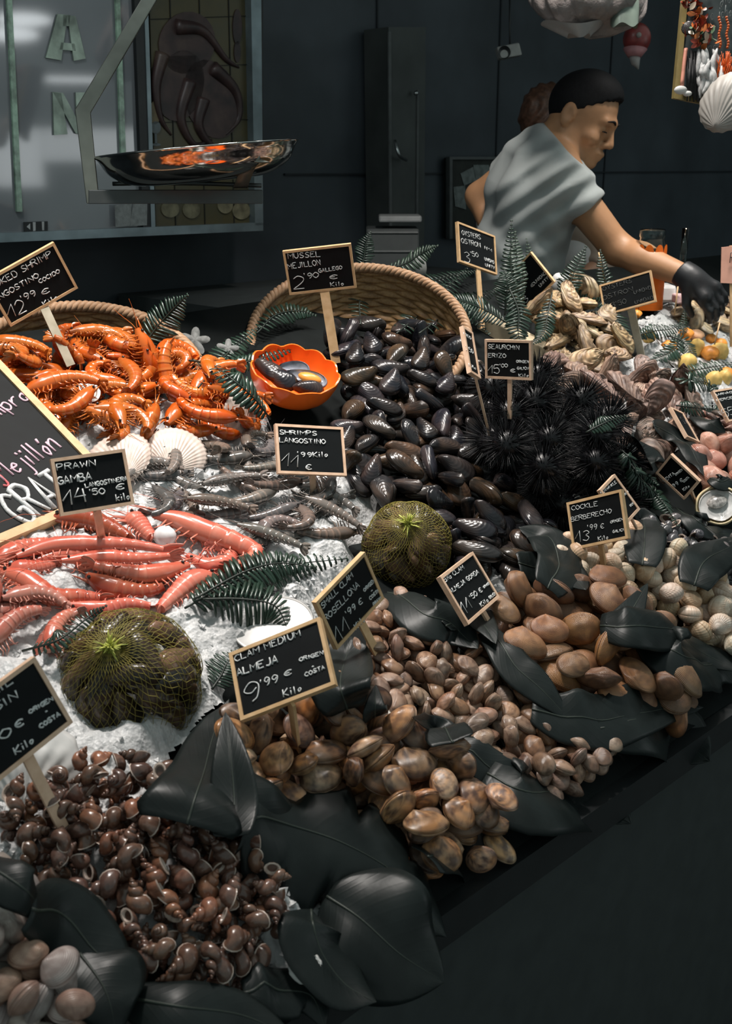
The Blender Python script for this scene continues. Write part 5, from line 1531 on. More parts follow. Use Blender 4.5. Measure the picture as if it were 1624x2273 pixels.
# ------------------------------------------------------------------ red prawns laid by hand
def red_prawns():
    L = [  # head ... tail, thickness in px, back side, tint, label
        ([(110, 1150), (177, 1150), (236, 1168), (300, 1200)], 25, 1, (0.55, 0.42, 0.30), 'dark brownish red prawn lying behind the prawn sign stake'),
        ([(20, 1240), (115, 1212), (222, 1207), (300, 1210), (395, 1226)], 18, 1, (1, 1, 1), 'long red prawn lying straight just in front of the prawn sign stake'),
        ([(120, 1246), (236, 1238), (306, 1240), (400, 1232)], 17, 1, (1.05, .95, .9), 'slim red prawn second from the prawn sign stake'),
        ([(432, 1250), (335, 1276), (262, 1268), (190, 1250)], 22, -1, (1, .95, .85), 'thick glossy red prawn with its head to the right in the middle of the prawns'),
        ([(185, 1272), (245, 1302), (314, 1312), (375, 1296)], 24, -1, (0.62, 0.50, 0.36), 'brownish red prawn under the thick glossy one'),
        ([(485, 1276), (430, 1290), (388, 1322), (345, 1362)], 25, -1, (1.12, 1.15, 1.15), 'pale pink prawn lying steeply beside the fern'),
        ([(-15, 1266), (50, 1286), (112, 1324), (177, 1324), (245, 1332)], 24, 1, (1.0, .9, .8), 'red prawn reaching in from the left edge below the others'),
        ([(140, 1340), (222, 1352), (280, 1340), (352, 1348)], 19, -1, (1.05, .9, .9), 'red prawn lying along the top of the lower net bag'),
        ([(322, 1140), (385, 1152), (450, 1178), (517, 1203), (564, 1226), (548, 1252), (505, 1254)], 25, 1, (1.05, 1.05, 1.0), 'large red prawn curling round at the right end of the prawns'),
        ([(282, 1140), (308, 1166), (340, 1198)], 24, 1, (1.1, 1.1, 1.1), 'red prawn head with black eye beside the ice lump'),
        ([(405, 1226), (462, 1254), (502, 1246), (508, 1222), (455, 1210)], 20, -1, (1.05, .95, .95), 'curled red prawn inside the bend of the largest one'),
        ([(-20, 1252), (50, 1218), (128, 1200)], 22, 1, (1, .95, .9), 'red prawn at the left edge under the large blackboard corner'),
        ([(10, 1262), (70, 1262), (130, 1250)], 20, 1, (0.95, .8, .75), 'red prawn head with tangled legs near the left edge'),
        ([(60, 1250), (140, 1232), (200, 1228), (265, 1222)], 17, 1, (1.0, .95, .95), 'red prawn crossing behind the slim one'),
        ([(420, 1160), (455, 1190), (490, 1212), (545, 1206)], 20, 1, (1.1, 1.1, 1.1), 'pink prawn under the bend of the largest red prawn'),
    ]
    for i, (pp, th, back, tn, lab) in enumerate(L):
        t0 = hitt(*pp[len(pp) // 2])
        rad = th * 1.0 / FPX * t0
        lift = rad * 0.75 + (0.012 if i in (1, 2, 3, 8) else 0.0)
        W3 = [P3((x, y, lift), HM0) for x, y in pp]
        c = sum(W3, Vector()) / len(W3)
        n = normal_w(c)
        n = (n * 0.6 + (ORI - c).normalized() * 0.4).normalized()
        M = frame(W3[-1] - W3[0], n, c)
        inv = M.inverted()
        sp = [inv @ p for p in W3]
        parts, e = prawn(1.0 * sum((sp[k + 1] - sp[k]).length for k in range(len(sp) - 1)), rad, 0, m_redp, True, 0.10, 40 + i, spine=sp, back=back)
        place_parts('red_prawn', parts, M, lab, 'prawn', 'red prawns on ice', tn)

def misc_all():
    basket('round wicker basket tipped behind the black mussels', 797, 745, 2.22, 0.217, 0.13, math.radians(58), 0.0)
    basket('round wicker basket behind the orange prawns', 190, 842, 1.93, 0.206, 0.12, math.radians(60), 0.10)
    bowl()
    net_bag('yellow green net bag of mussels lying at the lower left', 288, 1515, 1.335, 0.094, 245, 1440, 5, 'mussels in the lower left net bag', 'large brownish mussel inside the lower left net bag')
    net_bag('yellow green net bag of mussels leaning on the black mussel spill', 903, 1212, 1.72, 0.074, 905, 1165, 9, 'mussels in the upper net bag', 'brownish mussel inside the net bag beside the mussel spill', 6, 10, 10)
    urchins()
    red_prawns()
    tfa = lambda x, y: hitt(x, y, HM0)
    scallop('scallop_shell', 'large white scallop shell behind the prawn price sign', 262, 1020, tfa(262, 1040) - 0.01, -0.5, -1, 0.105, -0.55)
    scallop('scallop_shell', 'cream scallop shell standing between orange prawns and grey shrimps', 392, 1005, tfa(392, 1030) - 0.01, 0.35, -1, 0.098, -0.60)
    scallop('scallop_shell', 'pinkish scallop shell upright at the right end of the orange prawns', 532, 925, tfa(532, 965) - 0.01, 0.25, -1, 0.085, -0.2, 0.8)
    scallop('scallop_shell', 'flat white scallop shell lying under the curled fern', 605, 1385, tfa(605, 1385) - 0.015, -0.15, -1, 0.112, -0.85, mat=m_whit, ribs=0, T=0.12)
    scallop('scallop_shell', 'white shell standing left of the cockle sign', 1268, 1130, tfa(1268, 1150) - 0.02, 0.1, -1, 0.062, -0.35, mat=m_whit, ribs=9)
    scallop('oyster_half_shell', 'large white shell under the chalk sign at the left edge', 75, 1700, tfa(75, 1735) - 0.02, 0.3, -1, 0.10, -0.4, mat=m_whit, ribs=7, rough=0.05)
    scallop('scallop_shell', 'small pale shell on the ice beside the drooping split leaf', 678, 2148, tfa(678, 2160) - 0.03, 0.4, -1, 0.034, -0.5, mat=m_whit, ribs=8)
    # half oyster with its meat at the right edge
    M = px_frame(1592, 1120, tfa(1592, 1135) - 0.06, 0.25, 1, 0.5)
    r = thing('oyster_half_shell', 'opened oyster half shell with pearly meat at the right edge', 'oyster', None, M)
    v, f, uv = valve(L=0.080, H=0.075, T=0.05, umbo=(-0.05, 0.45), nr=12, na=60, rough=0.05, top=False)
    o = put('shell', new_mesh('shell', v, [tuple(reversed(q)) for q in f], m_yel, uv), r)
    md = o.modifiers.new('thickness', 'SOLIDIFY'); md.thickness = 0.003; md.offset = -1
    v, f, uv = valve(L=0.072, H=0.066, T=0.014, umbo=(-0.05, 0.45), nr=10, na=50, rough=0.06, top=False)
    put('pearly_lining', new_mesh('pearly_lining', v, [tuple(reversed(q)) for q in f], m_inner, uv), r)
    g = Geo().ball((0, -0.006, 0.001), (0.019, 0.014, 0.006), 18, 10); g.build('meat', plain('oyster_meat', (0.45, 0.42, 0.40), 0.2, 0.6, var=0.6, scale=160), r)
    # starfish behind the orange prawns
    for (px, py, t, s, lab) in ((432, 757, 2.08, 0.030, 'small grey starfish behind the orange prawn basket'), (505, 775, 2.05, 0.022, 'tiny pale starfish among the fern left of the bowl')):
        M = px_frame(px, py, t, 0.1, -1, -0.3)
        g = Geo(); rows_t = []; n = 40
        for rr in (0.0, 0.35, 0.7, 1.0):
            rows_t.append([Vector((s * rr * (0.45 + 0.55 * abs(math.cos(2.5 * a)) ** 1.4) * math.sin(a), s * rr * (0.45 + 0.55 * abs(math.cos(2.5 * a)) ** 1.4) * math.cos(a), s * 0.22 * (1 - rr * rr))) for a in [2 * PI * k / n for k in range(n)]])
        g.grid(rows_t, wrap=True)
        g.add([Vector((p.x, p.y, -s * 0.06)) for p in rows_t[-1]], [tuple(reversed(range(n)))]); g.grid([rows_t[-1], [Vector((p.x, p.y, -s * 0.06)) for p in rows_t[-1]]], wrap=True)
        o = g.build('starfish', plain('starfish_grey', (0.17, 0.175, 0.17), 0.7, 0.3, var=0.3, scale=120)); o.matrix_world = M
        tag(o, lab, 'starfish')
    # lump of clear ice among the red prawns
    g = Geo().ball((0, 0, 0), (0.017, 0.016, 0.015), 10, 7)
    rn = random.Random(3); g.v = [tuple(c * rn.uniform(0.93, 1.06) for c in p) for p in g.v]
    o = g.build('ice_lump', plain('clear_ice', (0.80, 0.81, 0.82), 0.12, 0.5, var=0.12, scale=80)); o.location = P3((365, 1190, 0.018), HM0); tag(o, 'round lump of clear ice between the red prawns', 'ice lump')
    # paper tag stuck in the orange prawns
    t = tfa(195, 880) - 0.06
    M = px_frame(196, 857, t, -0.45, -1, -0.25)
    r = thing('paper_tag', 'white oval paper tag stuck among the orange prawns', 'tag', None, M)
    g = Geo(); n = 30
    top = [Vector((0.0150 * math.sin(a) * (1 - 0.25 * math.cos(a)), 0.029 * math.cos(a), 0.0006)) for a in [2 * PI * k / n for k in range(n)]]
    bot = [p - Vector((0, 0, 0.0012)) for p in top]
    g.add(top, [tuple(range(n))[::-1]]); g.add(bot, [tuple(range(n))]); g.grid([top, bot], wrap=True)
    g.build('card', plain('white_card', (0.80, 0.79, 0.74), 0.5, 0.3, var=0.03), r, smooth=False)
    g = Geo(); g.tube([Vector((0.004 + 0.003 * math.sin(k), 0.018 - k * 0.004, 0.001)) for k in range(8)], 0.0004, 4)
    for q in range(3): g.tube([Vector((-0.009, 0.004 - q * 0.003, 0.001)), Vector((-0.001, 0.005 - q * 0.003, 0.001))], 0.0003, 4)
    g.build('print_mark', m_board, r)
    # tray dividers
    m_div = plain('white_tray_plastic', (0.66, 0.66, 0.62), 0.35, 0.4, var=0.08)
    m_cream = plain('cream_board', (0.60, 0.50, 0.34), 0.5, 0.4, var=0.1, scale=40)
    def divider(label, a, b, wpx, hgt, mat, up=0.012):
        A, B = P3((a[0], a[1], up), HM0), P3((b[0], b[1], up), HM0)
        n = normal_w((A + B) / 2)
        M = frame(B - A, n, (A + B) / 2)
        L = (B - A).length / 2; w = wpx / FPX * hitt(*a) / 2
        g = Geo().box((-L, -w, -hgt), (L, w, 0))
        o = g.build('tray_divider', mat, None, smooth=False); o.matrix_world = M
        md = o.modifiers.new('round', 'BEVEL'); md.width = 0.003; md.segments = 2
        tag(o, label, 'tray divider')
    divider('white tray divider between banded clams and small clams', (790, 1540), (975, 1665), 34, 0.05, m_div, 0.042)
    divider('white tray divider between small clams and big brown clams', (1085, 1430), (1240, 1545), 26, 0.04, m_div, 0.030)
    divider('pale tray divider right of the periwinkles', (1455, 1110), (1660, 1235), 26, 0.03, m_div, 0.016)
    divider('white tray edge under the left end of the cockles', (1440, 1245), (1560, 1310), 12, 0.02, m_div, 0.03)
    divider('cream tray side under the tan oysters', (1075, 695), (1268, 795), 34, 0.05, m_cream, 0.05)
    divider('white tray corner left of the banded clams', (505, 1690), (545, 1745), 22, 0.03, m_div, 0.03)
    # lemons and orange pieces
    m_lem = plain('lemon_yellow', (0.78, 0.52, 0.16), 0.45, 0.4, var=0.2, scale=40, bump=0.3, bscale=300)
    m_ora = plain('orange_piece', (0.82, 0.30, 0.05), 0.45, 0.4, var=0.3, scale=50, bump=0.3, bscale=250)
    m_pch = plain('peach_piece', (0.78, 0.46, 0.28), 0.45, 0.4, var=0.2, scale=50)
    for k, (px, py, r, m, w) in enumerate(((1546, 772, 18, m_lem, 'peeled'), (1592, 785, 22, m_lem, 'yellow ridged'), (1525, 808, 20, m_lem, 'pale yellow'), (1440, 748, 15, m_lem, 'yellow'), (1582, 845, 18, m_lem, 'lowest yellow'), (1606, 840, 16, m_lem, 'right yellow'))):
        g = Geo(); rows = []
        R = r / FPX * 2.75
        for i in range(15):
            a = PI * i / 14
            rr = R * math.sin(a) ** 0.85; z = -R * 1.18 * math.cos(a) + (R * 0.16 if i == 14 else 0) - (R * 0.10 if i == 0 else 0)
            rows.append([Vector((rr * (1 + 0.05 * math.cos(7 * b)) * math.cos(b), rr * (1 + 0.05 * math.cos(7 * b)) * math.sin(b), z)) for b in [2 * PI * q / 28 for q in range(28)]])
        g.grid(rows, wrap=True)
        o = g.build('lemon', m); o.matrix_world = frame((random.gauss(0, 1), random.gauss(0, 1), 0.2), (0.2, -0.4, 1), P3((px, py, R * 0.8), HM0))
        tag(o, ['round peeled lemon beside the fern tip at the right', 'yellow ridged lemon right of the orange piece on a pick', 'pale yellow lemon lying lowest left of the orange piece', 'yellow lemon half hidden behind the fern by the grey stake', 'yellow lemon below the long pale fern', 'yellow lemon at the right edge below the long pale fern'][k], 'lemon', 'lemons in the far right tray')
    for k, (px, py, r, m, lab) in enumerate(((1574, 785, 22, m_ora, 'large orange cup shaped piece in front of the lemons'), (1522, 742, 18, m_ora, 'bright orange piece behind the fern arch'), (1545, 745, 18, m_pch, 'peach coloured piece behind the peeled lemon'), (1578, 752, 14, m_ora, 'small orange piece at the back of the lemons'), (1600, 762, 14, m_ora, 'orange pointed piece with a pick at the right edge'), (1485, 770, 18, m_ora, 'orange piece behind the fern by the brown oysters'), (1612, 830, 18, m_ora, 'orange piece at the right edge above the barnacle sign'), (1413, 697, 12, m_ora, 'small orange piece beside the dark shaded sign'))):
        R = r / FPX * 2.8; rows = []
        for i in range(12):
            a = PI * i / 11
            rr = R * math.sin(a) * (1.0 if i < 6 else 0.8); z = R * 0.75 * math.cos(a) * (1 if i < 6 else 1.2)
            rows.append([Vector((rr * (1 + 0.06 * math.cos(5 * b + k)) * math.cos(b), rr * (1 + 0.06 * math.cos(5 * b + k)) * math.sin(b), z)) for b in [2 * PI * q / 24 for q in range(24)]])
        g = Geo().grid(rows[::-1], wrap=True)
        o = g.build('citrus_piece', m); o.matrix_world = frame((1, 0.2, 0.1), (0.1 * k - 0.3, -0.4, 1), P3((px, py, R * 0.8), HM0))
        tag(o, lab, 'citrus piece', 'orange pieces in the far right tray')
    for k, (a, b, lab) in enumerate((((1504, 636, 2.72), (1496, 700, 2.74), 'thin wooden skewer standing below the gloved hand'), ((1597, 716, 2.72), (1585, 765, 2.72), 'thin wooden skewer stuck in the orange pieces'), ((1328, 560, 2.66), (1345, 635, 2.68), 'thin brown stalk in front of the white apron'))):
        o = Geo().tube([P3(a), P3(b)], [0.0018, 0.0018], 8).build('skewer', m_wood2); tag(o, lab, 'skewer')
    # razor-thin fish fillets and clams on ice under the hand, far right tray
    m_fl = shell_mat('opened_shell', (0.62, 0.46, 0.28), (0.16, 0.11, 0.08), (0.78, 0.70, 0.58), 4, 0.4, 0.8, rough=0.3)
    pr = clam_set('opened_shell', m_fl, 3, 260, L=0.07, H=0.045, T=0.020, nr=8, na=28, rough=0.06)
    heap('opened_shell', pr, half(0.07, 0.045, 0.024), [(1500, 690), (1530, 676), (1650, 676), (1660, 740), (1600, 725), (1545, 712)], 34, 'small cream and dark opened shell on the tray under the gloved hand', 'shellfish', 'opened shells on the far right tray', [(1, 1, 1), (0.5, 0.45, 0.4), (1.2, 1.1, 1)], 0.5, 0.2, sink=0.5, layers=1.6)
    m_bar = shell_mat('barnacle_shell', (0.10, 0.075, 0.065), (0.03, 0.025, 0.025), (0.5, 0.32, 0.25), 8, 0.5, 0.5, rough=0.3)
    pr = clam_set('goose_barnacle', m_bar, 3, 280, L=0.05, H=0.022, T=0.018, nr=8, na=24, rough=0.06, taper=0.4)
    heap('goose_barnacle', pr, half(0.05, 0.022, 0.018), [(1560, 925), (1600, 930), (1650, 940), (1650, 990), (1600, 985), (1560, 975)], 46, 'dark goose barnacle in the small heap under the barnacle sign', 'barnacle', 'goose barnacles under their sign', [(1, 1, 1), (1.6, 1.2, 1.1), (0.7, 0.7, 0.7)], 0.6, 0.2, sink=0.6)
    # pale small prawns at the left edge
    heap('pale_prawn', [prawn(0.10, 0.011, c, m_redp, seed=70 + i) for i, c in enumerate((0.9, 1.8, 2.6))], None, [(-40, 1330), (60, 1330), (150, 1370), (140, 1410), (60, 1430), (-40, 1440)], 18, 'pale pink prawn half sunk in ice at the left edge', 'prawn', 'pale prawns at the left edge',
         [(0.75, 1.0, 1.1), (0.9, 1.1, 1.1), (0.55, 0.75, 0.8)], 0.3, 0, sink=0.4, layers=1.3)
# ================================================================== behind the stall
def wallpt(px, py, v=2.75):
    r = ray(px, py)
    return ORI + r * (v / UV(r)[1])
WU, WV = to_world_dir((1, 0, 0)), to_world_dir((0, 1, 0))
def wall_quad(g, c4, v, thick, m=0):
    """slab whose face shows those corners (TL TR BR BL) on the wall plane v, going back thick"""
    A = [wallpt(x, y, v) for x, y in c4]; B = [p + WV * thick for p in A]
    g.add(A + B, [(3, 2, 1, 0), (4, 5, 6, 7), (0, 1, 5, 4), (1, 2, 6, 5), (2, 3, 7, 6), (3, 0, 4, 7)], m=m)
    return g
def local(root, g):
    inv = root.matrix_world.inverted(); g.v = [tuple(inv @ Vector(p)) for p in g.v]; return g
def glass_mat(name, col=(0.9, 1, 0.97), rough=0.02):
    b = NB(name); b.col(col); b.set(rough, 0.5)
    b.p.inputs['Transmission Weight'].default_value = 1.0; b.p.inputs['IOR'].default_value = 1.3
    return b.mat
def back_all():
    V = 2.75
    m_pane = NB('haze_grey_pane')
    n = m_pane.noise(2.2, 2); m_pane.col(m_pane.ramp(n, [(0.3, (0.13, 0.14, 0.155)), (0.7, (0.26, 0.27, 0.285))])); m_pane.set(0.06, 0.7); m_pane = m_pane.mat  # bright reflected haze on the glass is painted in as grey base colour
    root = thing('wall_cabinet', 'grey glass wall cabinet with aluminium frame behind the hanging scale', 'cabinet', None, Matrix.Translation(wallpt(290, 300)))
    Q = lambda nm, c, v, th, m: local(root, wall_quad(Geo(), c, v, th)).build(nm, m, root, smooth=False)
    Q('bottom_rail', [(-60, 520), (584, 494), (584, 512), (-60, 541)], V - 0.03, 0.06, m_alu)
    Q('side_post', [(556, -60), (579, -60), (584, 500), (566, 500)], V - 0.03, 0.05, m_alu)
    Q('door_post', [(296, -60), (318, -60), (338, 506), (318, 507)], V - 0.015, 0.04, m_dark)
    Q('post_edge', [(318, -60), (326, -60), (345, 506), (336, 506)], V - 0.018, 0.04, m_alu)
    Q('pane', [(-60, -60), (300, -60), (322, 508), (-60, 524)], V, 0.01, m_pane)
    Q('back_panel', [(-60, -70), (584, -70), (584, 505), (-60, 530)], V + 0.05, 0.02, m_dark)
    m_edge = plain('green_glass_edge', (0.24, 0.36, 0.27), 0.25, 0.6, var=0.6, scale=25)
    Q('glass_edge', [(13, -60), (24, -60), (50, 470), (38, 470)], V - 0.010, 0.008, m_edge)
    Q('glass_edge', [(255, -60), (264, -60), (280, 345), (269, 345)], V - 0.010, 0.008, m_edge)
    # cut letters stuck on the pane
    m_let = plain('silver_green_letter', (0.22, 0.27, 0.225), 0.3, 0.5, 0.4, var=0.5, scale=16)
    def letter(nm, quads):
        g = Geo()
        for c in quads: wall_quad(g, c, V - 0.006, 0.005)
        local(root, g).build(nm, m_let, root, smooth=False)
    letter('letter', [[(128, 31), (150, 33), (136, 134), (102, 128)], [(150, 33), (168, 36), (190, 130), (164, 135)], [(136, 94), (166, 97), (168, 113), (132, 110)], [(140, 33), (156, 34), (153, 58), (140, 58)]])
    letter('letter', [[(117, 204), (136, 207), (150, 298), (120, 300)], [(117, 204), (140, 206), (190, 300), (168, 296)], [(168, 205), (190, 205), (190, 300), (172, 296)]])
    # painted tile picture
    b = NB('tile_picture'); n = b.noise(5, 4); b.col(b.ramp(n, [(0.25, (0.035, 0.036, 0.022)), (0.5, (0.075, 0.062, 0.028)), (0.75, (0.050, 0.058, 0.045))])); b.set(0.35, 0.4)
    r = thing('tile_picture', 'dark painted tile picture of an octopus behind the scale pan', 'picture', None, Matrix.Translation(wallpt(450, 200, V)))
    def Q2(nm, c, v, th, m): return local(r, wall_quad(Geo(), c, v, th)).build(nm, m, r, smooth=False)
    Q2('tile_panel', [(330, -60), (556, -60), (566, 496), (346, 503)], V - 0.002, 0.02, b.mat)
    m_oct = NB('painted_octopus'); n = m_oct.noise(16, 4); m_oct.col(m_oct.ramp(n, [(0.3, (0.022, 0.015, 0.016)), (0.55, (0.055, 0.032, 0.030)), (0.75, (0.085, 0.058, 0.045))])); m_oct.set(0.4, 0.4)
    g = Geo()
    def blob(cx, cy, rx, ry, rot=0, k=22):
        P = []
        for i in range(k):
            a = 2 * PI * i / k
            x, y = rx * math.cos(a), ry * math.sin(a)
            P.append(wallpt(cx + x * math.cos(rot) - y * math.sin(rot), cy + x * math.sin(rot) + y * math.cos(rot), V - 0.006))
        B = [p + WV * 0.005 for p in P]
        g.add(P, [tuple(range(k))[::-1]]); g.grid([P, B], wrap=True)
    blob(415, 95, 62, 70, 0.3); blob(400, 190, 52, 80, 0.2); blob(470, 220, 60, 90, -0.3)
    for q, pts in enumerate(([(360, 120), (345, 190), (355, 260), (380, 300)], [(420, 180), (400, 260), (430, 320), (470, 310)], [(470, 150), (520, 200), (530, 260), (500, 300)], [(450, 220), (440, 280), (480, 330), (540, 320)], [(390, 60), (450, 70), (500, 130), (530, 150)])):
        C = [wallpt(x, y, V - 0.004) for x, y in pts]
        g.tube(spline(C, 24), [0.020 * (1.1 - k / 24) for k in range(24)], 8)
    local(r, g).build('octopus', m_oct.mat, r)
    m_jug = plain('painted_jug', (0.11, 0.085, 0.04), 0.4, 0.4, var=0.3)
    g = Geo(); blob(344, 250, 13, 26); local(r, g).build('jug', m_jug, r, smooth=False)
    g = Geo(); blob(527, 60, 10, 40); blob(527, 115, 7, 24); local(r, g).build('drip', m_oct.mat, r, smooth=False)
    g = Geo(); blob(346, 283, 11, 14); wall_quad(g, [(343, 295), (348, 295), (349, 320), (344, 320)], V - 0.006, 0.005); blob(347, 321, 10, 3); local(r, g).build('goblet', plain('painted_goblet', (0.09, 0.11, 0.115), 0.4, 0.4), r, smooth=False)
    m_line = plain('tile_joint', (0.018, 0.018, 0.016), 0.7, 0.2)
    g = Geo()
    for x in (375, 440, 505): wall_quad(g, [(x, -60), (x + 1.6, -60), (x + 16, 500), (x + 14.4, 500)], V - 0.0045, 0.003)
    for y in (42, 150, 272, 395): wall_quad(g, [(331, y), (560, y - 8), (560, y - 6.6), (331, y + 1.4)], V - 0.0045, 0.003)
    local(r, g).build('tile_joint', m_line, r, smooth=False)
    m_fan = plain('painted_shell', (0.15, 0.135, 0.085), 0.5, 0.3, var=0.5, scale=30)
    for cx, cy, rx in ((378, 464, 20), (425, 466, 19), (500, 455, 17), (536, 468, 20)):
        g = Geo(); blob(cx, cy, rx, 19); local(r, g).build('shell_motif', m_fan, r, smooth=False)
    # papers and labels on the pane
    m_pap = plain('grey_paper', (0.26, 0.27, 0.265), 0.8, 0.2, var=0.25, scale=60)
    for c4, lab in (([(255, 455), (292, 452), (290, 501), (257, 504)], 'left grey paper receipt stuck low on the cabinet glass'), ([(296, 452), (327, 450), (326, 500), (288, 502)], 'right grey paper receipt stuck low on the cabinet glass')):
        o = wall_quad(Geo(), c4, V - 0.0155, 0.002).build('receipt', m_pap, None, smooth=False); tag(o, lab, 'receipt')
    o = thing('sticker', 'black and white striped sticker in the lower left of the cabinet glass', 'sticker', None, Matrix.Translation(wallpt(80, 503, V - 0.008)))
    local(o, wall_quad(Geo(), [(53, 493), (106, 491), (106, 512), (54, 514)], V - 0.007, 0.003)).build('backing', m_dark, o, smooth=False)
    g = Geo(); wall_quad(g, [(73, 493), (79, 493), (79, 512), (74, 513)], V - 0.0085, 0.002); wall_quad(g, [(93, 492), (98, 492), (98, 511), (94, 511)], V - 0.0085, 0.002); wall_quad(g, [(60, 503), (67, 496), (67, 510), (60, 504)], V - 0.0085, 0.002)
    local(o, g).build('white_bar', plain('white_print', (0.5, 0.5, 0.5), 0.6, 0.2), o, smooth=False)

    # ---------------------------------------------------------------- hanging scale
    m_arm = plain('scale_arm_metal', (0.20, 0.205, 0.18), 0.36, 0.5, 0.85, var=0.3, scale=12)
    m_arm2 = plain('scale_arm_dark', (0.075, 0.082, 0.082), 0.42, 0.5, 0.6, var=0.2, scale=12)
    t = 2.08
    root = thing('hanging_scale', 'steel hanging scale with a shallow pan on an angled bracket', 'scale', None, Matrix.Translation(at(430, 370, t)))
    inv = root.matrix_world.inverted()
    def bar(nm, poly, m, tt=t, th=0.020, cen=None):
        A = [at(x, y, tt) for x, y in poly]
        back = (A[0] - ORI); back.z = 0; back.normalize()
        B = [p + back * th for p in A]; k = len(A)
        g = Geo(); g.add(A + B, [tuple(range(k))[::-1], tuple(range(k, 2 * k))] + [(i, (i + 1) % k, (i + 1) % k + k, i + k) for i in range(k)])
        o = local(root, g).build(nm, m, root, smooth=False)
        md = o.modifiers.new('edge', 'BEVEL'); md.width = 0.0015; md.segments = 2
        return o
    bar('bracket', [(345, -60), (381, -60), (347, 0), (200, 250), (217, 422), (583, 422), (583, 452), (192, 452), (166, 243), (312, 0)], m_arm)
    bar('lower_arm', [(196, 421.5), (583, 421.5), (583, 452.5), (196, 452.5)], m_arm2, t - 0.001, 0.022)
    # pan: lathe, tipped a little
    c = inv @ at(438, 333, t + 0.05)
    R = 224 / FPX * (t + 0.05); D = 0.058
    Mx = Matrix.Translation(c) @ Matrix.Rotation(math.radians(-5.0), 4, 'Y') @ Matrix.Rotation(math.radians(0.3), 4, 'X')
    prof = [(R, 0.0), (R * 1.004, 0.003), (R * 0.985, 0.0035), (R * 0.95, -0.006), (R * 0.88, -0.028), (R * 0.74, -0.046), (R * 0.55, -0.054), (R * 0.2, -0.056), (0.001, -0.056)]
    prof2 = [(R, 0.0), (R * 0.965, -0.009), (R * 0.895, -0.032), (R * 0.75, -0.050), (R * 0.56, -0.058), (R * 0.2, -0.060), (0.001, -0.060)]
    g = Geo()
    for pf, rev in ((prof, False), (prof2, True)):
        sp = spline([Vector((a, b, 0)) for a, b in pf], 28)
        rows = [[Mx @ Vector((p.x * math.cos(a), p.x * math.sin(a), p.y)) for a in [2 * PI * k / 96 for k in range(96)]] for p in sp]
        g.grid(rows if rev else rows[::-1], wrap=True)
    g.build('pan', m_mirror, root)
    # curved support claws under the pan
    def claw(px0, nm):
        pts = [at(px0 - 32, 418, t), at(px0 - 28, 408, t - 0.02), at(px0 - 14, 372, t - 0.05), at(px0, 358, t - 0.06), at(px0 + 18, 362, t - 0.06)]
        P = spline(pts, 18); w = Vector((1, 0.2, 0)).normalized() * 0.013
        rows = [[inv @ (p - w), inv @ (p + w)] for p in P]
        g = Geo().grid(rows); o = g.build(nm, m_arm, root); md = o.modifiers.new('thickness', 'SOLIDIFY'); md.thickness = 0.003
    claw(565, 'claw')
    g = Geo(); P = [inv @ at(250 + 330 * k / 19, 408 - 3 * math.sin(PI * k / 19) + 4 * k / 19, t + 0.03) for k in range(20)]
    g.tube(P, 0.004, 8); g.build('pan_ring', m_arm2, root)

    # ---------------------------------------------------------------- dark things at the back wall
    m_dk1 = plain('dark_steel_door', (0.055, 0.062, 0.060), 0.4, 0.5, 0.2, var=0.25, scale=6)
    m_seam = plain('dark_seam', (0.085, 0.092, 0.092), 0.4, 0.4)
    r2 = thing('tall_cabinet', 'tall dark steel cabinet in the gloom at the back wall', 'cabinet', None, Matrix.Translation(wallpt(900, 300, 2.9)))
    def Q3(nm, c, v, th, m): return local(r2, wall_quad(Geo(), c, v, th)).build(nm, m, r2, smooth=False)
    Q3('body', [(862, 60), (945, 60), (940, 620), (866, 620)], 2.86, 0.12, m_dk1)
    Q3('door_edge', [(862, 70), (868, 70), (870, 520), (865, 520)], 2.855, 0.005, m_seam)
    Q3('door_edge', [(926, 200), (930, 200), (928, 480), (924, 480)], 2.855, 0.005, m_seam)
    g = Geo().tube(spline([wallpt(876, 312, 2.84), wallpt(882, 335, 2.82), wallpt(888, 348, 2.82), wallpt(901, 355, 2.84)], 12), 0.006, 8)
    local(r2, g).build('handle', m_steel, r2)
    g = Geo().ball(wallpt(923, 207, 2.84), 0.009, 10, 6); local(r2, g).build('glint_ball', m_steel, r2)  # steel ball added to stand for a small highlight on the door
    r3 = thing('till_printer', 'black till printer in the dark behind the mussel basket', 'machine', None, Matrix.Translation(at(880, 560, 3.55)))
    def cube(root, nm, px0, px1, py0, py1, t, dep, m, bev=0.006):
        A = [at(px0, py0, t), at(px1, py0, t), at(px1, py1, t), at(px0, py1, t)]
        bk = Vector((0, 1, 0)) * dep; B = [p + bk for p in A]
        g = Geo().add(A + B, [(3, 2, 1, 0), (4, 5, 6, 7), (0, 1, 5, 4), (1, 2, 6, 5), (2, 3, 7, 6), (3, 0, 4, 7)])
        if root is not None: local(root, g)
        o = g.build(nm, m, root, smooth=False)
        md = o.modifiers.new('edge', 'BEVEL'); md.width = bev; md.segments = 2
        return o
    cube(r3, 'housing', 812, 930, 508, 640, 3.55, 0.2, m_black); cube(r3, 'slot_edge', 818, 928, 514, 518, 3.545, 0.01, m_seam, 0.001); cube(r3, 'slot_edge', 818, 928, 556, 560, 3.545, 0.01, m_seam, 0.001)
    o = cube(None, 'plastic_tray', 840, 936, 479, 494, 3.55, 0.15, plain('dim_grey_plastic', (0.16, 0.17, 0.17), 0.4, 0.4)); tag(o, 'grey plastic tray lying on the black till printer', 'tray')
    r4 = thing('back_table', 'dark work table behind the stall', 'table', None, Matrix.Translation(W(2.6, 2.75, 0)))
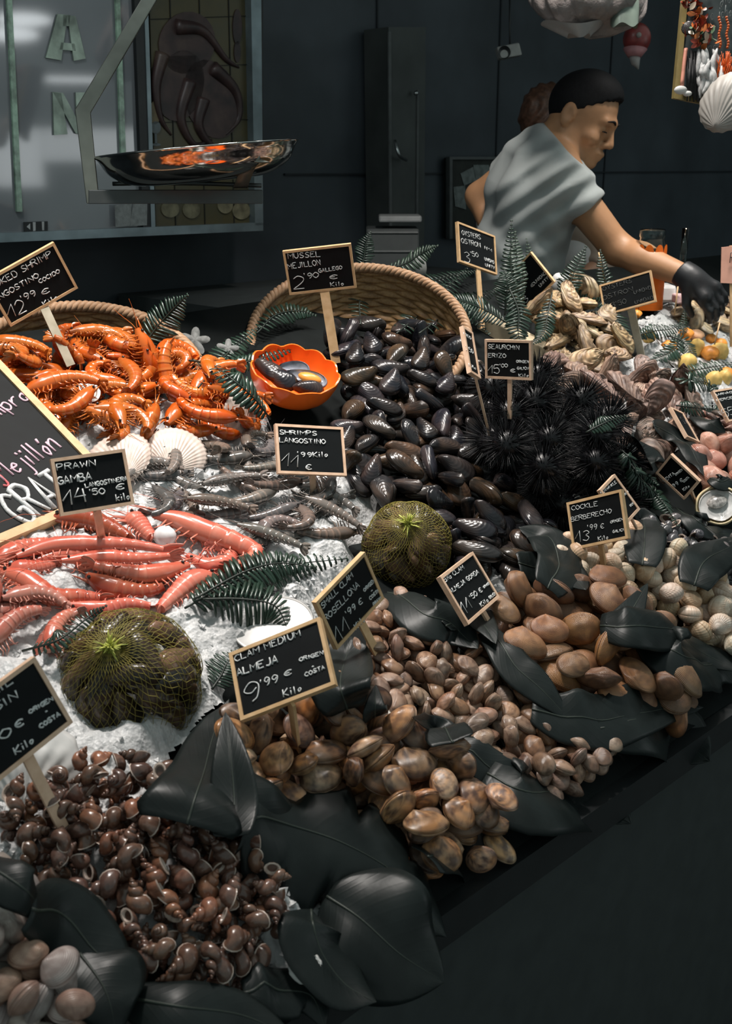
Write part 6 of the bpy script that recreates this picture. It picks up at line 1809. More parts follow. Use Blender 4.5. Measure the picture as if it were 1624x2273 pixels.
    def tb(nm, a, b): g = Geo(); P = [W(u, v, z) for u in (a[0], b[0]) for v in (a[1], b[1]) for z in (a[2], b[2])]; g.add(P, [(0, 1, 3, 2), (4, 6, 7, 5), (0, 4, 5, 1), (2, 3, 7, 6), (0, 2, 6, 4), (1, 5, 7, 3)]); local(r4, g).build(nm, m_black, r4, smooth=False)
    zt = at(870, 640, 3.55).z
    tb('tabletop', (1.9, 2.35, zt - 0.04), (3.3, 2.98, zt))
    for u in (1.93, 3.23):
        for v in (2.38, 2.9): tb('leg', (u, v, 0), (u + 0.05, v + 0.05, zt - 0.04))
    r5 = thing('notice_board', 'dark framed notice board with grey papers left of the man', 'notice board', None, Matrix.Translation(wallpt(1050, 420, 2.94)))
    local(r5, wall_quad(Geo(), [(998, 350), (1130, 350), (1130, 530), (998, 530)], 2.96, 0.03)).build('board', plain('board_dark', (0.03, 0.033, 0.03), 0.7, 0.2), r5, smooth=False)
    g = Geo(); wall_quad(g, [(998, 348), (1130, 348), (1130, 354), (998, 354)], 2.95, 0.02); wall_quad(g, [(998, 354), (1004, 354), (1004, 530), (998, 530)], 2.95, 0.02); local(r5, g).build('frame', m_seam, r5, smooth=False)
    m_p2 = plain('dim_paper', (0.15, 0.17, 0.165), 0.8, 0.2, var=0.3, scale=40)
    for k, (c4, lab) in enumerate((([(1022, 385), (1060, 365), (1070, 395), (1030, 412)], 'tilted grey paper pinned high on the dark notice board'), ([(1006, 415), (1032, 412), (1034, 465), (1010, 458)], 'upright grey paper pinned low on the dark notice board'), ([(1050, 366), (1085, 366), (1085, 395), (1056, 396)], 'grey paper at the top right of the dark notice board'))):
        o = wall_quad(Geo(), c4, 2.957 - 0.001 * k, 0.0012).build('paper', m_p2, None, smooth=False); tag(o, lab, 'paper')
    b = NB('lit_screen'); b.col((0.3, 0.42, 0.45)); b.p.inputs['Emission Color'].default_value = (0.45, 0.72, 0.80, 1); b.p.inputs['Emission Strength'].default_value = 0.30
    r6 = thing('computer_screen', 'pale blue lit screen behind the back of the man', 'screen', None, Matrix.Translation(at(1085, 490, 3.7)))
    cube(r6, 'casing', 1055, 1150, 440, 530, 3.72, 0.03, m_dark); cube(r6, 'display', 1060, 1145, 446, 517, 3.716, 0.003, b.mat, 0.001)
    g = Geo().tube([at(1100, 530, 3.74), at(1100, 640, 3.74)], 0.02, 10); local(r6, g).build('stand', m_dark, r6)

    # ---------------------------------------------------------------- things hung above
    m_wp = plain('white_plastic', (0.30, 0.30, 0.285), 0.45, 0.4)
    r7 = thing('loudspeaker', 'small white loudspeaker hanging by a cord in the dark', 'speaker', None, Matrix.Translation(at(1130, 112, 3.6)))
    A = [at(1102, 104, 3.6), at(1152, 94, 3.6), at(1159, 122, 3.6), at(1110, 131, 3.6)]; B = [p + Vector((0, 0.07, 0)) for p in A]
    o = local(r7, Geo().add(A + B, [(3, 2, 1, 0), (4, 5, 6, 7), (0, 1, 5, 4), (1, 2, 6, 5), (2, 3, 7, 6), (3, 0, 4, 7)])).build('casing', m_wp, r7, smooth=False); md = o.modifiers.new('e', 'BEVEL'); md.width = 0.005; md.segments = 2
    cc = at(1119, 116, 3.595); g = Geo(); rr = 0.020
    g.add([cc + Vector((rr * math.cos(a), -0.001, rr * math.sin(a))) for a in [2 * PI * k / 24 for k in range(24)]] + [cc + Vector((rr * 0.4 * math.cos(a), 0.008, rr * 0.4 * math.sin(a))) for a in [2 * PI * k / 24 for k in range(24)]], [(k, (k + 1) % 24, 24 + (k + 1) % 24, 24 + k) for k in range(24)] + [tuple(range(24, 48))])
    local(r7, g).build('cone', m_dark, r7)
    g = Geo().tube([at(1131, 98, 3.62), at(1131, 45, 3.62), at(1131, -60, 3.62)], 0.003, 6); local(r7, g).build('cord', m_dark, r7)
    # red buoy shaped ornament
    r8 = thing('red_ornament', 'round red and pink hanging ornament with a white tail above the man', 'ornament', None, Matrix.Translation(at(1413, 86, 3.3)))
    ml = Matrix.Translation(Vector()) 
    g = Geo().ball((0, 0, 0), (0.041, 0.041, 0.045), 28, 16); g.build('ball', plain('dull_red', (0.20, 0.035, 0.032), 0.35, 0.5, var=0.5, scale=20), r8)
    g = Geo().tube([(-0.006, -0.012, -0.030), (-0.008, -0.016, -0.052)], [0.036, 0.020], 20); g.build('pink_belly', plain('dull_pink', (0.42, 0.19, 0.20), 0.45, 0.4), r8)
    g = Geo().tube([(-0.006, -0.012, -0.045), (-0.002, -0.012, -0.068), (0.008, -0.012, -0.086)], [0.018, 0.013, 0.002], 12); g.build('tail', plain('dull_white', (0.34, 0.32, 0.31), 0.5, 0.4), r8)
    g = Geo().ball((-0.004, -0.040, 0.006), (0.008, 0.004, 0.008), 12, 8); g.build('eye', plain('grey_eye', (0.25, 0.22, 0.2), 0.3, 0.5), r8)
    g = Geo().tube([(0, 0, 0.04), (0, 0, 0.30)], 0.0012, 5); g.build('string', m_dark, r8)
    # plastic bag of bags
    def bag():
        b = NB('thin_plastic'); n = b.noise(9, 4)
        b.col(b.ramp(n, [(0.3, (0.17, 0.14, 0.13)), (0.7, (0.31, 0.28, 0.272))])); b.set(0.42, 0.3)
        b.bump(b.noise(38, 5), 0.6, 0.010)
        r9 = thing('plastic_bag', 'crumpled whitish plastic bag of bags hanging at the top', 'bag', None, Matrix.Translation(at(1305, 20, 2.75)))
        inv = r9.matrix_world.inverted(); t0 = 2.75
        rows = []; na = 90; nr = 26
        for i in range(nr):
            s = i / (nr - 1)
            py = -150 + s * 218
            w = 124 * (0.75 + 0.3 * math.sin(min(1, s * 1.25) * PI / 2)) * (math.sqrt(max(0.0, 1 - max(0, (s - 0.62) / 0.38) ** 2.2)) if s > 0.62 else 1)
            row = []
            for j in range(na):
                a = 2 * PI * j / na
                f = 1 + 0.035 * math.sin(a * 13 + s * 2) + 0.03 * math.sin(a * 23 + 1.3 * s + 1) + 0.05 * mnoise.noise(Vector((math.cos(a) * 9, math.sin(a) * 9, s * 2.5))) + 0.05 * mnoise.noise(Vector((math.cos(a) * 3, math.sin(a) * 3, s * 5)))
                lo = 14 * math.sin(a * 2 + 0.6) * s * s + 8 * math.cos(a)
                p = at(1305 + w * f * math.cos(a), py + (lo if s > 0.5 else 0), t0) ; p = p + Vector((0, 1, 0)) * (w * f * math.sin(a) * 0.8 / FPX * t0)
                row.append(inv @ p)
            rows.append(row)
        g = Geo().grid(rows[::-1], wrap=True); g.add(rows[-1], [tuple(range(na))])
        g.build('bag_body', b.mat, r9)
        g = Geo(); R2 = []
        for i in range(10):
            s = i / 9
            R2.append([inv @ (at(1270 + (70 - 45 * s) * math.cos(a) + 14 * s, 52 + 28 * s + 5 * math.sin(3 * a), t0 - 0.02) + Vector((0, 1, 0)) * (0.05 * math.sin(a) * (1 - 0.6 * s))) for a in [2 * PI * k / 40 for k in range(40)]])
        g.grid(R2[::-1], wrap=True); g.add(R2[-1], [tuple(range(40))]); g.build('loose_corner', plain('white_film', (0.36, 0.36, 0.36), 0.3, 0.5, var=0.1, bump=0.5, bscale=60), r9)
        g = Geo(); R3 = []
        for i in range(8):
            s = i / 7
            R3.append([inv @ (at(1385 + (38 - 8 * s) * math.cos(a), -60 + 118 * s + 5 * math.sin(4 * a), t0 - 0.045) + Vector((0, 1, 0)) * (0.035 * math.sin(a))) for a in [2 * PI * k / 40 for k in range(40)]])
        g.grid(R3[::-1], wrap=True); g.add(R3[-1], [tuple(range(40))]); g.build('green_lining', plain('greenish_film', (0.15, 0.19, 0.16), 0.3, 0.5, var=0.3, scale=12, bump=0.5, bscale=50), r9)
    bag()
    # ---------------------------------------------------------------- decorated blackboard, top right
    t = 2.35
    c4 = [(1519, -40), (1760, -40), (1720, 262), (1495, 218)]
    r10 = thing('decorated_blackboard', 'hanging blackboard in a gold frame at the top right corner', 'blackboard', None, Matrix.Translation(at(1600, 80, t)))
    def dq(nm, c, tt, th, m, root=r10):
        A = [at(x, y, tt) for x, y in c]; B = [p + Vector((0, 1, 0)) * th for p in A]
        return local(root, Geo().add(A + B, [(3, 2, 1, 0), (4, 5, 6, 7), (0, 1, 5, 4), (1, 2, 6, 5), (2, 3, 7, 6), (3, 0, 4, 7)])).build(nm, m, root, smooth=False)
    m_gold = plain('dull_gold_frame', (0.22, 0.17, 0.065), 0.4, 0.5, 0.2, var=0.2)
    dq('board', [(1524, -40), (1760, -40), (1720, 252), (1504, 206)], t + 0.004, 0.012, plain('green_grey_slate', (0.050, 0.064, 0.066), 0.6, 0.3, var=0.3, scale=20))
    dq('frame', [(1519, -40), (1530, -40), (1507, 212), (1495, 218)], t, 0.02, m_gold)
    dq('frame', [(1495, 218), (1507, 206), (1722, 250), (1720, 264)], t, 0.02, m_gold)
    g = Geo(); rn = random.Random(4)
    up = Vector((0, 0, 1))
    write(g, 'cuiche', at(1576, 44, t), at(1622, 36, t), up, 0.022, Vector((0, -1, 0)), 0.0007, rn); write(g, 'ala', at(1596, 16, t), at(1622, 6, t), up, 0.02, Vector((0, -1, 0)), 0.0007, rn); write(g, 'noche', at(1570, 112, t), at(1618, 100, t), up, 0.014, Vector((0, -1, 0)), 0.0006, rn)
    local(r10, g).build('lettering', m_shade_chalk if False else plain('grey_chalk', (0.25, 0.27, 0.27), 0.9, 0.1), r10)
    # garland of reddish leaves
    m_lf = [plain('red_leaf', (0.30, 0.050, 0.028), 0.4, 0.4, var=0.4), plain('green_leaf', (0.10, 0.17, 0.10), 0.4, 0.4, var=0.3), plain('cream_leaf', (0.50, 0.40, 0.30), 0.4, 0.4), plain('orange_leaf', (0.42, 0.12, 0.03), 0.4, 0.4, var=0.3)]
    r11 = thing('leaf_garland', 'garland of small red and green leaves on the hanging blackboard', 'garland', None, Matrix.Translation(at(1555, 50, t - 0.02)))
    rn = random.Random(8); gs = [Geo() for _ in m_lf]
    for k in range(150):
        y = rn.uniform(-40, 104); x = 1545 + (y * 0.15) + rn.gauss(0, 17)
        x = min(max(x, 1520), 1592)
        q = 1 if (y > 60 and rn.random() < 0.45) else rn.choice((0, 0, 2, 3, 3, 0))
        c = at(x, y, t - rn.uniform(0.008, 0.035))
        R = Quaternion((rn.gauss(0, 1), rn.gauss(0, 1), rn.gauss(0, 1), rn.gauss(0, 1))).normalized().to_matrix()
        l = rn.uniform(0.006, 0.012)
        pr = [(-1, 0, 0), (-.5, .45, .1), (0, .55, .15), (.6, .35, .05), (1, 0, 0), (.6, -.35, .05), (0, -.55, .15), (-.5, -.45, .1)]
        gs[q].add([c + R @ (Vector(p) * l) for p in pr] + [c], [(8, i, (i + 1) % 8) for i in range(8)])
    for q, nm in enumerate(('red_leaf', 'green_leaf', 'cream_leaf', 'orange_leaf')):
        o = local(r11, gs[q]).build(nm + '_cluster', m_lf[q], r11); tag(o, kind='stuff')
    g = Geo().tube(spline([at(1540, -45, t - 0.012), at(1548, 10, t - 0.012), at(1555, 60, t - 0.012), at(1562, 105, t - 0.012)], 16), 0.0025, 6); local(r11, g).build('stem', m_stem, r11)
    # white driftwood / root
    r12 = thing('white_coral', 'ragged white coral branch on the hanging blackboard', 'coral', None, Matrix.Translation(at(1567, 170, t - 0.015)))
    g = Geo(); rn = random.Random(9)
    for k in range(34):
        x = 1568 + rn.gauss(0, 13); y0 = rn.uniform(105, 175); ln = rn.uniform(35, 75)
        tt = t - rn.uniform(0.006, 0.03)
        P = [at(x + rn.gauss(0, 5), y0, tt), at(x + rn.gauss(0, 3), y0 + ln * 0.5, tt - 0.004), at(x + rn.gauss(0, 5), min(236, y0 + ln), tt)]
        g.tube(spline(P, 8), [0.0015, 0.004, 0.0052, 0.006, 0.006, 0.0055, 0.004, 0.002], 6)
    o = local(r12, g).build('branch', plain('white_wood', (0.46, 0.46, 0.455), 0.7, 0.2, var=0.45, scale=70), r12); tag(o, kind='stuff')
    g = Geo()
    for k in range(26):
        x = 1538 + rn.gauss(0, 7); y0 = rn.uniform(110, 160)
        g.tube([at(x, y0, t - 0.006), at(x + rn.gauss(0, 4), y0 + 70, t - 0.01)], [0.003, 0.0015], 5)
    r13 = thing('black_tassel', 'black fibre tassel left of the white coral', 'tassel', None, Matrix.Translation(at(1538, 160, t)))
    o = local(r13, g).build('fibres', plain('black_fibre', (0.014, 0.014, 0.015), 0.6, 0.3), r13); tag(o, kind='stuff')
    # orange feather coral
    r14 = thing('orange_coral', 'bright orange feathery coral at the right edge of the hanging blackboard', 'coral', None, Matrix.Translation(at(1610, 150, t - 0.015)))
    g = Geo()
    for k in range(60):
        b0 = at(1596 + rn.uniform(-3, 14), 200 + rn.uniform(-12, 10), t - rn.uniform(0.006, 0.03))
        e = at(1612 + rn.gauss(0, 15), 112 + abs(rn.gauss(0, 22)), t - rn.uniform(0.006, 0.04))
        g.tube(spline([b0, b0.lerp(e, 0.5) + Vector((rn.gauss(0, .004), 0, 0)), e], 7), [0.0022, 0.002, 0.0018, 0.0016, 0.0014, 0.001, 0.0006], 4)
    o = local(r14, g).build('fibres', plain('orange_fibre', (0.62, 0.105, 0.012), 0.5, 0.3, var=0.4, scale=60), r14); tag(o, kind='stuff')
    g = Geo()
    for sx in (1597, 1614):
        for k in range(12):
            g.ball(at(sx + 2 * math.sin(k), 105 - k * 6, t - 0.012), 0.0032, 6, 5)
    r15 = thing('bead_string', 'two orange strings of beads hanging above the orange coral', 'bead string', None, Matrix.Translation(at(1605, 70, t)))
    o = local(r15, g).build('beads', plain('orange_bead', (0.50, 0.10, 0.02), 0.4, 0.4), r15); tag(o, kind='stuff')
    # flamingo-pink stick with a white foot
    r16 = thing('pink_stick', 'pink stick with a white shell foot on the left frame of the hanging blackboard', 'ornament', None, Matrix.Translation(at(1517, 160, t - 0.01)))
    local(r16, Geo().tube(spline([at(1522, 108, t - 0.008), at(1518, 140, t - 0.01), at(1513, 190, t - 0.01)], 10), 0.0042, 8)).build('rod', plain('salmon_pink', (0.52, 0.22, 0.16), 0.5, 0.3, var=0.3), r16)
    local(r16, Geo().ball(at(1510, 200, t - 0.012), (0.014, 0.007, 0.009), 14, 8).ball(at(1525, 208, t - 0.01), (0.010, 0.006, 0.006), 12, 8)).build('shell_foot', m_whit, r16)
    scallop('scallop_shell', 'big grey scallop shell hanging at the lower right of the blackboard', 1612, 228, 2.30, 0.28, -1, 0.120, 0.1, -0.5, mat=plain('grey_scallop', (0.34, 0.32, 0.295), 0.5, 0.4, var=0.15, scale=20), ribs=9, T=0.42, Hs=1.05)
    scallop('scallop_shell', 'small dark scallop shell beside the garland on the blackboard', 1530, 62, 2.33, 0.1, 1, 0.034, 0.1, 0, mat=m_mussel, ribs=8)

    # ---------------------------------------------------------------- things standing at the far right
    m_gl = glass_mat('clear_glass')
    def stand_z(px, py, t): return at(px, py, t)
    r17 = thing('glass_jar', 'glass jar with an orange label behind the outstretched arm', 'jar', None, Matrix.Translation(at(1435, 690, 3.02)))
    S = 3.02 / FPX
    prof = [(0.001, 0.002), (30, 2), (32, 8), (32, 138), (27, 152), (26, 158), (28, 160), (28, 172), (26, 176)]
    g = Geo(); rows = [[Vector((r * S * math.cos(a), r * S * math.sin(a), z * S)) for a in [2 * PI * k / 40 for k in range(40)]] for r, z in prof]
    g.grid(rows, wrap=True)
    o = g.build('glass_body', m_gl, r17); md = o.modifiers.new('t', 'SOLIDIFY'); md.thickness = 0.002; md.offset = -1
    g = Geo(); rows = [[Vector((28.5 * S * math.cos(a), 28.5 * S * math.sin(a), z * S)) for a in [2 * PI * k / 40 for k in range(40)]] for z in (4, 128)]
    g.grid(rows, wrap=True); g.add(rows[1], [tuple(range(40))]); g.add(rows[0], [tuple(range(40))[::-1]])
    g.build('contents', plain('jar_contents', (0.06, 0.05, 0.045), 0.3, 0.5), r17)
    m_ol = plain('orange_label', (0.82, 0.17, 0.015), 0.5, 0.3, var=0.08)
    g = Geo()
    def lab(a0, a1, z0, z1):
        rows = [[Vector((33 * S * math.cos(a0 + (a1 - a0) * k / 16), 33 * S * math.sin(a0 + (a1 - a0) * k / 16), z * S)) for k in range(17)] for z in (z0, z1)]
        g.grid(rows)
    lab(-PI * 0.92, -PI * 0.02, 4, 122)
    for cxa in (-PI * 0.62, -PI * 0.40, -PI * 0.2, -PI * 0.8):
        rows = []
        for rr in (0, 1):
            rows.append([Vector((33.3 * S * math.cos(cxa + rr * 0.30 * math.cos(b)), 33.3 * S * math.sin(cxa + rr * 0.30 * math.cos(b)), (128 + rr * 17 * math.sin(b)) * S)) for b in [2 * PI * k / 20 for k in range(20)]])
        g.grid(rows, wrap=True)
    g.build('label', m_ol, r17)
    g = Geo()
    for cxa in (-PI * 0.62, -PI * 0.40):
        rows = []
        for rr in (0, 1):
            rows.append([Vector((33.6 * S * math.cos(cxa + rr * 0.10 * math.cos(b)), 33.6 * S * math.sin(cxa + rr * 0.10 * math.cos(b)), (124 + rr * 5 * math.sin(b)) * S)) for b in [2 * PI * k / 14 for k in range(14)]])
        g.grid(rows, wrap=True)
    g.build('label_mark', m_dark, r17)
    # tall clear tube
    o = thing('glass_tube', 'tall narrow clear tube standing behind the forearm', 'glass tube', None, Matrix.Translation(at(1506, 690, 3.06)))
    S2_ = 3.06 / FPX
    g = Geo(); rows = [[Vector((7.5 * S2_ * math.cos(a), 7.5 * S2_ * math.sin(a), z * S2_)) for a in [2 * PI * k / 20 for k in range(20)]] for z in (0, 60, 120, 178)]
    g.grid(rows, wrap=True); q = g.build('tube_wall', m_gl, o); md = q.modifiers.new('t', 'SOLIDIFY'); md.thickness = 0.0012; md.offset = -1
    # white tub and striped cloth by the hand
    o = cube(None, 'white_tub', 1461, 1502, 634, 672, 3.02, 0.08, m_whit, 0.008); tag(o, 'small white tub behind the wrist', 'tub')
    o = cube(None, 'paper_packet', 1500, 1523, 655, 675, 2.98, 0.05, plain('pink_stripe_paper', (0.62, 0.42, 0.42), 0.6, 0.2, var=0.4, scale=120), 0.004); tag(o, 'pink striped paper packet below the wrist', 'packet')
    o = Geo().ball(P3((1518, 692, 0.02), HM0), (0.03, 0.018, 0.02), 16, 10).build('orange_fillet', plain('orange_fish', (0.66, 0.30, 0.08), 0.3, 0.5, var=0.3, scale=60)); tag(o, 'orange lump of seafood below the gloved hand', 'seafood')
    o = Geo().ball(at(1238, 632, 2.80), (0.020, 0.018, 0.030), 14, 10).build('white_shell', m_whit); tag(o, 'white rounded shell right of the turned sign', 'shell')
    # low glass screen
    A = [at(1418, 678, 2.86), at(1760, 684, 2.62)]
    up = Vector((0, 0, 1))
    o = Geo()
    n = (A[1] - A[0]).cross(up).normalized() * 0.003
    P = [A[0], A[1], A[1] - up * 0.11, A[0] - up * 0.08]
    o.add(P + [p + n for p in P], [(3, 2, 1, 0), (4, 5, 6, 7), (0, 1, 5, 4), (1, 2, 6, 5), (2, 3, 7, 6), (3, 0, 4, 7)])
    o = o.build('glass_screen', glass_mat('thin_glass', (0.97, 1, 0.99), 0.0), None, smooth=False); tag(o, 'low clear glass screen in front of the gloved hand', 'glass screen')
    o.data.materials[0].node_tree.nodes['Principled BSDF'].inputs['IOR'].default_value = 1.08
    # pinkish card sign cut by the right edge
    r18 = thing('card_sign', 'salmon pink card sign on a stick cut by the right edge', 'sign', None, Matrix.Translation(at(1630, 590, 2.75)))
    dq('card', [(1601, 549), (1680, 540), (1676, 632), (1599, 628)], 2.75, 0.003, plain('salmon_card', (0.62, 0.33, 0.25), 0.6, 0.2, var=0.08), r18)
    dq('stick', [(1619, 545), (1628, 545), (1628, 770), (1620, 770)], 2.754, 0.004, m_wood2, r18)
    g = Geo(); write(g, 'R8', at(1619, 584, 2.748), at(1632, 582, 2.748), up, 0.024, Vector((0, -1, 0)), 0.001, rn); local(r18, g).build('lettering', m_dark, r18)
    o = Geo().ball(at(930, 596, 2.62), (0.018, 0.018, 0.03), 12, 8).build('paper_cup', plain('dim_white', (0.26, 0.27, 0.26), 0.6, 0.3)); tag(o, 'dim white paper cup behind the mussel basket', 'cup')
    # hall lamps far in front, seen mirrored in the cabinet pane
    for px, py in ((22, 76), (52, 43)):
        r = ray(px, py); u_, v_ = UV(r); tt = V / v_; k = 6.2
        d = Vector((u_, -v_, r.z)); p0 = UV(ORI + r * tt)
        L = lamp('mirrored_light', 'AREA', W(p0[0] + d.x * k, p0[1] + d.y * k, (ORI + r * tt).z + d.z * k), wallpt(px, py), 1.3, COOLW, 0.42)
        L.data.shape = 'ELLIPSE'; L.data.size = 0.46; L.data.size_y = 0.10
    # unseen lights added as lit stalls opposite, mirrored as blotches in the pane
    for px, py, sx, sy, en in ((35, 350, 0.42, 0.46, 2.4), (225, 322, 0.95, 0.26, 2.6), (160, 177, 0.42, 0.035, 0.5)):
        r = ray(px, py); u_, v_ = UV(r); tt = V / v_; k = 6.2
        d = Vector((u_, -v_, r.z)); p0 = UV(ORI + r * tt)
        L = lamp('mirrored_light', 'AREA', W(p0[0] + d.x * k, p0[1] + d.y * k, (ORI + r * tt).z + d.z * k), wallpt(px, py), en, COOLW, 0.4)
        L.data.shape = 'RECTANGLE'; L.data.size = sx; L.data.size_y = sy
# ================================================================== people
def surf_net(D, lo, h):
    """mesh of the zero level of a sampled distance field"""
    nx, ny, nz = D.shape
    ins = D < 0
    c = np.zeros((nx - 1, ny - 1, nz - 1), int)
    for i in (0, 1):
        for j in (0, 1):
            for k in (0, 1): c += ins[i:nx - 1 + i, j:ny - 1 + j, k:nz - 1 + k]
    act = (c > 0) & (c < 8)
    idx = -np.ones(act.shape, int); I = np.argwhere(act); idx[act] = np.arange(len(I))
    P = np.zeros((len(I), 3)); W_ = np.zeros(len(I))
    for a in range(3):
        b, d = [x for x in range(3) if x != a]
        for s in (0, 1):
            for t in (0, 1):
                o = np.zeros(3, int); o[b] = s; o[d] = t
                e = o.copy(); e[a] = 1
                v0 = D[tuple((I + o).T)]; v1 = D[tuple((I + e).T)]
                x = (v0 < 0) != (v1 < 0)
                f = np.where(x, v0 / np.where(x, v0 - v1, 1), 0)
                q = np.tile(o.astype(float), (len(I), 1)); q[:, a] = f
                P += q * x[:, None]; W_ += x
    P = (I + P / W_[:, None]) * h + np.array(lo)
    F = []
    for a in range(3):
        b, d = (a + 1) % 3, (a + 2) % 3
        s0 = [slice(None)] * 3; s1 = [slice(None)] * 3
        s0[a] = slice(0, -1); s1[a] = slice(1, None)
        x = ins[tuple(s0)] != ins[tuple(s1)]
        E = np.argwhere(x)
        E = E[(E[:, b] > 0) & (E[:, d] > 0) & (E[:, b] < D.shape[b] - 1) & (E[:, d] < D.shape[d] - 1)]
        def cell(db, dd):
            q = E.copy(); q[:, b] += db; q[:, d] += dd
            return idx[tuple(q.T)]
        Q = np.stack([cell(-1, -1), cell(0, -1), cell(0, 0), cell(-1, 0)], 1)
        flip = ~ins[tuple(E.T)]
        Q[flip] = Q[flip][:, ::-1]
        F.append(Q)
    return P, np.concatenate(F)
class Field:
    def __init__(s, lo, hi, h):
        s.lo = np.array(lo, float); s.h = h
        s.n = np.ceil((np.array(hi) - s.lo) / h).astype(int) + 1
        s.D = np.full(tuple(s.n), 0.2, np.float32)
        s.ax = [s.lo[i] + np.arange(s.n[i]) * h for i in range(3)]
    def _sl(s, lo, hi):
        a = np.clip(np.floor((np.array(lo) - s.lo) / s.h).astype(int), 0, s.n)
        b = np.clip(np.ceil((np.array(hi) - s.lo) / s.h).astype(int) + 1, 0, s.n)
        return tuple(slice(a[i], b[i]) for i in range(3))
    def _grid(s, sl): return np.meshgrid(*[s.ax[i][sl[i]] for i in range(3)], indexing='ij')
    def _mix(s, sl, d, k, sub=False):
        A = s.D[sl]
        if sub:
            d = -d
            hh = np.clip(0.5 - 0.5 * (A - d) / k, 0, 1); s.D[sl] = A * (1 - hh) + d * hh + k * hh * (1 - hh)
        else:
            hh = np.clip(0.5 + 0.5 * (d - A) / k, 0, 1); s.D[sl] = d * (1 - hh) + A * hh - k * hh * (1 - hh)
    def cone(s, a, b, ra, rb, k=0.02, cut_b=False, grow=0.0, fold=0.0, cut_a=False):
        a, b = np.array(a), np.array(b); ra += grow; rb += grow
        m = max(ra, rb) + k + 0.05
        sl = s._sl(np.minimum(a, b) - m, np.maximum(a, b) + m)
        X, Y, Z = s._grid(sl)
        ab = b - a; L2 = ab @ ab
        t = ((X - a[0]) * ab[0] + (Y - a[1]) * ab[1] + (Z - a[2]) * ab[2]) / L2
        tc = np.clip(t, 0, 1)
        d = np.sqrt((X - a[0] - tc * ab[0]) ** 2 + (Y - a[1] - tc * ab[1]) ** 2 + (Z - a[2] - tc * ab[2]) ** 2) - (ra + (rb - ra) * tc)
        if fold: d = d + fold * np.sin(t * 16 + 3 * np.sin(X * 25) + Z * 30)
        if cut_b: d = np.maximum(d, (t - 1) * math.sqrt(L2))
        if cut_a: d = np.maximum(d, -t * math.sqrt(L2))
        s._mix(sl, d, k); return s
    def ell(s, c, r, R=None, k=0.02, sub=False, grow=0.0):
        c = np.array(c); r = np.array(r) + grow
        m = max(r) + k + 0.04
        sl = s._sl(c - m, c + m)
        X, Y, Z = s._grid(sl)
        q = np.stack([X - c[0], Y - c[1], Z - c[2]], -1)
        if R is not None: q = q @ np.array(R)          # columns of R are the local axes
        k0 = np.sqrt(((q / r) ** 2).sum(-1)); k1 = np.sqrt(((q / r ** 2) ** 2).sum(-1))
        d = k0 * (k0 - 1) / np.maximum(k1, 1e-6)
        s._mix(sl, d, k, sub); return s
    def plane_cut(s, p, n):
        X, Y, Z = np.meshgrid(*s.ax, indexing='ij')
        s.D = np.maximum(s.D, (X - p[0]) * n[0] + (Y - p[1]) * n[1] + (Z - p[2]) * n[2]); return s
    def mesh(s, name, mat, smooth_iter=0):
        P, F = surf_net(s.D, s.lo, s.h)
        if smooth_iter:
            E = np.concatenate([F[:, [0, 1]], F[:, [1, 2]], F[:, [2, 3]], F[:, [3, 0]]])
            for _ in range(smooth_iter):
                S = np.zeros_like(P); C = np.zeros(len(P))
                np.add.at(S, E[:, 0], P[E[:, 1]]); np.add.at(S, E[:, 1], P[E[:, 0]]); np.add.at(C, E[:, 0], 1); np.add.at(C, E[:, 1], 1)
                P = P * 0.5 + 0.5 * S / np.maximum(C, 1)[:, None]
        return new_mesh(name, P.tolist(), F.tolist(), mat)

def skin_mat(name, c):
    b = NB(name); n = b.noise(30, 3)
    b.col(b.ramp(n, [(0.3, tuple(x * 0.88 for x in c)), (0.7, c)])); b.set(0.48, 0.4)
    return b.mat
def cloth_mat(name, c, sc=260):
    b = NB(name); n = b.noise(sc, 2); n2 = b.noise(7, 2)
    b.col(b.ramp(n2, [(0.3, tuple(x * 0.9 for x in c)), (0.7, c)])); b.set(0.85, 0.15); b.bump(n, 0.2, 0.0008)
    return b.mat

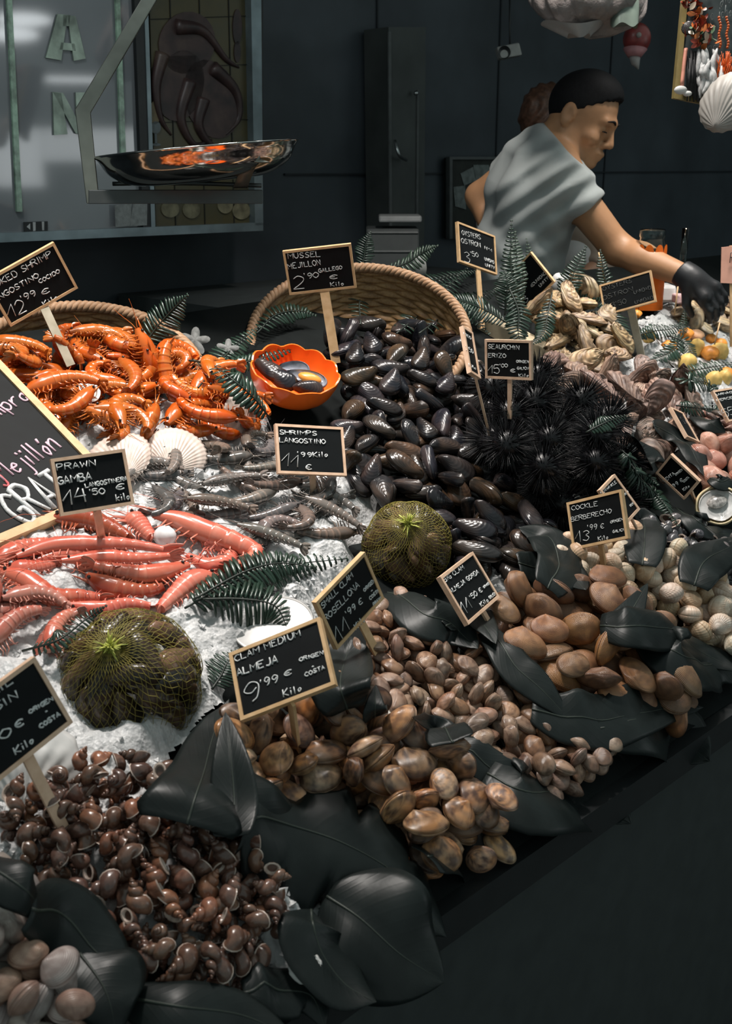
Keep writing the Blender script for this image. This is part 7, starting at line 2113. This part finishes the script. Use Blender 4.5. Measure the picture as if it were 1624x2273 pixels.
def man():
    A = lambda x, y, t: np.array(at(x, y, t))
    skin = skin_mat('skin', (0.43, 0.225, 0.115))
    shirt = cloth_mat('grey_cotton', (0.36, 0.385, 0.38))
    glove_m = plain('black_glove', (0.014, 0.015, 0.017), 0.45, 0.4, bump=0.2, bscale=150)
    hair_m = plain('black_hair', (0.006, 0.006, 0.007), 0.7, 0.2, var=0.4, scale=150, bump=0.5, bscale=500)
    trous = cloth_mat('dark_trousers', (0.02, 0.022, 0.028))
    pelvis, waist, chest, upch = A(1140, 690, 3.24), A(1152, 560, 3.20), A(1186, 425, 3.14), A(1202, 360, 3.12)
    nb, nt = A(1232, 318, 3.09), A(1272, 272, 3.06)
    shR, elR, wrR = A(1238, 385, 2.99), A(1370, 553, 3.03), A(1524, 614, 2.90)
    shL, elL, haL = A(1168, 362, 3.27), A(1064, 436, 3.38), A(1108, 560, 3.33)
    # head frame
    F = np.array([0.81, -0.44, -0.40]); F /= np.linalg.norm(F)
    Uh = np.array([0.40, -0.10, 0.91]); Uh -= F * (Uh @ F); Uh /= np.linalg.norm(Uh)
    Sd = np.cross(F, Uh)
    Rm = np.stack([F, Sd, Uh], 1)
    hc = A(1296, 243, 3.05)
    H = lambda f, s, u: hc + F * f + Sd * s + Uh * u
    lo = np.array([min(elL[0], waist[0]) - 0.2, min(wrR[1], shR[1]) - 0.15, 0.98]); hi = np.array([wrR[0] + 0.12, elL[1] + 0.15, hc[2] + 0.15])
    fd = Field(lo, hi, 0.0045)
    def torso(f, g=0.0):
        sd = (shR - shL) / np.linalg.norm(shR - shL)
        f.cone(waist + sd * 0.05, chest + sd * 0.075, 0.098, 0.104, 0.05, grow=g); f.cone(waist - sd * 0.05, chest - sd * 0.075, 0.098, 0.104, 0.05, grow=g)
        f.cone(pelvis + sd * 0.06, waist + sd * 0.05, 0.105, 0.098, 0.05, grow=g); f.cone(pelvis - sd * 0.06, waist - sd * 0.05, 0.105, 0.098, 0.05, grow=g)
        f.cone(chest + sd * 0.075, upch + sd * 0.06, 0.104, 0.075, 0.05, grow=g); f.cone(chest - sd * 0.075, upch - sd * 0.06, 0.104, 0.075, 0.05, grow=g)
        f.cone(shR, shL, 0.060, 0.060, 0.05, grow=g); f.cone(shR, nb, 0.055, 0.045, 0.04, grow=g); f.cone(shL, nb, 0.055, 0.045, 0.04, grow=g)
    torso(fd, -0.004)
    fd.cone(nb - (nt - nb) * 0.3, nt, 0.056, 0.054, 0.03)
    fd.cone(shR, elR, 0.053, 0.042, 0.03).cone(elR, elR * 0.65 + wrR * 0.35, 0.041, 0.040, 0.02).cone(elR * 0.65 + wrR * 0.35, wrR, 0.040, 0.028, 0.02)
    fd.cone(shL, elL, 0.054, 0.042, 0.03).cone(elL, haL, 0.040, 0.028, 0.02).ell(haL, (0.035, 0.045, 0.03))
    # head
    fd.ell(H(-0.004, 0, 0.006), (0.096, 0.076, 0.090), Rm, 0.02)
    fd.ell(H(0.030, 0, -0.060), (0.060, 0.056, 0.068), Rm, 0.03)
    fd.cone(H(0.005, -0.052, -0.075), H(0.066, -0.014, -0.118), 0.018, 0.014, 0.025).cone(H(0.005, 0.052, -0.075), H(0.066, 0.014, -0.118), 0.018, 0.014, 0.025)
    fd.ell(H(0.082, 0, -0.118), (0.019, 0.021, 0.017), Rm, 0.015)
    fd.cone(H(0.084, -0.036, -0.006), H(0.092, 0, -0.004), 0.011, 0.011, 0.015).cone(H(0.084, 0.036, -0.006), H(0.092, 0, -0.004), 0.011, 0.011, 0.015)
    for s in (-1, 1):
        fd.ell(H(0.094, s * 0.030, -0.026), (0.013, 0.017, 0.011), Rm, 0.010, True)
        fd.ell(H(0.078, s * 0.030, -0.027), (0.013, 0.014, 0.011), Rm, 0.004)
        fd.ell(H(0.066, s * 0.042, -0.058), (0.020, 0.020, 0.018), Rm, 0.02)
        fd.ell(H(-0.012, s * 0.077, -0.030), (0.021, 0.007, 0.033), Rm, 0.006)
        fd.ell(H(-0.008, s * 0.085, -0.026), (0.010, 0.006, 0.018), Rm, 0.004, True)
        fd.ell(H(0.100, s * 0.012, -0.062), (0.009, 0.008, 0.007), Rm, 0.006)
    fd.cone(H(0.090, 0, -0.010), H(0.112, 0, -0.056), 0.009, 0.0115, 0.010).ell(H(0.070, 0, -0.086), (0.028, 0.030, 0.030), Rm, 0.015)
    fd.cone(H(0.093, -0.020, -0.087), H(0.103, 0, -0.086), 0.006, 0.007, 0.004).cone(H(0.093, 0.020, -0.087), H(0.103, 0, -0.086), 0.006, 0.007, 0.006)
    fd.cone(H(0.090, -0.016, -0.099), H(0.099, 0, -0.099), 0.006, 0.007, 0.004).cone(H(0.090, 0.016, -0.099), H(0.099, 0, -0.099), 0.006, 0.007, 0.006)
    root = thing('person', 'man in a grey t-shirt leaning over the stall with a black gloved hand', 'person', None, Matrix.Translation(Vector((pelvis[0], pelvis[1], 0))))
    inv = Matrix.Translation(-Vector((pelvis[0], pelvis[1], 0)))
    def add(nm, me):
        me.transform(inv); return put(nm, me, root)
    add('body', fd.mesh('body', skin, 2))
    # hair, eyebrows, eyes
    f = Field(hc - 0.14, hc + 0.14, 0.004)
    f.ell(H(-0.006, 0, 0.008), (0.099, 0.0785, 0.0925), Rm); f.ell(H(0.020, 0, 0.058), (0.066, 0.057, 0.046), Rm, 0.03)
    X, Y, Z = np.meshgrid(*f.ax, indexing='ij')
    nrm = -0.66 * F + 0.75 * Uh
    pd = (X - hc[0]) * nrm[0] + (Y - hc[1]) * nrm[1] + (Z - hc[2]) * nrm[2]
    f.D = np.maximum(f.D, -(pd + 0.012 + 0.004 * np.sin(Y * 300) * np.sin(X * 260)))
    add('hair', f.mesh('hair', hair_m, 1))
    g = Geo()
    for s in (-1, 1):
        g.tube(spline([Vector(H(0.1035, s * 0.010, -0.003)), Vector(H(0.1015, s * 0.026, 0.002)), Vector(H(0.090, s * 0.046, -0.004))], 10), [0.0025, 0.003, 0.0034, 0.0036, 0.0036, 0.0034, 0.003, 0.0026, 0.002, 0.001], 6)
    add('eyebrow', g.mesh('eyebrow', hair_m))
    g = Geo()
    for s in (-1, 1): g.tube(spline([Vector(H(0.0925, s * 0.018, -0.030)), Vector(H(0.0935, s * 0.030, -0.030)), Vector(H(0.0885, s * 0.042, -0.032))], 8), 0.0018, 5)
    add('eyelashes', g.mesh('eyelashes', hair_m))
    # t-shirt
    f = Field(lo, np.array([hi[0] - 0.2, hi[1], nt[2] - 0.005]), 0.005)
    torso(f, 0.008)
    f.cone(shR, shR + (elR - shR) * 0.48, 0.066, 0.064, 0.03, True)
    f.cone(shL, shL + (elL - shL) * 0.50, 0.064, 0.062, 0.03, True)
    X, Y, Z = np.meshgrid(*f.ax, indexing='ij')
    # creases run from the armpit over the back and round the sleeve
    ar = (X - shR[0]) * 0.6 + (Z - shR[2]) * -0.8
    f.D += 0.0075 * np.sin(ar * 105 + 2.0 * np.sin(Y * 10 + Z * 7)) * np.clip(1 - np.sqrt((X - shR[0]) ** 2 + (Z - shR[2]) ** 2) / 0.30, 0, 1)
    f.D += 0.0032 * np.sin((X + Z * 0.5) * 60 + 3 * np.sin(Z * 15))
    ax = (nt - nb) / np.linalg.norm(nt - nb)
    pd = (X - nb[0]) * ax[0] + (Y - nb[1]) * ax[1] + (Z - nb[2]) * ax[2]
    f.D = np.maximum(f.D, pd - 0.020)
    add('t_shirt', f.mesh('t_shirt', shirt, 1))
    # trousers and shoes, behind the counter
    f = Field((pelvis[0] - 0.3, pelvis[1] - 0.3, -0.02), (pelvis[0] + 0.3, pelvis[1] + 0.3, 1.12), 0.010)
    sd = (shR - shL); sd[2] = 0; sd /= np.linalg.norm(sd)
    for s in (-1, 1):
        hip = pelvis + sd * 0.085 * s; foot = np.array([pelvis[0], pelvis[1], 0.06]) + sd * 0.11 * s
        kn = hip * 0.5 + foot * 0.5 + np.array([0.02, -0.01, 0])
        f.cone(hip, kn, 0.095, 0.065, 0.04).cone(kn, foot, 0.064, 0.05, 0.03)
    f.cone(pelvis + sd * 0.06, pelvis - sd * 0.06, 0.115, 0.115, 0.05)
    add('trousers', f.mesh('trousers', trous, 1))
    g = Geo()
    for s in (-1, 1):
        c = np.array([pelvis[0] + 0.05, pelvis[1], 0.045]) + sd * 0.11 * s
        g.ball(c, (0.13, 0.05, 0.045), 16, 10)
    add('shoes', g.mesh('shoes', m_black))
    # gloved hand: palm, five fingers reaching down to the tray
    f = Field(wrR - 0.16, wrR + 0.20, 0.0036)
    d = A(1596, 668, 2.86) - wrR; d /= np.linalg.norm(d)
    side = np.cross(d, np.array([0.25, -0.9, 0.35])); side /= np.linalg.norm(side); nn = np.cross(side, d)
    # side: across the knuckles, nn: back of the hand
    if nn[2] < 0: nn = -nn; side = -side
    f.cone(wrR - d * 0.022, wrR + d * 0.02, 0.035, 0.032, 0.01, cut_a=True)
    f.cone(wrR + d * 0.01, wrR + d * 0.075 + side * 0.020, 0.028, 0.021, 0.02).cone(wrR + d * 0.01, wrR + d * 0.072 - side * 0.022, 0.028, 0.020, 0.02)
    for q, (o, l) in enumerate(((0.033, 0.068), (0.012, 0.076), (-0.010, 0.071), (-0.031, 0.056))):
        b0 = wrR + d * 0.078 + side * o
        k1 = b0 + (d * 0.86 - nn * 0.45) * l * 0.5; k2 = k1 + (d * 0.45 - nn * 0.85) * l * 0.32; k3 = k2 + (d * 0.15 - nn) * l * 0.22
        f.cone(b0, k1, 0.0105, 0.0095, 0.006).cone(k1, k2, 0.0095, 0.0088, 0.004).cone(k2, k3, 0.0088, 0.0078, 0.004)
    t0 = wrR + d * 0.025 + side * 0.028
    k1 = t0 + (d * 0.55 + side * 0.55 - nn * 0.5) * 0.045; k2 = k1 + (d * 0.75 + side * 0.05 - nn * 0.65) * 0.032
    f.cone(t0, k1, 0.015, 0.0115, 0.012).cone(k1, k2, 0.0110, 0.009, 0.005)
    add('glove', f.mesh('glove', glove_m, 1))

def helper():
    A = lambda x, y, t: np.array(at(x, y, t))
    skin = skin_mat('skin_two', (0.40, 0.22, 0.14))
    beige = cloth_mat('beige_top', (0.42, 0.33, 0.27)); white = cloth_mat('white_apron', (0.62, 0.61, 0.60))
    hair_m = plain('brown_hair', (0.075, 0.036, 0.022), 0.5, 0.4, var=0.5, scale=60, bump=0.5, bscale=200)
    hd, nk = A(1218, 272, 3.58), A(1212, 340, 3.62)
    ch, wa, pe = A(1196, 450, 3.62), A(1268, 590, 3.60), A(1300, 690, 3.62)
    root = thing('person', 'second person in a beige top and white apron hidden behind the leaning man', 'person', None, Matrix.Translation(Vector((pe[0], pe[1], 0))))
    inv = Matrix.Translation(-Vector((pe[0], pe[1], 0)))
    def add(nm, me): me.transform(inv); return put(nm, me, root)
    f = Field(np.minimum(pe, hd) - [0.3, 0.3, 0], np.maximum(pe, hd) + 0.3, 0.008)
    f.lo = f.lo
    f.ell(hd, (0.085, 0.078, 0.105)).cone(hd, nk, 0.05, 0.05).cone(nk, ch, 0.055, 0.09, 0.05).cone(ch, wa, 0.09, 0.10, 0.05).cone(wa, pe, 0.10, 0.11, 0.05)
    sh = A(1235, 470, 3.55); el = A(1345, 580, 3.50); ha = A(1290, 625, 3.44)
    f.cone(sh, el, 0.05, 0.042, 0.03).cone(el, ha, 0.04, 0.028, 0.02).ell(ha, (0.035, 0.03, 0.025))
    add('body', f.mesh('body', skin, 1))
    f = Field(np.minimum(pe, hd) - [0.3, 0.3, 0], np.maximum(pe, hd) + 0.3, 0.009)
    f.cone(nk - (nk - ch) * 0.3, ch, 0.075, 0.100, 0.05).cone(ch, wa, 0.100, 0.110, 0.05).cone(sh, sh + (el - sh) * 1.0, 0.060, 0.054, 0.03).cone(el, el * 0.5 + ha * 0.5, 0.050, 0.044, 0.02, True)
    add('top', f.mesh('top', beige, 1))
    f = Field(pe - [0.3, 0.3, 0.45], wa + [0.35, 0.3, 0.1], 0.010)
    f.cone(wa + np.array([0.02, -0.02, 0]), pe + np.array([0.02, -0.02, -0.3]), 0.122, 0.150, 0.05)
    add('apron', f.mesh('apron', white, 1))
    f = Field((pe[0] - 0.3, pe[1] - 0.3, -0.02), (pe[0] + 0.3, pe[1] + 0.3, 1.0), 0.012)
    for s in (-0.08, 0.08): f.cone(np.array([pe[0] + s, pe[1], 0.9]), np.array([pe[0] + s, pe[1], 0.06]), 0.09, 0.05, 0.03)
    add('trousers', f.mesh('trousers', cloth_mat('navy_trousers', (0.02, 0.022, 0.03)), 1))
    g = Geo()
    for s in (-0.08, 0.08): g.ball((pe[0] + s, pe[1] - 0.04, 0.045), (0.05, 0.12, 0.045), 14, 8)
    add('shoes', g.mesh('shoes', m_black))
    f = Field(hd - 0.2, hd + 0.2, 0.006)
    f.ell(hd + np.array([-0.008, 0, 0.018]), (0.092, 0.086, 0.104)); f.ell(hd + np.array([-0.045, -0.03, 0.05]), (0.035, 0.035, 0.032), None, 0.01)
    X, Y, Z = np.meshgrid(*f.ax, indexing='ij'); f.D = f.D + 0.004 * np.sin(X * 160 + 4 * np.sin(Z * 40))
    add('hair', f.mesh('hair', hair_m, 1))
misc_all()
signs_all()
greens_all()
back_all()
man()
helper()
